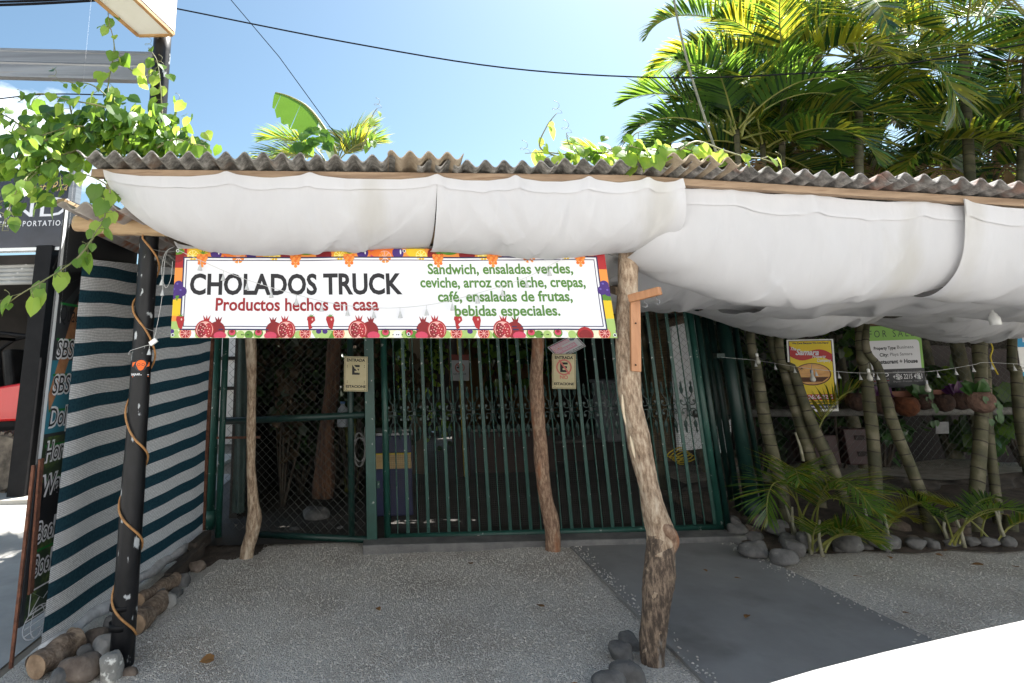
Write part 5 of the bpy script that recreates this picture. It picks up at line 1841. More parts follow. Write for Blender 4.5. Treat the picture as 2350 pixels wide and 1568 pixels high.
for i, (x0, y0, x1, y1, lab) in enumerate((
        (1423, 1457, 1470, 1505, 'grey boulder touching the left side of the crooked post foot'),
        (1404, 1480, 1468, 1544, 'large grey boulder left of the crooked post, in the middle of its row'),
        (1411, 1526, 1490, 1596, 'grey boulder with a pale scratch in front of the crooked post'),
        (1368, 1550, 1452, 1610, 'grey boulder cut by the bottom edge of the picture left of the crooked post'))):
    rock('rock', lab, x0, y0, x1, y1, STONE, 200 + i, RF)
RR = 'boulders heaped along the planting bed right of the driveway'
for i, (x0, y0, x1, y1, m, Y, lab) in enumerate((
        (1776, 1264, 1840, 1302, STONE, None, 'long grey boulder nearest the street in the heap beside the driveway'),
        (1708, 1246, 1776, 1287, STONE, None, 'long grey boulder lying against the driveway edge'),
        (1745, 1244, 1812, 1276, STONE, 5.15, 'slanted grey boulder in the middle of the heap beside the driveway'),
        (1808, 1238, 1852, 1288, STONE, None, 'upright grey boulder at the right end of the heap beside the driveway'),
        (1719, 1209, 1760, 1254, STONE_B, 5.25, 'upright brown boulder just below the topmost stone of the heap'),
        (1760, 1212, 1810, 1262, STONE_B, 5.25, 'slanting brown boulder right below the topmost stone of the heap'),
        (1724, 1185, 1782, 1215, STONE_B, 5.3, 'topmost light brown boulder of the heap beside the driveway'),
        (1780, 1197, 1822, 1226, STONE, 5.4, 'grey boulder at the foot of the leftmost palm trunk'),
        (1794, 1224, 1832, 1246, STONE, 5.3, 'small grey stone between the leftmost palm and the heap'),
        (1838, 1228, 1874, 1272, STONE, None, 'dark boulder behind the low palm sprout'),
        (1660, 1205, 1722, 1246, STONE_B, 5.45, 'brown boulder behind the driveway edge, next to the gate end'),
        (1662, 1228, 1704, 1252, STONE_B, 5.35, 'low brown stone at the corner of driveway and gate'),
        (1926, 1224, 1996, 1272, STONE, None, 'grey boulder right of the low palm sprout'),
        (1944, 1208, 1998, 1240, STONE, 5.2, 'flat topped grey boulder behind the sprout, by the middle palm trunk'),
        (1930, 1246, 1984, 1274, STONE, 4.85, 'low grey boulder in the front row right of the low palm sprout'),
        (2006, 1234, 2078, 1270, STONE, None, 'long flat grey boulder in front of the middle palm trunk'),
        (2053, 1199, 2106, 1240, STONE_B, 5.25, 'round reddish boulder below the yellow palm frond'),
        (2074, 1232, 2128, 1266, STONE_B, 5.05, 'low brown boulder left of the most slanting palm trunk'),
        (2156, 1236, 2182, 1264, STONE_B, 5.1, 'small brown stone between the slanting palm and the stumps'),
        (2330, 1182, 2372, 1218, mat('pink_stone', (.42, .30, .26, 1), (.55, .42, .37, 1), scale=7, rough=.85), 5.6, 'pinkish boulder at the right edge of the picture'),
        (2326, 1222, 2376, 1252, STONE_P, 5.3, 'pale boulder at the right edge of the picture, below the pinkish one'))):
    rock('rock', lab, x0, y0, x1, y1, m, 300 + i, RR, zb=.03, Y=Y)
rg = random.Random(55)
for i, (x, w_, h_) in enumerate(((1890, 40, 26), (1938, 34, 24), (1985, 44, 28), (2040, 30, 20), (2112, 46, 30), (2150, 34, 26), (2195, 40, 22), (2240, 36, 24), (2280, 44, 26), (2325, 38, 26))):
    y = 1270 - (x - 1890) * .03 + rg.uniform(-3, 4)
    rock('rock', 'small rough grey stone in the front row along the planting bed', x - w_ / 2, y - h_, x + w_ / 2, y, STONE, 500 + i, 'small stones edging the planting bed', zb=.02)
for i, (x, y, w_, h_, Y) in enumerate(((1700, 1236, 46, 32, 5.2), (1738, 1256, 44, 34, 5.1), (1786, 1232, 48, 36, 5.1), (1822, 1262, 44, 36, 4.95), (1690, 1214, 40, 26, 5.4))):
    rock('rock', 'grey boulder stacked inside the heap beside the driveway', x - w_ / 2, y - h_, x + w_ / 2, y, STONE, 520 + i, 'boulders stacked inside the heap beside the driveway', Y=Y)
# pile of stones behind the pipe fence, right of the gate
rng = random.Random(77)
k = 0
for r_, (yy, n) in enumerate(((1200, 5), (1170, 5), (1140, 4), (1112, 3), (1088, 3), (1066, 2))):
    for i in range(n):
        x = 1662 + i * (22 + rng.uniform(-2, 3)) + (10 if r_ % 2 else 0) + rng.uniform(-3, 3)
        rock('rock', 'rough brown stone piled behind the narrow green gate', x - 15, yy - 17, x + 15, yy + 15, (STONE_B, STONE_P, STONE_B)[k % 3], 400 + k, 'stones piled behind the narrow green gate', Y=6.25 + .05 * r_ + rng.uniform(-.04, .04))
        k += 1
for i in range(7):
    x = 600 + i * 38
    rock('rock', 'dark stone in the row behind the bottom rail of the chain link panel', x - 22, 1218 + rng.uniform(-6, 6), x + 20, 1256, STONE, 450 + i, 'dark stones behind the chain link panel', Y=5.75)
rock('rock', 'broad dark boulder standing higher than the row behind the chain link panel', 690, 1170, 760, 1222, STONE, 470, Y=6.1)
# low stone wall behind the palms
wl_ = thing('stone_wall', 'low dark rubble wall behind the palm trunks', 'wall', (5.4, 6.6, 0))
zt = P(2100, 1094, 6.5).z
mb = MB()
def wallf(a, b):
    x = lerp(3.1, 9, a)
    return Vector((x, 6.46 + .05 * math.sin(x * 9 + b * 7) + .03 * math.sin(x * 23 - b * 11), lerp(0, zt + .03 * math.sin(x * 4), b)))
mb.grid(wallf, 120, 10)
mb.build('face', mat('rubble_wall', (.018, .016, .014, 1), (.06, .052, .044, 1), scale=7, rough=.95, bump=1, bscale=12), wl_, smooth=True)
mb = MB()
mb.grid(lambda a, b: Vector((lerp(3.1, 9, a), lerp(6.44, 7.3, b), zt + .03 * math.sin(lerp(3.1, 9, a) * 4) + .002)), 60, 3)
mb.build('cap', mat('sunlit_wall_cap', (.20, .18, .155, 1), (.34, .31, .27, 1), scale=9, rough=.9, bump=.5), wl_, smooth=True)  # sunlight on the wall top put into this paler colour

# ---------------------------------------------------------------- leaves
def frond(mb, base, az, el, length, droop, nl=46, ll=.42, lw=.026, mis=(0,), rach=3, rng=random, vee=.45, tipdroop=.5, rr=.012, start=.22):
    """a feather leaf: the rib bends over, leaflets hang from both sides"""
    p = Vector(base)
    n = 18
    pts, dirs = [p.copy()], []
    e = el
    for i in range(n):
        d = Vector((math.cos(az) * math.cos(e), math.sin(az) * math.cos(e), math.sin(e)))
        dirs.append(d)
        p = p + d * (length / n)
        pts.append(p.copy())
        e -= droop / n * (0.4 + 1.2 * i / n)
    dirs.append(dirs[-1])
    mb.tube(pts, [lerp(rr, .0025, i / n) for i in range(n + 1)], 5, mi=rach)
    for k in range(nl):
        t = start + (1 - start) * (k + .5) / nl
        f = t * n
        i = min(int(f), n - 1)
        q = pts[i].lerp(pts[i + 1], f - i)
        d = dirs[i]
        side0 = d.cross(Vector((0, 0, 1)))
        side0 = side0.normalized() if side0.length > .05 else Vector((math.sin(az), -math.cos(az), 0))
        upv = side0.cross(d).normalized()
        L = ll * (math.sin(math.pi * min(1, .18 + .80 * (t - start) / (1 - start))) ** .7) * rng.uniform(.85, 1.1)
        an = lerp(1.15, .35, (t - start) / (1 - start)) + rng.uniform(-.08, .08)
        for s_ in (-1, 1):
            dd = (d * math.cos(an) + (side0 * s_ * math.cos(vee) + upv * math.sin(vee)) * math.sin(an)).normalized()
            dd = (dd + Vector((rng.uniform(-.08, .08), rng.uniform(-.08, .08), rng.uniform(-.05, .05)))).normalized()
            wv = dd.cross(upv * math.cos(vee) - side0 * s_ * math.sin(vee)).normalized() * (lw / 2)
            mi = rng.choice(mis)
            c = q.copy()
            vs = []
            td = tipdroop * rng.uniform(.5, 1.4)
            for j in range(4):
                wj = (.45, 1.0, .75, 0.0)[j]
                if j < 3:
                    vs += [c - wv * wj, c + wv * wj]
                else:
                    vs.append(c)
                c = c + dd * (L / 3)
                dd = (dd + Vector((0, 0, -td * .45 * (j + .5) / 2))).normalized()
            mb.add(vs, [(0, 1, 3, 2), (2, 3, 5, 4), (4, 5, 6)], mi)
def palm(label, trunk, crown_at, nf, length, seed, mis=(0, 0, 1, 2), group='palm trees behind the chain link fence', dry=1, el0=(.2, 1.35), droop=1.7, azs=None, r0=None, rings=True, ll=.46):
    rng = random.Random(seed)
    t = thing('palm_tree', label, 'palm', trunk[0][0])
    t['group'] = group
    pts = [p for p, r in trunk] + [crown_at]
    rs = [r for p, r in trunk] + [trunk[-1][1] * .8]
    sp = smooth_path(pts, 8)
    n = len(sp)
    rr = [interp(i / (n - 1) * (len(rs) - 1), list(enumerate(rs))) for i in range(n)]
    mb = MB()
    mb.tube(sp, rr, 14, wob=.03, seed=seed)
    if rings:
        L = 0
        acc = .05
        for i in range(n - 1):
            seg = (sp[i + 1] - sp[i]).length
            while acc < L + seg:
                f = (acc - L) / seg
                q = sp[i].lerp(sp[i + 1], f)
                d = (sp[i + 1] - sp[i]).normalized()
                r = lerp(rr[i], rr[i + 1], f)
                tilt = Vector((rng.uniform(-.1, .1), rng.uniform(-.1, .1), 0))
                mb.tube([q - (d + tilt) * .006, q, q + (d + tilt) * .006], [r * 1.00, r * 1.06, r * 1.0], 14, mi=1, caps=False)
                acc += rng.uniform(.085, .13)
            L += seg
    mb.build('trunk', [PALMBARK, PALMRING], t, smooth=True)
    mb = MB()
    # crown shaft
    for k in range(nf):
        az = (azs[k] if azs else k * 2.399 + rng.uniform(-.3, .3))
        el = lerp(el0[0], el0[1], (k + .5) / nf) if not azs else rng.uniform(*el0)
        b = crown_at + Vector((math.cos(az) * .04, math.sin(az) * .04, -.1 + .12 * rng.random()))
        frond(mb, b, az, el, length * rng.uniform(.8, 1.1), droop * rng.uniform(.75, 1.2), nl=60, ll=ll, lw=.026, mis=mis, rng=rng, vee=rng.uniform(.25, .65), tipdroop=rng.uniform(.4, .9), rach=4)
    for k in range(dry):
        az = rng.uniform(0, 6.28)
        frond(mb, crown_at + Vector((0, 0, -.2)), az, -.5, length * .7, .9, nl=26, ll=.3, lw=.02, mis=(3,), rng=rng, rach=3, vee=.1, tipdroop=1.2)
    mb.build('crown', [PALM_A, PALM_B, PALM_C, PALM_D, RACHIS], t)
    return t
def tr(*q):
    """trunk points from px edges"""
    out = []
    for xl, xr, y, Y in q:
        a, b_ = P(xl, y, Y), P(xr, y, Y)
        out.append(((a + b_) / 2, (b_ - a).length / 2))
    return out
palm('leftmost ringed palm trunk, leaning left over the boulders, by the thick green post', tr((1796, 1822, 1212, 5.55), (1779, 1805, 1120, 5.57), (1743, 1770, 969, 5.6), (1726, 1746, 840, 5.6), (1712, 1728, 742, 5.6)), P(1690, 300, 5.8), 14, 1.3, 1, mis=(0, 0, 0, 2), el0=(.25, 1.5))
palm('ringed palm trunk leaning left, second from the gate, left of the yellow sign', tr((1868, 1896, 1165, 5.5), (1850, 1877, 1064, 5.55), (1823, 1846, 969, 5.6), (1790, 1808, 850, 5.62), (1760, 1776, 755, 5.65)), P(1750, 330, 6.0), 10, 1.3, 2, mis=(0, 1, 2), el0=(-.2, 1.2))
palm('ringed palm trunk slanting left across the yellow sign', tr((1946, 1968, 1225, 5.4), (1934, 1954, 1168, 5.42), (1892, 1919, 1064, 5.47), (1850, 1873, 969, 5.52), (1812, 1830, 850, 5.56), (1778, 1795, 758, 5.6)), P(1800, 180, 6.1), 14, 1.6, 3, mis=(0, 1, 1, 2), el0=(.1, 1.4))
palm('straight ringed palm trunk left of the green for sale sign', tr((2002, 2024, 1230, 5.35), (1997, 2021, 1090, 5.36), (1987, 2012, 969, 5.37), (1975, 1998, 850, 5.4), (1964, 1985, 728, 5.45)), P(1970, 130, 5.9), 15, 1.9, 4, mis=(0, 0, 1, 1, 2), el0=(-.6, 1.4))
palm('most slanting ringed palm trunk, crossing the left edge of the green for sale sign', tr((2133, 2163, 1252, 5.25), (2110, 2138, 1165, 5.27), (2087, 2110, 1095, 5.3), (2037, 2060, 969, 5.33), (2008, 2026, 850, 5.37), (1984, 1996, 732, 5.42)), P(2080, 330, 6.2), 10, 1.7, 5, mis=(0, 1, 2, 2), el0=(-.5, 1.1), dry=2)
palm('thick straight ringed palm trunk between the for sale sign and the yellow cord', tr((2222, 2250, 1245, 5.2), (2226, 2254, 1150, 5.22), (2240, 2264, 969, 5.25), (2239, 2262, 850, 5.3), (2231, 2256, 742, 5.35)), P(2210, 100, 5.9), 15, 2.0, 6, mis=(0, 1, 2), el0=(-.7, 1.4))
palm('pale palm trunk close behind the thick straight one', tr((2285, 2305, 1240, 5.35), (2274, 2293, 1120, 5.38), (2260, 2277, 980, 5.45), (2256, 2272, 860, 5.5), (2250, 2266, 742, 5.55)), P(2300, 250, 6.3), 10, 1.7, 7, mis=(0, 2, 2), el0=(-.6, 1.2), dry=2)
palm('ringed palm trunk at the right edge of the picture, beside the blue sign', tr((2372, 2400, 1180, 5.3), (2352, 2378, 1080, 5.32), (2331, 2354, 969, 5.36), (2322, 2342, 850, 5.4), (2316, 2332, 752, 5.45)), P(2360, 30, 5.8), 11, 2.0, 8, mis=(0, 0, 2), el0=(-.1, 1.4))
palm('palm crown behind the brown roof edge, high at the upper right', [(Vector((5.6, 7.6, 0)), .09), (Vector((5.5, 7.6, 2.2)), .08)], P(2090, -60, 7.4), 10, 2.2, 9, mis=(0, 2, 2), el0=(-.3, 1.2), rings=False)
palm('palm crown hanging lowest over the roof at the upper right', [(Vector((6.9, 7.4, 0)), .09), (Vector((6.8, 7.3, 2.2)), .08)], P(2280, 380, 7.0), 9, 1.8, 10, mis=(0, 1, 2, 2), el0=(-.5, 1.0), rings=False, dry=2)
palm('palm crown just above the roof, left of the others', [(Vector((4.3, 7.4, 0)), .08), (Vector((4.2, 7.3, 2.0)), .07)], P(1840, 300, 7.0), 9, 1.7, 11, mis=(0, 1, 2), el0=(-.4, 1.2), rings=False, dry=2)

palm('low palm crown spreading over the roof behind the middle of the bright young vine', [(Vector((3.6, 6.9, 0)), .07), (Vector((3.55, 6.8, 1.9)), .06)], P(1740, 385, 6.5), 9, 1.25, 14, mis=(0, 1, 2), el0=(.0, 1.3), rings=False)
palm('low palm crown with yellow drooping fronds before the brown fascia', [(Vector((5.4, 6.9, 0)), .07), (Vector((5.3, 6.8, 1.9)), .06)], P(2010, 350, 6.4), 9, 1.5, 15, mis=(1, 1, 0, 2), el0=(-.3, 1.1), rings=False, dry=3)
palm('low palm crown just over the rusty end of the roof', [(Vector((6.6, 6.7, 0)), .07), (Vector((6.5, 6.6, 1.9)), .06)], P(2230, 400, 6.3), 9, 1.5, 16, mis=(0, 1, 2), el0=(-.2, 1.2), rings=False, dry=3)
palm('palm crown highest at the top edge, left of the others', [(Vector((4.5, 7.9, 0)), .08), (Vector((4.4, 7.9, 2.2)), .07)], P(1730, 80, 7.6), 13, 1.7, 17, mis=(0, 0, 1), el0=(.2, 1.5), rings=False, dry=0)
palm('palm crown at the top edge between two straight trunks', [(Vector((6.0, 8.6, 0)), .08), (Vector((6.0, 8.6, 2.2)), .07)], P(1890, 40, 8.2), 13, 2.0, 18, mis=(0, 1, 1, 2), el0=(.0, 1.4), rings=False, dry=1)
# young palm sprouts in the bed
def sprout(label, base, n, length, seed, mis, els=(.7, 1.35), droop=1.6, ll=.22, group='palm sprouts in the planting bed', lw=.011, azs=None):
    rng = random.Random(seed)
    t = thing('palm_sprout', label, 'plant', base, group)
    mb, ms = MB(), MB()
    for k in range(n):
        az = azs[k] if azs else rng.uniform(0, 6.28)
        q = Vector(base) + Vector((rng.uniform(-.06, .06), rng.uniform(-.06, .06), 0))
        frond(mb, q, az, rng.uniform(*els), length * rng.uniform(.75, 1.1), droop * rng.uniform(.7, 1.2), nl=38, ll=ll * 1.25, lw=lw, mis=mis, rng=rng, vee=.35, tipdroop=.5, rach=4, rr=.008, start=.35)
    for k in range(max(2, n // 2)):
        q = Vector(base) + Vector((rng.uniform(-.08, .08), rng.uniform(-.08, .08), -.02))
        ms.tube([q, q + Vector((rng.uniform(-.02, .02), 0, .12)), q + Vector((rng.uniform(-.04, .04), 0, .25))], [.014, .012, .007], 7)
    mb.build('fronds', [PALM_A, PALM_B, PALM_C, PALM_D, RACHIS], t)
    ms.build('stems', mat('sprout_stem', (.20, .19, .12, 1), (.36, .34, .26, 1), scale=12, rough=.6), t, smooth=True)
    return t
sprout('low bushy green palm sprout between the heap of boulders and the middle trunk', G(1882, 1268, .05), 6, .48, 21, (0, 0, 1), ll=.15, azs=[-1.9, -1.3, -.7, .1, -.2, -1.0])
sprout('tall palm sprout with a big drooping green fan beside the thick green post', G(1850, 1232, .05), 5, 1.05, 22, (0, 0, 0, 1), ll=.30, els=(1.25, 1.5), droop=2.9, azs=[-1.75, -2.1, -1.3, -2.5, -1.5])
sprout('upright palm sprout with light tips between the slanting palm and the stumps', G(2175, 1246, .05), 5, .70, 23, (0, 2, 0), ll=.15, els=(.9, 1.4), azs=[3.0, .2, -1.5, -2.4, -.7, 1.5, 2.4])
sprout('single yellowed palm frond sprout before the middle palm trunk', G(2030, 1240, .05), 2, .55, 24, (1, 1), ll=.16, els=(1.05, 1.2), droop=2.1, azs=[-.25, 0.15])
sprout('arching palm sprout beyond the stumps at the right', G(2272, 1240, .05), 3, .5, 25, (0, 1), ll=.14, els=(.9, 1.3), azs=[.1, -.4, 2.6, -2])
sprout('palm sprout with one long yellowish frond lying across the yellow sign', P(1850, 1050, 5.6), 1, .95, 26, (1, 1, 0), ll=.28, els=(1.25, 1.3), droop=1.7, azs=[-.15])
# stumps
for i, (x0, x1, y0, y1, Y, lab) in enumerate(((2178, 2203, 1193, 1254, 5.1, 'short brown palm stump, left one of the close pair'), (2202, 2227, 1193, 1256, 5.1, 'short brown palm stump, right one of the close pair'), (2306, 2334, 1184, 1250, 5.15, 'ringed grey palm stump near the right edge'), (2236, 2262, 1238, 1262, 5.0, 'very low wide stump before the thick palm trunk'))):
    t = thing('palm_stump', lab, 'stump', P((x0 + x1) / 2, y1, Y), 'palm stumps along the bed')
    a, b_ = P((x0 + x1) / 2, y1 + 4, Y), P((x0 + x1) / 2 - 3, y0, Y)
    r = (P(x1, y1, Y) - P(x0, y1, Y)).length / 2
    mb = MB()
    mb.tube([a.lerp(b_, k / 6) for k in range(7)], [r * (1.1 - .03 * k) for k in range(7)], 14, wob=.08, seed=i)
    for k in range(3):
        q = a.lerp(b_, .3 + .25 * k)
        mb.tube([q - Vector((0, 0, .005)), q, q + Vector((0, 0, .005))], [r, r * 1.06, r], 14, mi=1, caps=False)
    mb.build('bark', [STONE_B if i < 2 else PALMBARK, PALMRING], t, smooth=True)
    mb = MB()
    mb.lathe(b_ - Vector((0, 0, .004)), [(r * .9, 0), (r * .85, .008), (.003, .006)], 14)
    mb.build('cut_top', mat('cut_wood', (.2, .13, .08, 1)), t)

# broad leaves: vines, banana, dark shrubs
def vleaf(mb, p, d, nrm, s_, mi, cup=.25, rng=random):
    """ovate pointed leaf from its stalk end p towards d"""
    d = d.normalized()
    sd = d.cross(nrm)
    if sd.length < 1e-3:
        sd = d.cross(Vector((1, 0, 0)))
    sd.normalize()
    n = sd.cross(d).normalized()
    prof = ((.0, .0), (.04, .22), (.25, .42), (.5, .42), (.75, .26), (1.0, 0))
    mid = [p + d * (s_ * t) + n * (s_ * -.16 * t * t) for t, w_ in prof]
    L = [m + sd * (s_ * w_) + n * (s_ * cup * w_ * .7) - d * (s_ * .10 * (1 if i == 1 else 0)) for i, (m, (t, w_)) in enumerate(zip(mid, prof))]
    Rr = [m - sd * (s_ * w_) + n * (s_ * cup * w_ * .7) - d * (s_ * .10 * (1 if i == 1 else 0)) for i, (m, (t, w_)) in enumerate(zip(mid, prof))]
    vs = mid + L[1:5] + Rr[1:5]
    fs = [(0, 1, 6), (0, 10, 1)]
    for k in range(3):
        fs.append((1 + k, 2 + k, 7 + k, 6 + k))
        fs.append((2 + k, 1 + k, 10 + k, 11 + k))
    fs += [(4, 5, 9), (5, 4, 13)]
    mb.add(vs, fs, mi)
def vine(nm, label, shoots, seed, leaf, mis, group=None, spread=.05, step=.05, extra=None, curl=True):
    """shoots: lists of points; leaves alternate along each shoot"""
    rng = random.Random(seed)
    t = thing(nm, label, 'vine', shoots[0][0], group)
    ms, ml = MB(), MB()
    for sh in shoots:
        sp = smooth_path(sh, 8)
        ms.tube(sp, [lerp(.0055, .0022, i / (len(sp) - 1)) for i in range(len(sp))], 5)
        acc, L = 0.0, 0.0
        for i in range(len(sp) - 1):
            seg = (sp[i + 1] - sp[i]).length
            L += seg
            if L < step:
                continue
            L = 0
            tt = i / len(sp)
            q = sp[i]
            d = Vector((rng.uniform(-1, 1), rng.uniform(-1, .6), rng.uniform(-.9, .5)))
            st = q + d.normalized() * rng.uniform(.02, .05)
            ms.tube([q, st], .0016, 4)
            ln = leaf * lerp(1.15, .5, tt ** 2) * rng.uniform(.55, 1.3)
            dirn = (d * .5 + Vector((0, -.15, -.75))).normalized()
            nv_ = Vector((rng.uniform(-.6, .6), rng.uniform(-1, .1), rng.uniform(.2, 1)))
            mi = mis[min(len(mis) - 1, int(tt * len(mis) + rng.uniform(-.6, .6)))] if isinstance(mis, tuple) else mis
            vleaf(ml, st, dirn, nv_, ln, mi, rng=rng)
        if curl:
            e = sp[-1]
            pp = [e + Vector((.03 * math.cos(k * .5) * (1 - k / 30), .0, .004 * k + .02 * math.sin(k * .5) * (1 - k / 30))) for k in range(22)]
            ms.tube([e] + pp, .0012, 4)
    if extra:
        for c, rad, n in extra:
            for k in range(n):
                q = c + Vector((rng.gauss(0, rad[0]), rng.gauss(0, rad[1]), rng.gauss(0, rad[2])))
                vleaf(ml, q, Vector((rng.uniform(-.7, .7), rng.uniform(-.7, .3), -rng.uniform(.2, 1))), Vector((rng.uniform(-.6, .6), rng.uniform(-1, .2), rng.uniform(.2, 1))), leaf * rng.uniform(.6, 1.15), rng.choice((0, 0, 1, 2)), rng=rng)
    ms.build('stems', STEM, t, smooth=True)
    ml.build('leaves', [VINE_A, VINE_B, VINE_C], t)
    return t
Yv = 3.0
def pv(*q):
    return [P(x, y, Y) for x, y, Y in q]
vine('passion_vine', 'large leafy vine over the left end of the roof and round the black pole', [
    pv((380, 330, 3.2), (330, 320, 3.1), (250, 300, 3.05), (170, 290, 3.0), (100, 310, 2.85), (40, 330, 2.8), (-30, 350, 2.8)),
    pv((330, 300, 3.1), (250, 250, 2.95), (160, 230, 2.9), (90, 215, 2.85), (40, 235, 2.8)),
    pv((390, 320, 3.3), (300, 270, 3.1), (220, 200, 3.0), (170, 190, 2.95), (120, 185, 2.9)),
    pv((300, 330, 3.0), (255, 280, 3.0), (248, 200, 3.05), (262, 110, 3.1), (250, 50, 3.1), (247, 12, 3.1)),
    pv((262, 120, 3.1), (300, 160, 3.15), (335, 175, 3.25), (365, 150, 3.3)),
    pv((380, 330, 3.3), (372, 260, 3.32), (368, 200, 3.3), (360, 140, 3.3), (340, 110, 3.25)),
    pv((360, 340, 3.0), (400, 320, 3.0), (440, 330, 2.95), (470, 335, 2.9)),
    pv((380, 330, 3.2), (400, 280, 3.2), (405, 240, 3.2)),
    pv((240, 330, 3.1), (160, 350, 3.0), (100, 375, 2.8), (50, 420, 2.65), (20, 480, 2.6), (5, 530, 2.6)),
    pv((200, 330, 3.1), (120, 375, 2.9), (80, 400, 2.75), (40, 440, 2.7), (-10, 470, 2.7)),
    pv((160, 300, 2.9), (90, 330, 2.85), (30, 370, 2.8), (-20, 410, 2.8)),
    pv((262, 405, 3.05), (240, 450, 2.9), (240, 500, 2.75), (215, 540, 2.7), (190, 590, 2.7)),
    pv((240, 470, 2.8), (250, 430, 2.8), (190, 400, 2.8), (150, 420, 2.75)),
    pv((215, 545, 2.7), (180, 590, 2.65), (140, 620, 2.6), (90, 650, 2.55), (40, 680, 2.5), (10, 705, 2.5)),
    pv((160, 240, 3.1), (170, 290, 3.1), (180, 330, 3.1)),
    pv((60, 300, 2.8), (20, 270, 2.8), (-30, 250, 2.8)),
], 31, .080, (0, 1, 0), step=.03, extra=[(P(150, 300, 3.1), (.22, .06, .09), 260), (P(300, 310, 3.2), (.16, .12, .09), 280), (P(380, 315, 3.15), (.10, .12, .08), 150), (P(60, 340, 2.8), (.12, .1, .10), 70), (P(70, 400, 2.9), (.10, .1, .07), 60)])
vine('passion_vine', 'bright young vine trailing along the roof edge in front of the palms', [
    pv((1330, 360, 3.0), (1260, 350, 2.95), (1205, 352, 2.9)),
    pv((1300, 365, 3.0), (1240, 340, 2.95), (1255, 290, 2.95), (1278, 260, 2.95)),
    pv((1500, 370, 2.9), (1430, 350, 2.9), (1360, 350, 2.9), (1310, 335, 2.9), (1300, 305, 2.9)),
    pv((1600, 350, 2.9), (1560, 340, 2.9), (1500, 345, 2.85), (1440, 335, 2.85)),
    pv((1560, 345, 2.85), (1600, 325, 2.85), (1660, 345, 2.85), (1710, 360, 2.85), (1750, 365, 2.85), (1790, 380, 2.85)),
    pv((1440, 350, 2.9), (1455, 310, 2.9), (1480, 300, 2.9)),
], 33, .085, (1, 1), step=.045, extra=[(P(1440, 345, 2.95), (.14, .06, .02), 40), (P(1350, 352, 2.95), (.08, .05, .02), 20), (P(1560, 350, 2.95), (.08, .05, .02), 16)])
vine('passion_vine', 'thin vine shoot standing up behind the roof right of the banana leaf', [
    pv((830, 345, 3.6), (845, 300, 3.6), (855, 265, 3.6), (866, 248, 3.6)), pv((845, 345, 3.6), (860, 320, 3.6), (858, 300, 3.6))], 35, .075, (0, 1), step=.045)
bp_ = thing('banana_plant', 'banana plant with one broad torn leaf rising behind the roof', 'plant', Vector((P(760, 340, 7.4).x, 7.4, 0)))
mb = MB()
sp = smooth_path([P(790, 420, 7.4), P(765, 335, 7.4), P(738, 285, 7.4), P(705, 245, 7.35), P(665, 222, 7.3), P(632, 212, 7.25)], 6)
ms = MB()
ms.tube([Vector((P(800, 420, 7.4).x, 7.4, 0)), Vector((P(800, 420, 7.4).x, 7.4, 2.0))] + sp, [.09, .06] + [lerp(.028, .006, i / len(sp)) for i in range(len(sp))], 8)
ms.build('stem', RACHIS, bp_, smooth=True)
m = len(sp)
top, low = [], []
for i, p in enumerate(sp):
    t = i / (m - 1)
    wd = .42 * (math.sin(math.pi * min(1, max(0, (t - .38)) / .66 + .05)) ** .6) if t > .36 else .0
    top.append(p)
    low.append(p + Vector((-.35 * wd, -.10 * wd, -.95 * wd)) * (1 + .10 * math.sin(i * 2.3)))
for i in range(m - 1):
    t = i / (m - 1)
    if t < .36:
        continue
    if i % 7 == 5:
        mb.add([top[i], low[i], low[i].lerp(low[i + 1], .75), top[i + 1]], [(0, 1, 2, 3)])
    else:
        mb.add([top[i], low[i], low[i + 1], top[i + 1]], [(0, 1, 2, 3)])
for i in range(m - 1):
    t = i / (m - 1)
    if .02 < t < .42:
        o_ = Vector((-.10, -.1, -.02)) * math.sin((t - .0) / .44 * math.pi) * 1.4
        o2 = Vector((-.10, -.1, -.02)) * math.sin(((i + 1) / (m - 1)) / .44 * math.pi) * 1.4
        mb.add([sp[i], sp[i] + o_, sp[i + 1] + o2, sp[i + 1]], [(0, 1, 2, 3)], 1)
for k in range(24):
    q = P(710 + rng.uniform(-30, 40), 320 + rng.uniform(-25, 20), 7.2)
    vleaf(mb, q, Vector((rng.uniform(-1, 1), -.2, -rng.uniform(.1, 1))), Vector((0, -1, .5)), .17, 0)
mb.build('leaf', [BANANA, mat('banana_leaf_under', (.32, .42, .22, 1), (.40, .50, .28, 1), scale=5, trans=.4, tcol=(.5, .62, .3, 1))], bp_)
for lab, c, specs, seed in (('small palm behind the roof, fanning out left of the banana leaf', (748, 372), ((3.1, .42, 1.15), (3.3, .75, 1.05), (2.8, 1.05, .8), (-2.6, .25, .9)), 51),
        ('small palm behind the roof, fanning out right of the banana leaf', (775, 372), ((.15, 1.25, .85), (.05, .9, .75), (-.5, .7, .7), (1.2, 1.4, .8)), 52)):
    t = thing('palm_tree', lab, 'palm', Vector((P(*c, 7.8).x, 7.8, 0)), 'small palms behind the roof')
    q = P(*c, 7.8)
    mb = MB()
    rg = random.Random(seed)
    for az, el, ln in specs:
        frond(mb, q, az, el, ln, 1.2, nl=40, ll=.5, lw=.024, mis=(0, 0, 1), rng=rg, vee=.15, tipdroop=.45, rach=4)
    mb.build('crown', [PALM_A, PALM_B, PALM_C, PALM_D, RACHIS], t)
    mb = MB()
    mb.tube([Vector((q.x, 7.8, 0)), q], [.07, .05], 10)
    mb.build('trunk', PALMBARK, t, smooth=True)
q = P(1430, 420, 6.9)
t = thing('palm_tree', 'small palm peeping over the roof behind the bright young vine', 'palm', Vector((q.x, 6.9, 0)), 'small palms behind the roof')
mb = MB()
rg = random.Random(53)
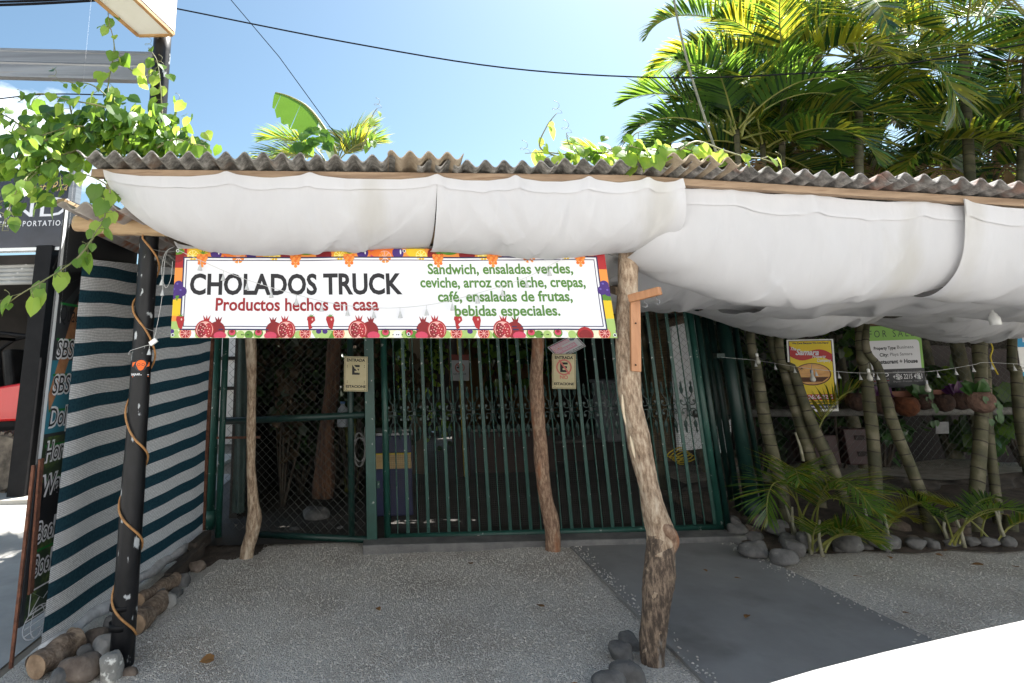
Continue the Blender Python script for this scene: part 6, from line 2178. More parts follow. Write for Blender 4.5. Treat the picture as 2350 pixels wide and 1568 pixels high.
for k in range(5):
    frond(mb, q, 2.6 - k * .55, 1.25, 1.0, 1.3, nl=34, ll=.34, lw=.03, mis=(0, 1, 1), rng=rg, vee=.2, tipdroop=.5, rach=4)
mb.build('crown', [PALM_A, PALM_B, PALM_C, PALM_D, RACHIS], t)
mb = MB()
mb.tube([Vector((q.x, 6.9, 0)), q], [.06, .05], 10)
mb.build('trunk', PALMBARK, t, smooth=True)

def shrub(nm, label, cx, cy, cz, rx, ry, rz, n, leaf, mats, seed, group=None, cat='shrub'):
    rg = random.Random(seed)
    t = thing(nm, label, cat, (cx, cy, 0), group)
    ml, ms = MB(), MB()
    for k in range(8):
        a = rg.uniform(0, 6.28)
        e = Vector((cx + rx * .7 * math.cos(a), cy + ry * .7 * math.sin(a), cz + rz * rg.uniform(-.2, .8)))
        ms.tube(smooth_path([Vector((cx, cy, 0)), Vector((cx, cy, 0)).lerp(e, .5) + Vector((rg.uniform(-.1, .1), 0, .1)), e], 4), [.02, .018, .016, .014, .012, .010, .008, .006, .004], 5)
    clumps = [Vector((rg.gauss(0, .55), rg.gauss(0, .55), rg.gauss(0, .55))) for _ in range(max(6, n // 40))]
    for k in range(n):
        c = clumps[k % len(clumps)]
        d = c + Vector((rg.gauss(0, .22), rg.gauss(0, .22), rg.gauss(0, .22)))
        q = Vector((cx + d.x * rx, cy + d.y * ry, cz + d.z * rz))
        if q.z < .02:
            q.z = .02 + abs(q.z) * .1
        vleaf(ml, q, Vector((rg.uniform(-1, 1), rg.uniform(-1, 1), -rg.uniform(.1, 1))), Vector((rg.uniform(-1, 1), -.6, rg.uniform(.2, 1))), leaf * rg.uniform(.6, 1.2), rg.randrange(len(mats)), rng=rg)
    ml.build('leaves', mats, t)
    ms.build('branches', DSTEM, t, smooth=True)
    return t
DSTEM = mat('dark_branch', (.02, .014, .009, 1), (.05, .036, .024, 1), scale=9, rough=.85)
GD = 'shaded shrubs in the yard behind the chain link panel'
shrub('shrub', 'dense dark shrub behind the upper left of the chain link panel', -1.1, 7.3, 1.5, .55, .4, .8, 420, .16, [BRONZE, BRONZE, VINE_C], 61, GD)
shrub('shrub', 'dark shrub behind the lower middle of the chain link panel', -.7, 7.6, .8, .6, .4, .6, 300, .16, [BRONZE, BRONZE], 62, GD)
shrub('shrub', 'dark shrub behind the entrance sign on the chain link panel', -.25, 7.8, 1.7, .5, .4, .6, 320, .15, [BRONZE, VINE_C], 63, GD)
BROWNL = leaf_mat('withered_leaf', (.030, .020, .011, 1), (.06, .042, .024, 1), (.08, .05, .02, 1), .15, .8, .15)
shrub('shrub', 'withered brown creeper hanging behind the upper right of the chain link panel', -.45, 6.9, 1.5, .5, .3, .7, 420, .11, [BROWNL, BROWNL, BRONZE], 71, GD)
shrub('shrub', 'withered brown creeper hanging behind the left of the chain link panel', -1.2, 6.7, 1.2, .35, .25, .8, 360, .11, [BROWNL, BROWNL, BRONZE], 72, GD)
GB = 'sunlit bamboo and palm leaves beyond the yard'
shrub('bamboo', 'fine leaved bamboo clump in the sun seen through the left end of the gate', .45, 10.2, 1.8, .7, .4, 1.0, 900, .13, [PALM_A, PALM_C, VINE_B], 64, GB, 'bamboo')
shrub('bamboo', 'bright leaves in the sun seen through the middle of the gate', 2.0, 10.6, 2.0, .7, .4, .8, 500, .16, [PALM_A, PALM_C], 65, GB, 'bamboo')
vine('creeper', 'unseen leafy creeper added over the gap behind the porch roof to dapple the sun', [
    [Vector((-2, 7.0, 2.45)), Vector((0, 6.95, 2.42)), Vector((1.2, 7.0, 2.4))], [Vector((1.0, 7.0, 2.42)), Vector((3.0, 6.95, 2.35)), Vector((5.0, 7.0, 2.3))]],
    73, .12, (0, 2), step=.05, extra=[(Vector((-1.0, 7.0, 2.48)), (.5, .07, .03), 340), (Vector((.55, 7.0, 2.47)), (.22, .07, .03), 150), (Vector((2.2, 7.0, 2.45)), (.7, .07, .03), 240), (Vector((4.0, 7.7, 2.4)), (.7, .16, .05), 300), (Vector((5.6, 7.75, 2.3)), (.8, .16, .05), 260), (Vector((7.4, 7.75, 2.2)), (.9, .16, .05), 260)])  # leaves added out of view to break up sun through the gap
GR_ = 'shrubs behind the chain link fence on the right'
shrub('shrub', 'glossy leaved shrub behind the fence above the yellow sign', 5.05, 6.9, 1.75, .9, .3, .45, 420, .12, [VINE_C, PALM_C, PALM_A], 66, GR_)
shrub('shrub', 'dark shrub behind the fence under the for sale sign', 5.8, 7.2, 1.1, .8, .3, .6, 320, .14, [PALM_C, VINE_C], 67, GR_)
shrub('shrub', 'broad leaved shrub catching sun behind the fence at the far right', 7.2, 6.9, 1.05, .6, .3, .5, 160, .26, [VINE_A, VINE_C], 68, GR_)
shrub('shrub', 'dark shrub filling the gap behind the slanting palms left of the yellow sign', 4.2, 7.0, 1.3, .6, .3, .8, 360, .14, [PALM_C, BRONZE], 69, GR_)
# ---------------------------------------------------------------- street side on the left
YL = 7.6
lb = thing('tour_office', 'black fronted tour office with a half raised grey roller shutter across the side street', 'building', (-6.5, 9.2, 0))
mb = MB()
tz, bz = P(60, 400, YL).z, P(60, 578, YL).z
xr = P(158, 500, YL).x
mb.box((xr - 2.0, YL, (tz + bz) / 2), (4.0, .12, tz - bz))
mb.build('fascia', mat('fascia_black', (.014, .016, .024, 1), (.03, .034, .05, 1), scale=1.6, rough=.25), lb, bevel=.005)
ff = Frame((xr - 4.0, YL - .062, tz), (xr, YL - .062, tz), (xr - 4.0, YL - .062, bz))
def fu(x, y):
    q = P(x, y, YL - .062)
    return q.x - (xr - 4.0), tz - q.z
mb = MB()
u0, v0 = fu(68, 498)
text(mb, ff, 'AND', fu(-60, 498)[0], v0, fu(0, 498)[1] - fu(0, 452)[1], fu(152, 498)[0] - fu(-60, 498)[0], .003, 0, bold=-.005)
text(mb, ff, 'TRANSPORTATION', fu(-6, 521)[0], fu(0, 521)[1], .075, fu(151, 521)[0] - fu(-6, 521)[0], .003, 0, bold=.01, space=1.3)
text(mb, ff, 'Costa Rica', fu(60, 446)[0], fu(0, 446)[1], .15, fu(155, 446)[0] - fu(60, 446)[0], .003, 1, shear=.5, rot=-.06)
mb.build('lettering', [WHITE, flat('letter_gold', (.55, .40, .16, 1))], lb)
mb = MB()
rect(mb, ff, 0, ff.h * .96, ff.w, ff.h, .002, 0)
mb.build('white_edge', WHITEP, lb)
mb = MB()
mb.box((xr + .06, YL - .02, (tz + bz) / 2 - .1), (.10, .14, tz - bz + .4))
mb.build('corner_trim', GALV, lb)
# roller shutter, rolled half way down
s0_, s1_ = P(50, 586, YL + .1).z, P(50, 652, YL + .1).z
mb = MB()
n = 7
for k in range(n):
    z = lerp(s0_, s1_, (k + .5) / n)
    hh = (s0_ - s1_) / n
    mb.tube([(xr - 4, YL + .14, z), (xr - .35, YL + .14, z)], hh * .56, 8)
mb.build('roller_shutter', mat('shutter_grey', (.34, .34, .33, 1), (.46, .46, .44, 1), scale=3, rough=.5), lb, smooth=True)
mb = MB()
mb.box((xr - 2, YL + 3.2, 1.6), (5, .1, 3.2))
mb.build('back_wall', DKW, lb)
mb = MB()
mb.box((xr + .25, YL + 1.8, 1.6), (.1, 3.0, 3.2))
mb.build('side_wall', DKW, lb)
mb = MB()
mb.box((xr - 2, YL + 1.7, 3.05), (5, 3.3, .12))
mb.build('ceiling', DKW, lb)
for xx0, xx1, yb_, wd in ((36, 74, 1146, .22), (104, 130, 1110, .15)):
    q = G((xx0 + xx1) / 2, yb_)
    t = P((98 if wd > .2 else 135), 590, q.y)
    mb = MB()
    mb.box(((q.x + t.x) / 2, q.y, 1.6), (wd, .18, 3.2))
    mb.build('column', BLACK, lb, bevel=.008)
    mb = MB()
    mb.box(((q.x + t.x) / 2, q.y, .012), (wd + .14, .30, .02))
    mb.build('base_plate', BLACK, lb)
pv_ = MB()
pv_.box((-7.5, 9.0, .02), (9.6, 3.4, .05))
struct(pv_.build('pavement', mat('pale_pavement', (.36, .34, .30, 1), (.46, .44, .40, 1), scale=2, rough=.9, bump=.2)))
mk = MB()
mk.poly([(-9, 7.10, .001), (-3.0, 7.10, .001), (-3.0, 7.15, .001), (-9, 7.15, .001)])
struct(mk.build('road_marking', flat('road_paint', (.62, .61, .58, 1), .8)))

# red off-road buggy parked inside
ug = thing('off_road_buggy', 'red off road buggy with a black roll cage, parked behind the black steel column', 'buggy', (-5.6, 8.6, .03))
REDP = mat('buggy_red', (.55, .012, .010, 1), rough=.3, coat=.5)
bx0 = P(92, 1000, 7.95).x
mb = MB()
zA, zB = P(70, 868, 7.95).z, P(70, 968, 7.95).z
mb.add([(bx0 - 1.0, 7.95, zB), (bx0, 7.95, zB + .02), (bx0 + .0, 7.95, zA), (bx0 - .35, 7.95, zA - .06), (bx0 - 1.0, 7.95, zA - .16),
        (bx0 - 1.0, 9.2, zB), (bx0, 9.2, zB + .02), (bx0, 9.2, zA), (bx0 - .35, 9.2, zA - .06), (bx0 - 1.0, 9.2, zA - .16)],
       [(0, 1, 2, 3, 4), (9, 8, 7, 6, 5), (0, 5, 6, 1), (1, 6, 7, 2), (2, 7, 8, 3), (3, 8, 9, 4), (4, 9, 5, 0)])
mb.build('rear_body', REDP, ug, bevel=.03)
mb = MB()
mb.add([(bx0 - 2.6, 7.98, zB), (bx0 - 1.9, 7.98, zB), (bx0 - 1.9, 7.98, zA - .1), (bx0 - 2.7, 7.98, zA - .3), (bx0 - 2.6, 9.2, zB), (bx0 - 1.9, 9.2, zB), (bx0 - 1.9, 9.2, zA - .1), (bx0 - 2.7, 9.2, zA - .3)],
       [(0, 1, 2, 3), (7, 6, 5, 4), (0, 4, 5, 1), (1, 5, 6, 2), (2, 6, 7, 3), (3, 7, 4, 0)])
mb.build('front_body', REDP, ug, bevel=.03)
mb = MB()
mb.box((bx0 - 1.4, 8.58, zB - .02), (2.2, 1.1, .08))
mb.build('floor_pan', BLACK, ug)
zT = P(60, 772, 7.95).z
mb = MB()
for y in (7.97, 9.18):
    mb.tube(smooth_path([(bx0 - .05, y, zA), (bx0 - .10, y, zA + .5), (bx0 - .30, y, zT), (bx0 - 1.3, y, zT + .03), (bx0 - 1.9, y, zA - .1)], 5), .026, 8)
    mb.tube([(bx0 - .75, y, zT), (bx0 - .85, y, zA - .1)], .024, 8)
for x, z in ((bx0 - .30, zT), (bx0 - 1.3, zT + .03), (bx0 - .10, zA + .45)):
    mb.tube([(x, 7.97, z), (x, 9.18, z)], .024, 8)
mb.tube([(bx0 - .08, 7.97, zA + .3), (bx0 - .6, 9.1, zA + .5)], .012, 6)
mb.build('roll_cage', BLACK, ug, smooth=True)
for y in (8.25, 8.85):
    mb = MB()
    mb.box((bx0 - 1.0, y, zA + .12), (.14, .42, .62), Matrix.Rotation(R(-12), 3, 'Y'))
    mb.box((bx0 - 1.25, y, zB + .14), (.48, .42, .14))
    mb.build('seat', mat('seat_black', (.012, .012, .012, 1), (.03, .03, .03, 1), scale=6, rough=.7), ug, bevel=.04)
for x, y in ((P(10, 1065, 7.85).x, 7.85), (P(10, 1065, 7.85).x, 9.2), (bx0 - 2.6, 7.85), (bx0 - 2.6, 9.2)):
    zc, r = .40, .36
    mb = MB()
    mb.lathe((x, y + .13, zc), [(r * .6, -.0), (r * .92, .0), (r, .05), (r, .21), (r * .92, .26), (r * .6, .26)], 28, axis=(0, -1, 0))
    for k in range(22):
        a = k * 6.28318 / 22
        for s_ in (0, 1):
            mb.box((x + math.cos(a + s_ * .14) * r * 1.02, y + .06 - .13 * s_ - .0, zc + math.sin(a + s_ * .14) * r * 1.02), (.05, .10, .035), Matrix.Rotation(-a, 3, 'Y') @ Matrix.Rotation(R(90), 3, 'Y'))
    wh = mb.build('wheel', mat('tyre', (.06, .05, .04, 1), (.19, .16, .125, 1), scale=7, rough=.9), ug)
    mb = MB()
    mb.lathe((x, y - .06, zc), [(r * .62, 0), (r * .62, .05), (r * .52, .065), (r * .50, .03), (.05, .02), (.045, .05)], 20, axis=(0, -1, 0))
    for k in range(6):
        a = k * 1.047
        mb.beam((x + .04 * math.cos(a), y - .09, zc + .04 * math.sin(a)), (x + .2 * math.cos(a), y - .10, zc + .2 * math.sin(a)), .035, .02, up=(0, -1, 0))
    mb.build('rim', GALV, wh)

# pale sunlit house wall glimpsed between the green posts
nb = thing('white_house', 'white sunlit house wall glimpsed between the two green posts', 'building', (-3.0, 12.5, 0))
mb = MB()
mb.box((-3.1, 12.5, 1.5), (1.7, .2, 3.0))
mb.build('wall', mat('bright_wall', (.74, .73, .70, 1), (.80, .79, .77, 1), scale=2, rough=.8), nb)
for i in range(4):
    mb = MB()
    mb.box((-3.1, 12.38, .5 + i * .62), (1.6, .05, .07))
    mb.build('siding_board', DKW, nb)
tp = thing('dark_tarp', 'dark green tarpaulin strip hanging behind the left edge of the chain link panel', 'tarp', (P(552, 1000, 5.9).x, 5.95, 0))
mb = MB()
xa, xb = P(538, 1000, 5.95).x, P(566, 1000, 5.95).x
mb.grid(lambda a, b: Vector((lerp(xa, xb, a), 5.95 + .02 * math.sin(a * 9 + b * 2), lerp(.15, 2.15, b))), 14, 8)
mb.build('sheet', mat('tarp_green', (.012, .03, .026, 1), (.025, .05, .045, 1), scale=5, rough=.6), tp, smooth=True)

# ---------------------------------------------------------------- overhead: light box, beam, wires
lx = thing('light_box_sign', 'blank white light box sign on top of the black pole, seen from below', 'sign', P(357, 79, 3.36))
A, B = P(318, 79, 3.33), P(396, 82, 3.33)
zbx = (A.z + B.z) / 2
wx = B.x - A.x
dv_ = Vector((-.22, -1, 0)).normalized()
A0, B0 = Vector((A.x, A.y, zbx)), Vector((B.x, B.y, zbx))
A1, B1 = A0 + dv_ * 1.5, B0 + dv_ * 1.5
up_ = Vector((0, 0, .9))
BOXW = mat('box_white', (.66, .64, .57, 1), (.76, .74, .68, 1), scale=2.5, rough=.5, trans=.15)
mb = MB()
mb.add([A0, B0, B1, A1] + [p + up_ for p in (A0, B0, B1, A1)], [(3, 2, 1, 0), (4, 5, 6, 7), (0, 1, 5, 4), (1, 2, 6, 5), (2, 3, 7, 6), (3, 0, 4, 7)])
mb.build('box', BOXW, lx)
TRIM = mat('trim_brown', (.30, .14, .05, 1), (.44, .27, .11, 1), scale=9, rough=.6)
for p, q in ((A0, A1), (B0, B1), (A0, B0), (B0, B0 + up_), (B1, B1 + up_), (A0 , A0 + up_)):
    mb = MB()
    mb.beam(p, q, .022, .022, up=(0, 0, 1) if abs((q - p).normalized().z) < .9 else (0, 1, 0))
    mb.build('trim', TRIM, lx, bevel=.002)
mb = MB()
fq = Frame(B0 + up_, B1 + up_, B0)
slab(mb, Frame(B0 + up_ + Vector((.013, 0, -.02)), B1 + up_ + Vector((.013, 0, -.02)), B0 + Vector((.013, 0, .02))), .004)
mb.build('face_panel', WHITEP, lx)
bmx = thing('steel_channel', 'galvanised steel channel beam running left from the black pole', 'beam', P(180, 150, 3.5))
a, b_ = P(-60, 141, 3.5), P(352, 152, 3.5)
hh = (P(200, 114, 3.5) - P(200, 178, 3.5)).length
mb = MB()
d = (b_ - a)
def chn(t, q):
    return a.lerp(b_, t) + Vector((0, 0, 0)) + q
prof = [(.05, -hh / 2 + .02), (.05, -hh / 2), (0, -hh / 2), (0, -hh / 2 + .018), (.004, -hh / 2 + .022), (.004, -.01), (-.002, 0), (.004, .01), (.004, hh / 2 - .022), (0, hh / 2 - .018), (0, hh / 2), (.05, hh / 2), (.05, hh / 2 - .02)]
mb.grid(lambda u, v: chn(u, Vector((0, prof[int(round(v * 12))][0], prof[int(round(v * 12))][1]))), 10, 12)
mb.build('web', GALV, bmx, solid=.003)
mb = MB()
mb.box(b_ + Vector((.01, .02, 0)), (.012, .09, hh + .02))
mb.build('end_plate', RUST, bmx)
CW = 'overhead wires against the sky'
def wire(label, pts, r, group=CW, m=CABLE, nm='overhead_wire'):
    mb = MB()
    mb.tube(pts, r, 6)
    return tag(mb.build(nm, m, None, smooth=True), label, 'wire', group)
wire('thick black overhead cable sagging right across the whole sky', smooth_path([P(250, -10, 3.9), P(410, 21, 3.9), P(800, 98, 3.9), P(1160, 156, 3.9), P(1500, 178, 3.9), P(1780, 172, 3.9), P(2050, 150, 3.9), P(2350, 102, 3.9), P(2700, 40, 3.9)], 6), .0055)
wire('thin wire slanting down to the banana leaf', [P(505, -40, 6.5), P(530, 0, 6.5), P(640, 130, 6.5), P(760, 295, 6.5), P(800, 345, 6.5)], .005)
wire('black cable crossing the top left corner', smooth_path([P(-100, 14, 4.5), P(80, 9, 4.5), P(300, -4, 4.5)], 5), .012)
wire('other black cable close above the one in the top left corner', smooth_path([P(-100, 6, 4.6), P(80, 2, 4.6), P(250, -8, 4.6)], 5), .012)
wire('thin wire running left out of the vine', smooth_path([P(-60, 235, 3.4), P(40, 222, 3.4), P(120, 216, 3.4), P(240, 218, 3.4)], 4), .004)
wire('grey rope hanging down through the palm fronds from the top edge', smooth_path([P(1540, -60, 4.4), P(1552, 30, 4.4), P(1585, 170, 4.4), P(1640, 340, 4.4), P(1655, 380, 4.4)], 5), .009, m=mat('grey_rope', (.12, .13, .09, 1), (.22, .22, .16, 1), scale=20, rough=.8), nm='rope')

# ---------------------------------------------------------------- strings of little bell lamps
def bell_mesh():
    mb = MB()
    mb.lathe((0, 0, -.075), [(.014, .018), (.0125, .021), (.008, .036), (.005, .044), (.004, .052)], 9)
    mb.tube([(0, 0, -.03), (0, 0, 0)], .0015, 5)
    return mb
proto_bell = None
def string(nm, label, pts, every, first, skip=(), r=.0016, m=None, size=1.0):
    global proto_bell
    t = thing(nm, label, 'string lights', pts[0], 'strings of small bell lamps')
    sp = smooth_path(pts, 10)
    mb = MB()
    mb.tube(sp, r, 5)
    mb.build('cable', m or flat('string_white', (.48, .48, .47, 1)), t, smooth=True)
    L, nx = 0, first
    for i in range(len(sp) - 1):
        seg = (sp[i + 1] - sp[i]).length
        while nx < L + seg:
            q = sp[i].lerp(sp[i + 1], (nx - L) / seg)
            if proto_bell is None:
                b = bell_mesh()
                b.v = [p + t.location for p in b.v]
                proto_bell = b.build('bell_lamp', CLEAR, t, smooth=True)
                proto_bell.location = q - t.location
            else:
                link_copy(proto_bell, t, q - t.location)
            nx += every
        L += seg
    return t
Yb = 3.19
string('string_lights', 'string of small bell lamps sagging across the front of the banner', [P(404, 572, Yb), P(465, 600, Yb), P(560, 640, Yb), P(700, 682, Yb), P(800, 702, Yb), P(900, 707, Yb), P(1000, 697, Yb), P(1100, 672, Yb), P(1200, 640, Yb), P(1270, 605, Yb), P(1310, 585, Yb)], .148, .16)
string('string_lights', 'string of small bell lamps stretched behind the palm trunks on the right', [P(1655, 820, 5.55), P(1740, 828, 5.5), P(1850, 845, 5.2), P(1950, 855, 5.05), P(2020, 856, 5.05), P(2130, 853, 5.0), P(2230, 838, 5.0), P(2260, 832, 5.0), P(2350, 836, 4.95), P(2450, 835, 4.95)], .158, .30)
string('string_lights', 'tangled white lamp string hanging beside the black pole', [P(385, 575, 3.3), P(378, 600, 3.28), P(372, 680, 3.27), P(362, 740, 3.27), P(350, 785, 3.27), P(330, 795, 3.3), P(300, 805, 3.3), P(295, 815, 3.3)], .35, .22)
string('string_lights', 'short loop of lamp string hanging left of the banner corner', [P(400, 566, 3.28), P(380, 580, 3.27), P(371, 620, 3.27), P(380, 660, 3.27), P(392, 640, 3.27), P(396, 600, 3.27)], .30, .2)
mb = MB()
q = P(352, 785, 3.265)
mb.box(q, (.045, .02, .028), Matrix.Rotation(R(-35), 3, 'Y'))
tag(mb.build('plug', WHITEP, None, bevel=.004), 'white plug box on the lamp string in front of the black pole', 'plug')
t = thing('lamp_holder', 'white lamp holder hanging by its cord from the cloth at the right', 'lamp', P(2285, 735, 3.9))
q = P(2286, 746, 3.9)
mb = MB()
mb.lathe(q, [(.026, 0), (.030, .004), (.030, .052), (.022, .062), (.018, .078), (.010, .082), (.006, .10)], 14)
mb.build('socket', WHITEP, t, smooth=True)
mb = MB()
mb.tube(smooth_path([q + Vector((0, 0, .095)), P(2283, 700, 3.9), P(2279, 672, 3.92)], 4), .0035, 6)
mb.build('cord', WHITEP, t)
# clear bulbs hung near the palms
for i, (x, y, lab) in enumerate(((1740, 838, 'clear bulb hanging by the leftmost palm trunk'), (1866, 878, 'clear bulb hanging in front of the red band of the yellow sign'), (1997, 876, 'clear bulb hanging at the crossing of the two palm trunks'), (2130, 902, 'clear bulb hanging at the right edge of the green for sale sign'))):
    Y = 5.0 if i else 5.5
    q = P(x, y - 6, Y)
    t = thing('light_bulb', lab, 'bulb', q, 'clear bulbs hanging among the palms')
    mb = MB()
    mb.lathe(q - Vector((0, 0, .03)), [(.004, .012), (.016, .017), (.022, .032), (.019, .048), (.011, .066), (.010, .085)], 12)
    mb.build('glass', mat('bulb_glass', (.40, .39, .35, 1), rough=.12, spec=.8), t, smooth=True)
    mb = MB()
    mb.lathe(q + Vector((0, 0, .055)), [(.011, 0), (.011, .026), (.005, .03)], 10)
    mb.build('cap', WHITEP if i in (0, 2) else GALV, t)
    mb = MB()
    mb.tube([q + Vector((0, 0, .085)), q + Vector((.015, 0, .13))], .002, 5)
    mb.build('wire', WIRE, t)
mb = MB()
mb.tube(smooth_path([P(2256, 752, 5.2), P(2270, 780, 5.2), P(2278, 800, 5.2), P(2273, 820, 5.2), P(2280, 840, 5.2), P(2290, 860, 5.2)], 5), .006, 6)
tag(mb.build('yellow_cord', flat('cord_yellow', (.42, .32, .02, 1)), None, smooth=True), 'yellow cord dangling right of the thick straight palm trunk', 'cord')

# ---------------------------------------------------------------- coconut pots on a board
bd_ = thing('shelf_board', 'pinkish brown board fixed along the fence above the coconut pots', 'board', P(2130, 910, 6.0))
mb = MB()
mb.beam(P(1990, 908, 6.0), P(2240, 898, 6.0), .03, .06)
mb.build('board', mat('pink_board', (.15, .058, .034, 1), (.21, .085, .052, 1), scale=4, rough=.7), bd_, bevel=.004)
COCO = mat('coconut_husk', (.022, .012, .009, 1), (.06, .031, .021, 1), scale=22, rough=.95, bump=.8, bscale=50)
COCO2 = mat('coconut_orange', (.06, .018, .006, 1), (.13, .038, .011, 1), scale=14, rough=.9, bump=.7, bscale=40)
for i, (x, y, r, m, lab, pl_) in enumerate(((1966, 920, 22, COCO, 'dark coconut pot half behind the middle palm trunk', 0), (2022, 926, 24, COCO, 'coconut pot with a purple leaved plant between the two crossing trunks', 1), (2078, 930, 25, COCO2, 'bright orange coconut pot under the shelf board', 0),
        (2116, 920, 20, COCO, 'small brown coconut pot with a trailing green plant', 2), (2163, 922, 22, COCO, 'brown coconut pot in the middle of the board', 0), (2202, 918, 22, COCO, 'brown coconut pot with a purple leaf left of the palest one', 1),
        (2250, 920, 27, mat('coconut_pale', (.085, .048, .035, 1), (.16, .092, .068, 1), scale=22, rough=.95, bump=.8, bscale=50), 'largest pale coconut pot on the thick straight palm trunk', 2))):
    Yc = 5.95 if i < 6 else 5.08
    q = P(x, y, Yc)
    rr = r / F * Yc * .98
    t = thing('coconut_pot', lab, 'pot', q - Vector((0, 0, rr)), 'coconut pots hanging from the shelf board')
    mb = MB()
    mb.lathe(q, [(.01, -rr), (rr * .55, -rr * .85), (rr * .9, -rr * .45), (rr, 0), (rr * .92, rr * .4), (rr * .7, rr * .72), (rr * .6, rr * .72), (.01, rr * .5)], 16)
    mb.build('husk', m, t, smooth=True)
    if pl_:
        mb = MB()
        rg = random.Random(i)
        for k in range(9):
            a = rg.uniform(0, 6.28)
            vleaf(mb, q + Vector((0, 0, rr * .55)), Vector((math.cos(a), math.sin(a) * .5, rg.uniform(.1, 1.2))), Vector((0, -1, .4)), .14, 0, rng=rg)
        if pl_ == 2:
            for k in range(8):
                vleaf(mb, q + Vector((rg.uniform(-.06, .06), -rr * .9, rg.uniform(-.2, .1))), Vector((0, -.1, -1)), Vector((0, -1, .2)), .06, 0, rng=rg)
        mb.build('plant', leaf_mat('purple_leaf', (.06, .018, .07, 1), (.10, .03, .11, 1), (.1, .03, .1, 1)) if pl_ == 1 else VINE_C, t)
# dark red crates behind the fence
for i, (x0, x1, y0, y1, lab) in enumerate(((1852, 1932, 1000, 1068, 'dark red crate behind the fence below the yellow sign'), (1935, 2018, 985, 1066, 'dark red crate behind the fence left of the middle palm trunk'), (1688, 1722, 970, 1036, 'dark red crate behind the narrow green gate'))):
    Yk = 6.75
    a, b_ = P(x0, y0, Yk), P(x1, y1, Yk)
    t = thing('drinks_crate', lab, 'crate', ((a.x + b_.x) / 2, Yk, b_.z), 'dark red drinks crates on the wall')
    mb = MB()
    mb.box(((a.x + b_.x) / 2, Yk + .15, (a.z + b_.z) / 2), (b_.x - a.x, .3, a.z - b_.z))
    mb.build('shell', mat('crate_red', (.022, .003, .0035, 1), (.038, .005, .006, 1), scale=4, rough=.5), t, bevel=.012)
    for k in range(2):
        mb = MB()
        mb.box(((a.x + b_.x) / 2, Yk - .004, lerp(b_.z, a.z, .3 + .45 * k)), ((b_.x - a.x) * .35, .012, .05))
        mb.build('grip', flat('crate_dark', (.012, .003, .003, 1)), t, bevel=.004)
mb = MB()
f = Frame(P(2146 - 0 - 0, 0, 6.2), P(2147, 0, 6.2), P(2146, 1, 6.2))
a = P(1918, 968, 6.19)
mb.box((P(2162, 990, 6.19).x * 0 + P(2165, 985, 6.19).x - .0, 6.19, P(2165, 985, 6.19).z), (.001, .001, .001))
q = P(1931 + 0, 0, 6.19)
g_ = thing('notice', 'small grey notice wired to the fence below the pale rail', 'notice', P(2160, 995, 6.19))
f = Frame(P(2147 - 0, 969, 6.19), P(2177, 968, 6.19), P(2148, 996, 6.19))
mb = MB()
slab(mb, f, .003)
mb.build('plate', mat('notice_plate', (.10, .10, .10, 1), (.2, .2, .2, 1), scale=9), g_)

# a few dry leaves on the ground
rg = random.Random(90)
DRY = [leaf_mat('dry_leaf', (.20, .10, .04, 1), (.30, .17, .07, 1), (.2, .1, .04, 1), .15, .8, .1)]
t = None
for k in range(34):
    if k < 26:
        x, y = rg.uniform(2.9, 5.4), rg.uniform(3.2, 4.85)
    else:
        x, y = rg.uniform(-1.3, 1.2), rg.uniform(2.9, 5.0)
    if k in (30, 31, 32):
        x, y = rg.uniform(1.7, 2.6), rg.uniform(3.4, 5)
    mb = MB()
    a = rg.uniform(0, 6.28)
    vleaf(mb, Vector((x, y, .045)), Vector((math.cos(a), math.sin(a), .02)), Vector((rg.uniform(-.3, .3), rg.uniform(-.3, .3), 1)), rg.uniform(.035, .075) * (2.6 if k == 3 else 1), 0, rng=rg)
    tag(mb.build('dry_leaf', DRY), 'brown dry leaf fallen on the ground under the porch', 'leaf', 'dry leaves fallen on the gravel and the driveway')

# ---------------------------------------------------------------- the white car in the near right corner
p0, p1 = G(1600, 1568, .93), G(2350, 1413, .93)
HZ = .02
ang = math.atan2(p1.y - p0.y, p1.x - p0.x)
car = thing('white_car', 'white car parked in the sun at the near right, only its bonnet edge in view', 'car', (p0.x + 1.4, p0.y - .9, 0))
RZ = Matrix.Rotation(ang, 3, 'Z')
def cw(x, y, z):
    """car space: x along the car from the nose, y across from the far flank towards the camera"""
    return Vector((p0.x, p0.y, 0)) + RZ @ Vector((x - 1.0, -y + .05, z + (HZ if z > .6 else 0)))
CARP = mat('car_white', (.80, .80, .80, 1), rough=.28, coat=.6)
st = [(0.0, .62, .50, .40), (.10, .50, .66, .22), (.35, .82, .80, .20), (.9, .915, .86, .20), (1.6, .93, .88, .20), (2.6, .93, .90, .20), (3.6, .93, .90, .20), (4.1, .90, .88, .22), (4.3, .80, .80, .32)]
def crown(x):
    return .0
HW = .88
mb = MB()
vs = []
secs = []
for x, ze, hw, zb_ in st:
    sec = []
    e = {0.0: .30, .10: .16, .35: .05, .9: .0, 1.6: 0, 2.6: 0, 3.6: 0, 4.1: .05, 4.3: .16}[x]
    for yy, z in ((e + .06, zb_), (e, .45), (e - .0, ze - .14), (e + .03, ze - .03), (e + .12, ze + .015), (e + .45, ze + .05), (HW, ze + .065)):
        sec.append((yy, z))
    full = sec + [(2 * HW - a, b_) for a, b_ in reversed(sec[:-1])]
    secs.append([cw(x, a, b_) for a, b_ in full])
n = len(secs[0])
for s_ in secs:
    vs += s_
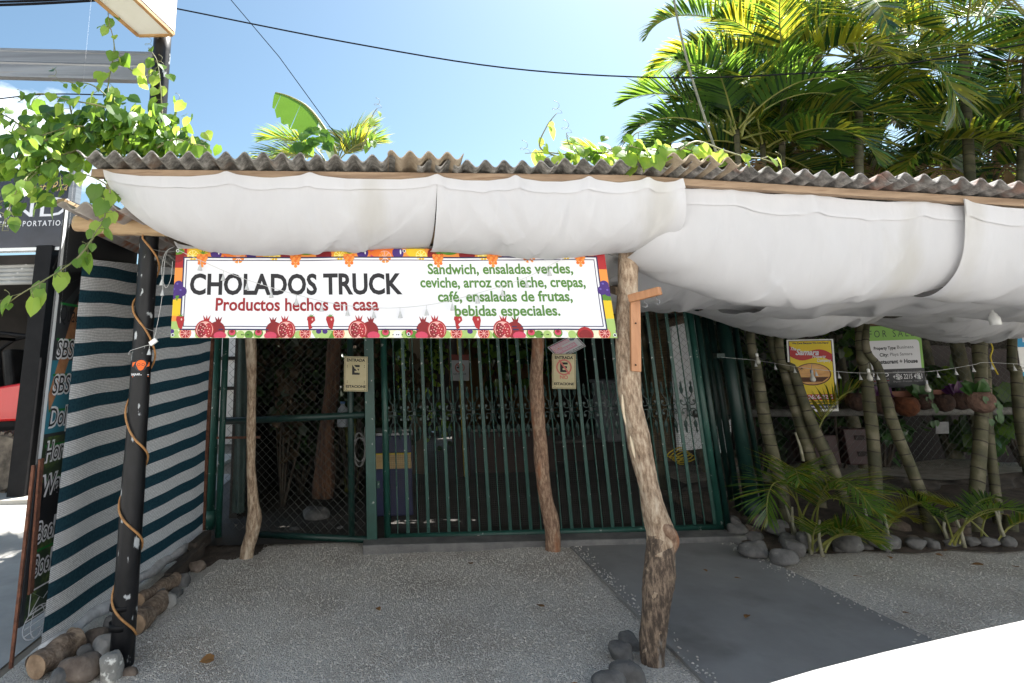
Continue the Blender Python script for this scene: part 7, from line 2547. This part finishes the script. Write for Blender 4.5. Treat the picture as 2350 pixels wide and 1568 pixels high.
fs = [(i * n + k, i * n + k + 1, (i + 1) * n + k + 1, (i + 1) * n + k) for i in range(len(secs) - 1) for k in range(n - 1)]
fs += [tuple(range(n)), tuple((len(secs) - 1) * n + k for k in range(n - 1, -1, -1))]
mb.add(vs, fs)
mb.build('body', CARP, car, smooth=True, subsurf=2)
mb = MB()
gh = []
for x, z, ins in ((2.35, .95, .16), (2.85, 1.42, .28), (3.5, 1.45, .28), (4.1, .97, .18)):
    gh += [cw(x, ins, z), cw(x, 2 * HW - ins, z)]
mb.add(gh, [(0, 1, 3, 2), (2, 3, 5, 4), (4, 5, 7, 6), (0, 2, 4, 6), (1, 7, 5, 3)])
mb.build('windows', mat('car_glass', (.01, .012, .014, 1), rough=.06), car, bevel=.03)
mb = MB()
mb.add([cw(2.8, .27, 1.43), cw(2.8, 2 * HW - .27, 1.43), cw(3.55, 2 * HW - .27, 1.46), cw(3.55, .27, 1.46), cw(2.9, .32, 1.47), cw(2.9, 2 * HW - .32, 1.47), cw(3.45, 2 * HW - .32, 1.49), cw(3.45, .32, 1.49)],
       [(0, 1, 2, 3), (7, 6, 5, 4), (0, 4, 5, 1), (1, 5, 6, 2), (2, 6, 7, 3), (3, 7, 4, 0)])
mb.build('roof', CARP, car, bevel=.02)
for x in (.85, 3.4):
    for y in (.02, 2 * HW - .02):
        mb = MB()
        c = cw(x, y, .31)
        axv = RZ @ Vector((0, 1 if y < 1 else -1, 0))
        mb.lathe(c - axv * .10, [(.18, 0), (.29, .0), (.31, .04), (.31, .16), (.29, .20), (.18, .20)], 24, axis=axv)
        wh = mb.build('wheel', mat('tyre', (.03, .026, .022, 1)), car)
        mb = MB()
        mb.lathe(c + axv * .08, [(.19, 0), (.19, .02), (.15, .03), (.03, .025)], 20, axis=axv)
        mb.build('rim', GALV, wh)
for y in (.30, 2 * HW - .30):
    mb = MB()
    mb.box(cw(.05, y, .52), (.10, .26, .11), RZ)
    mb.build('headlight', mat('lamp_glass', (.7, .72, .75, 1), rough=.1), car, bevel=.02)
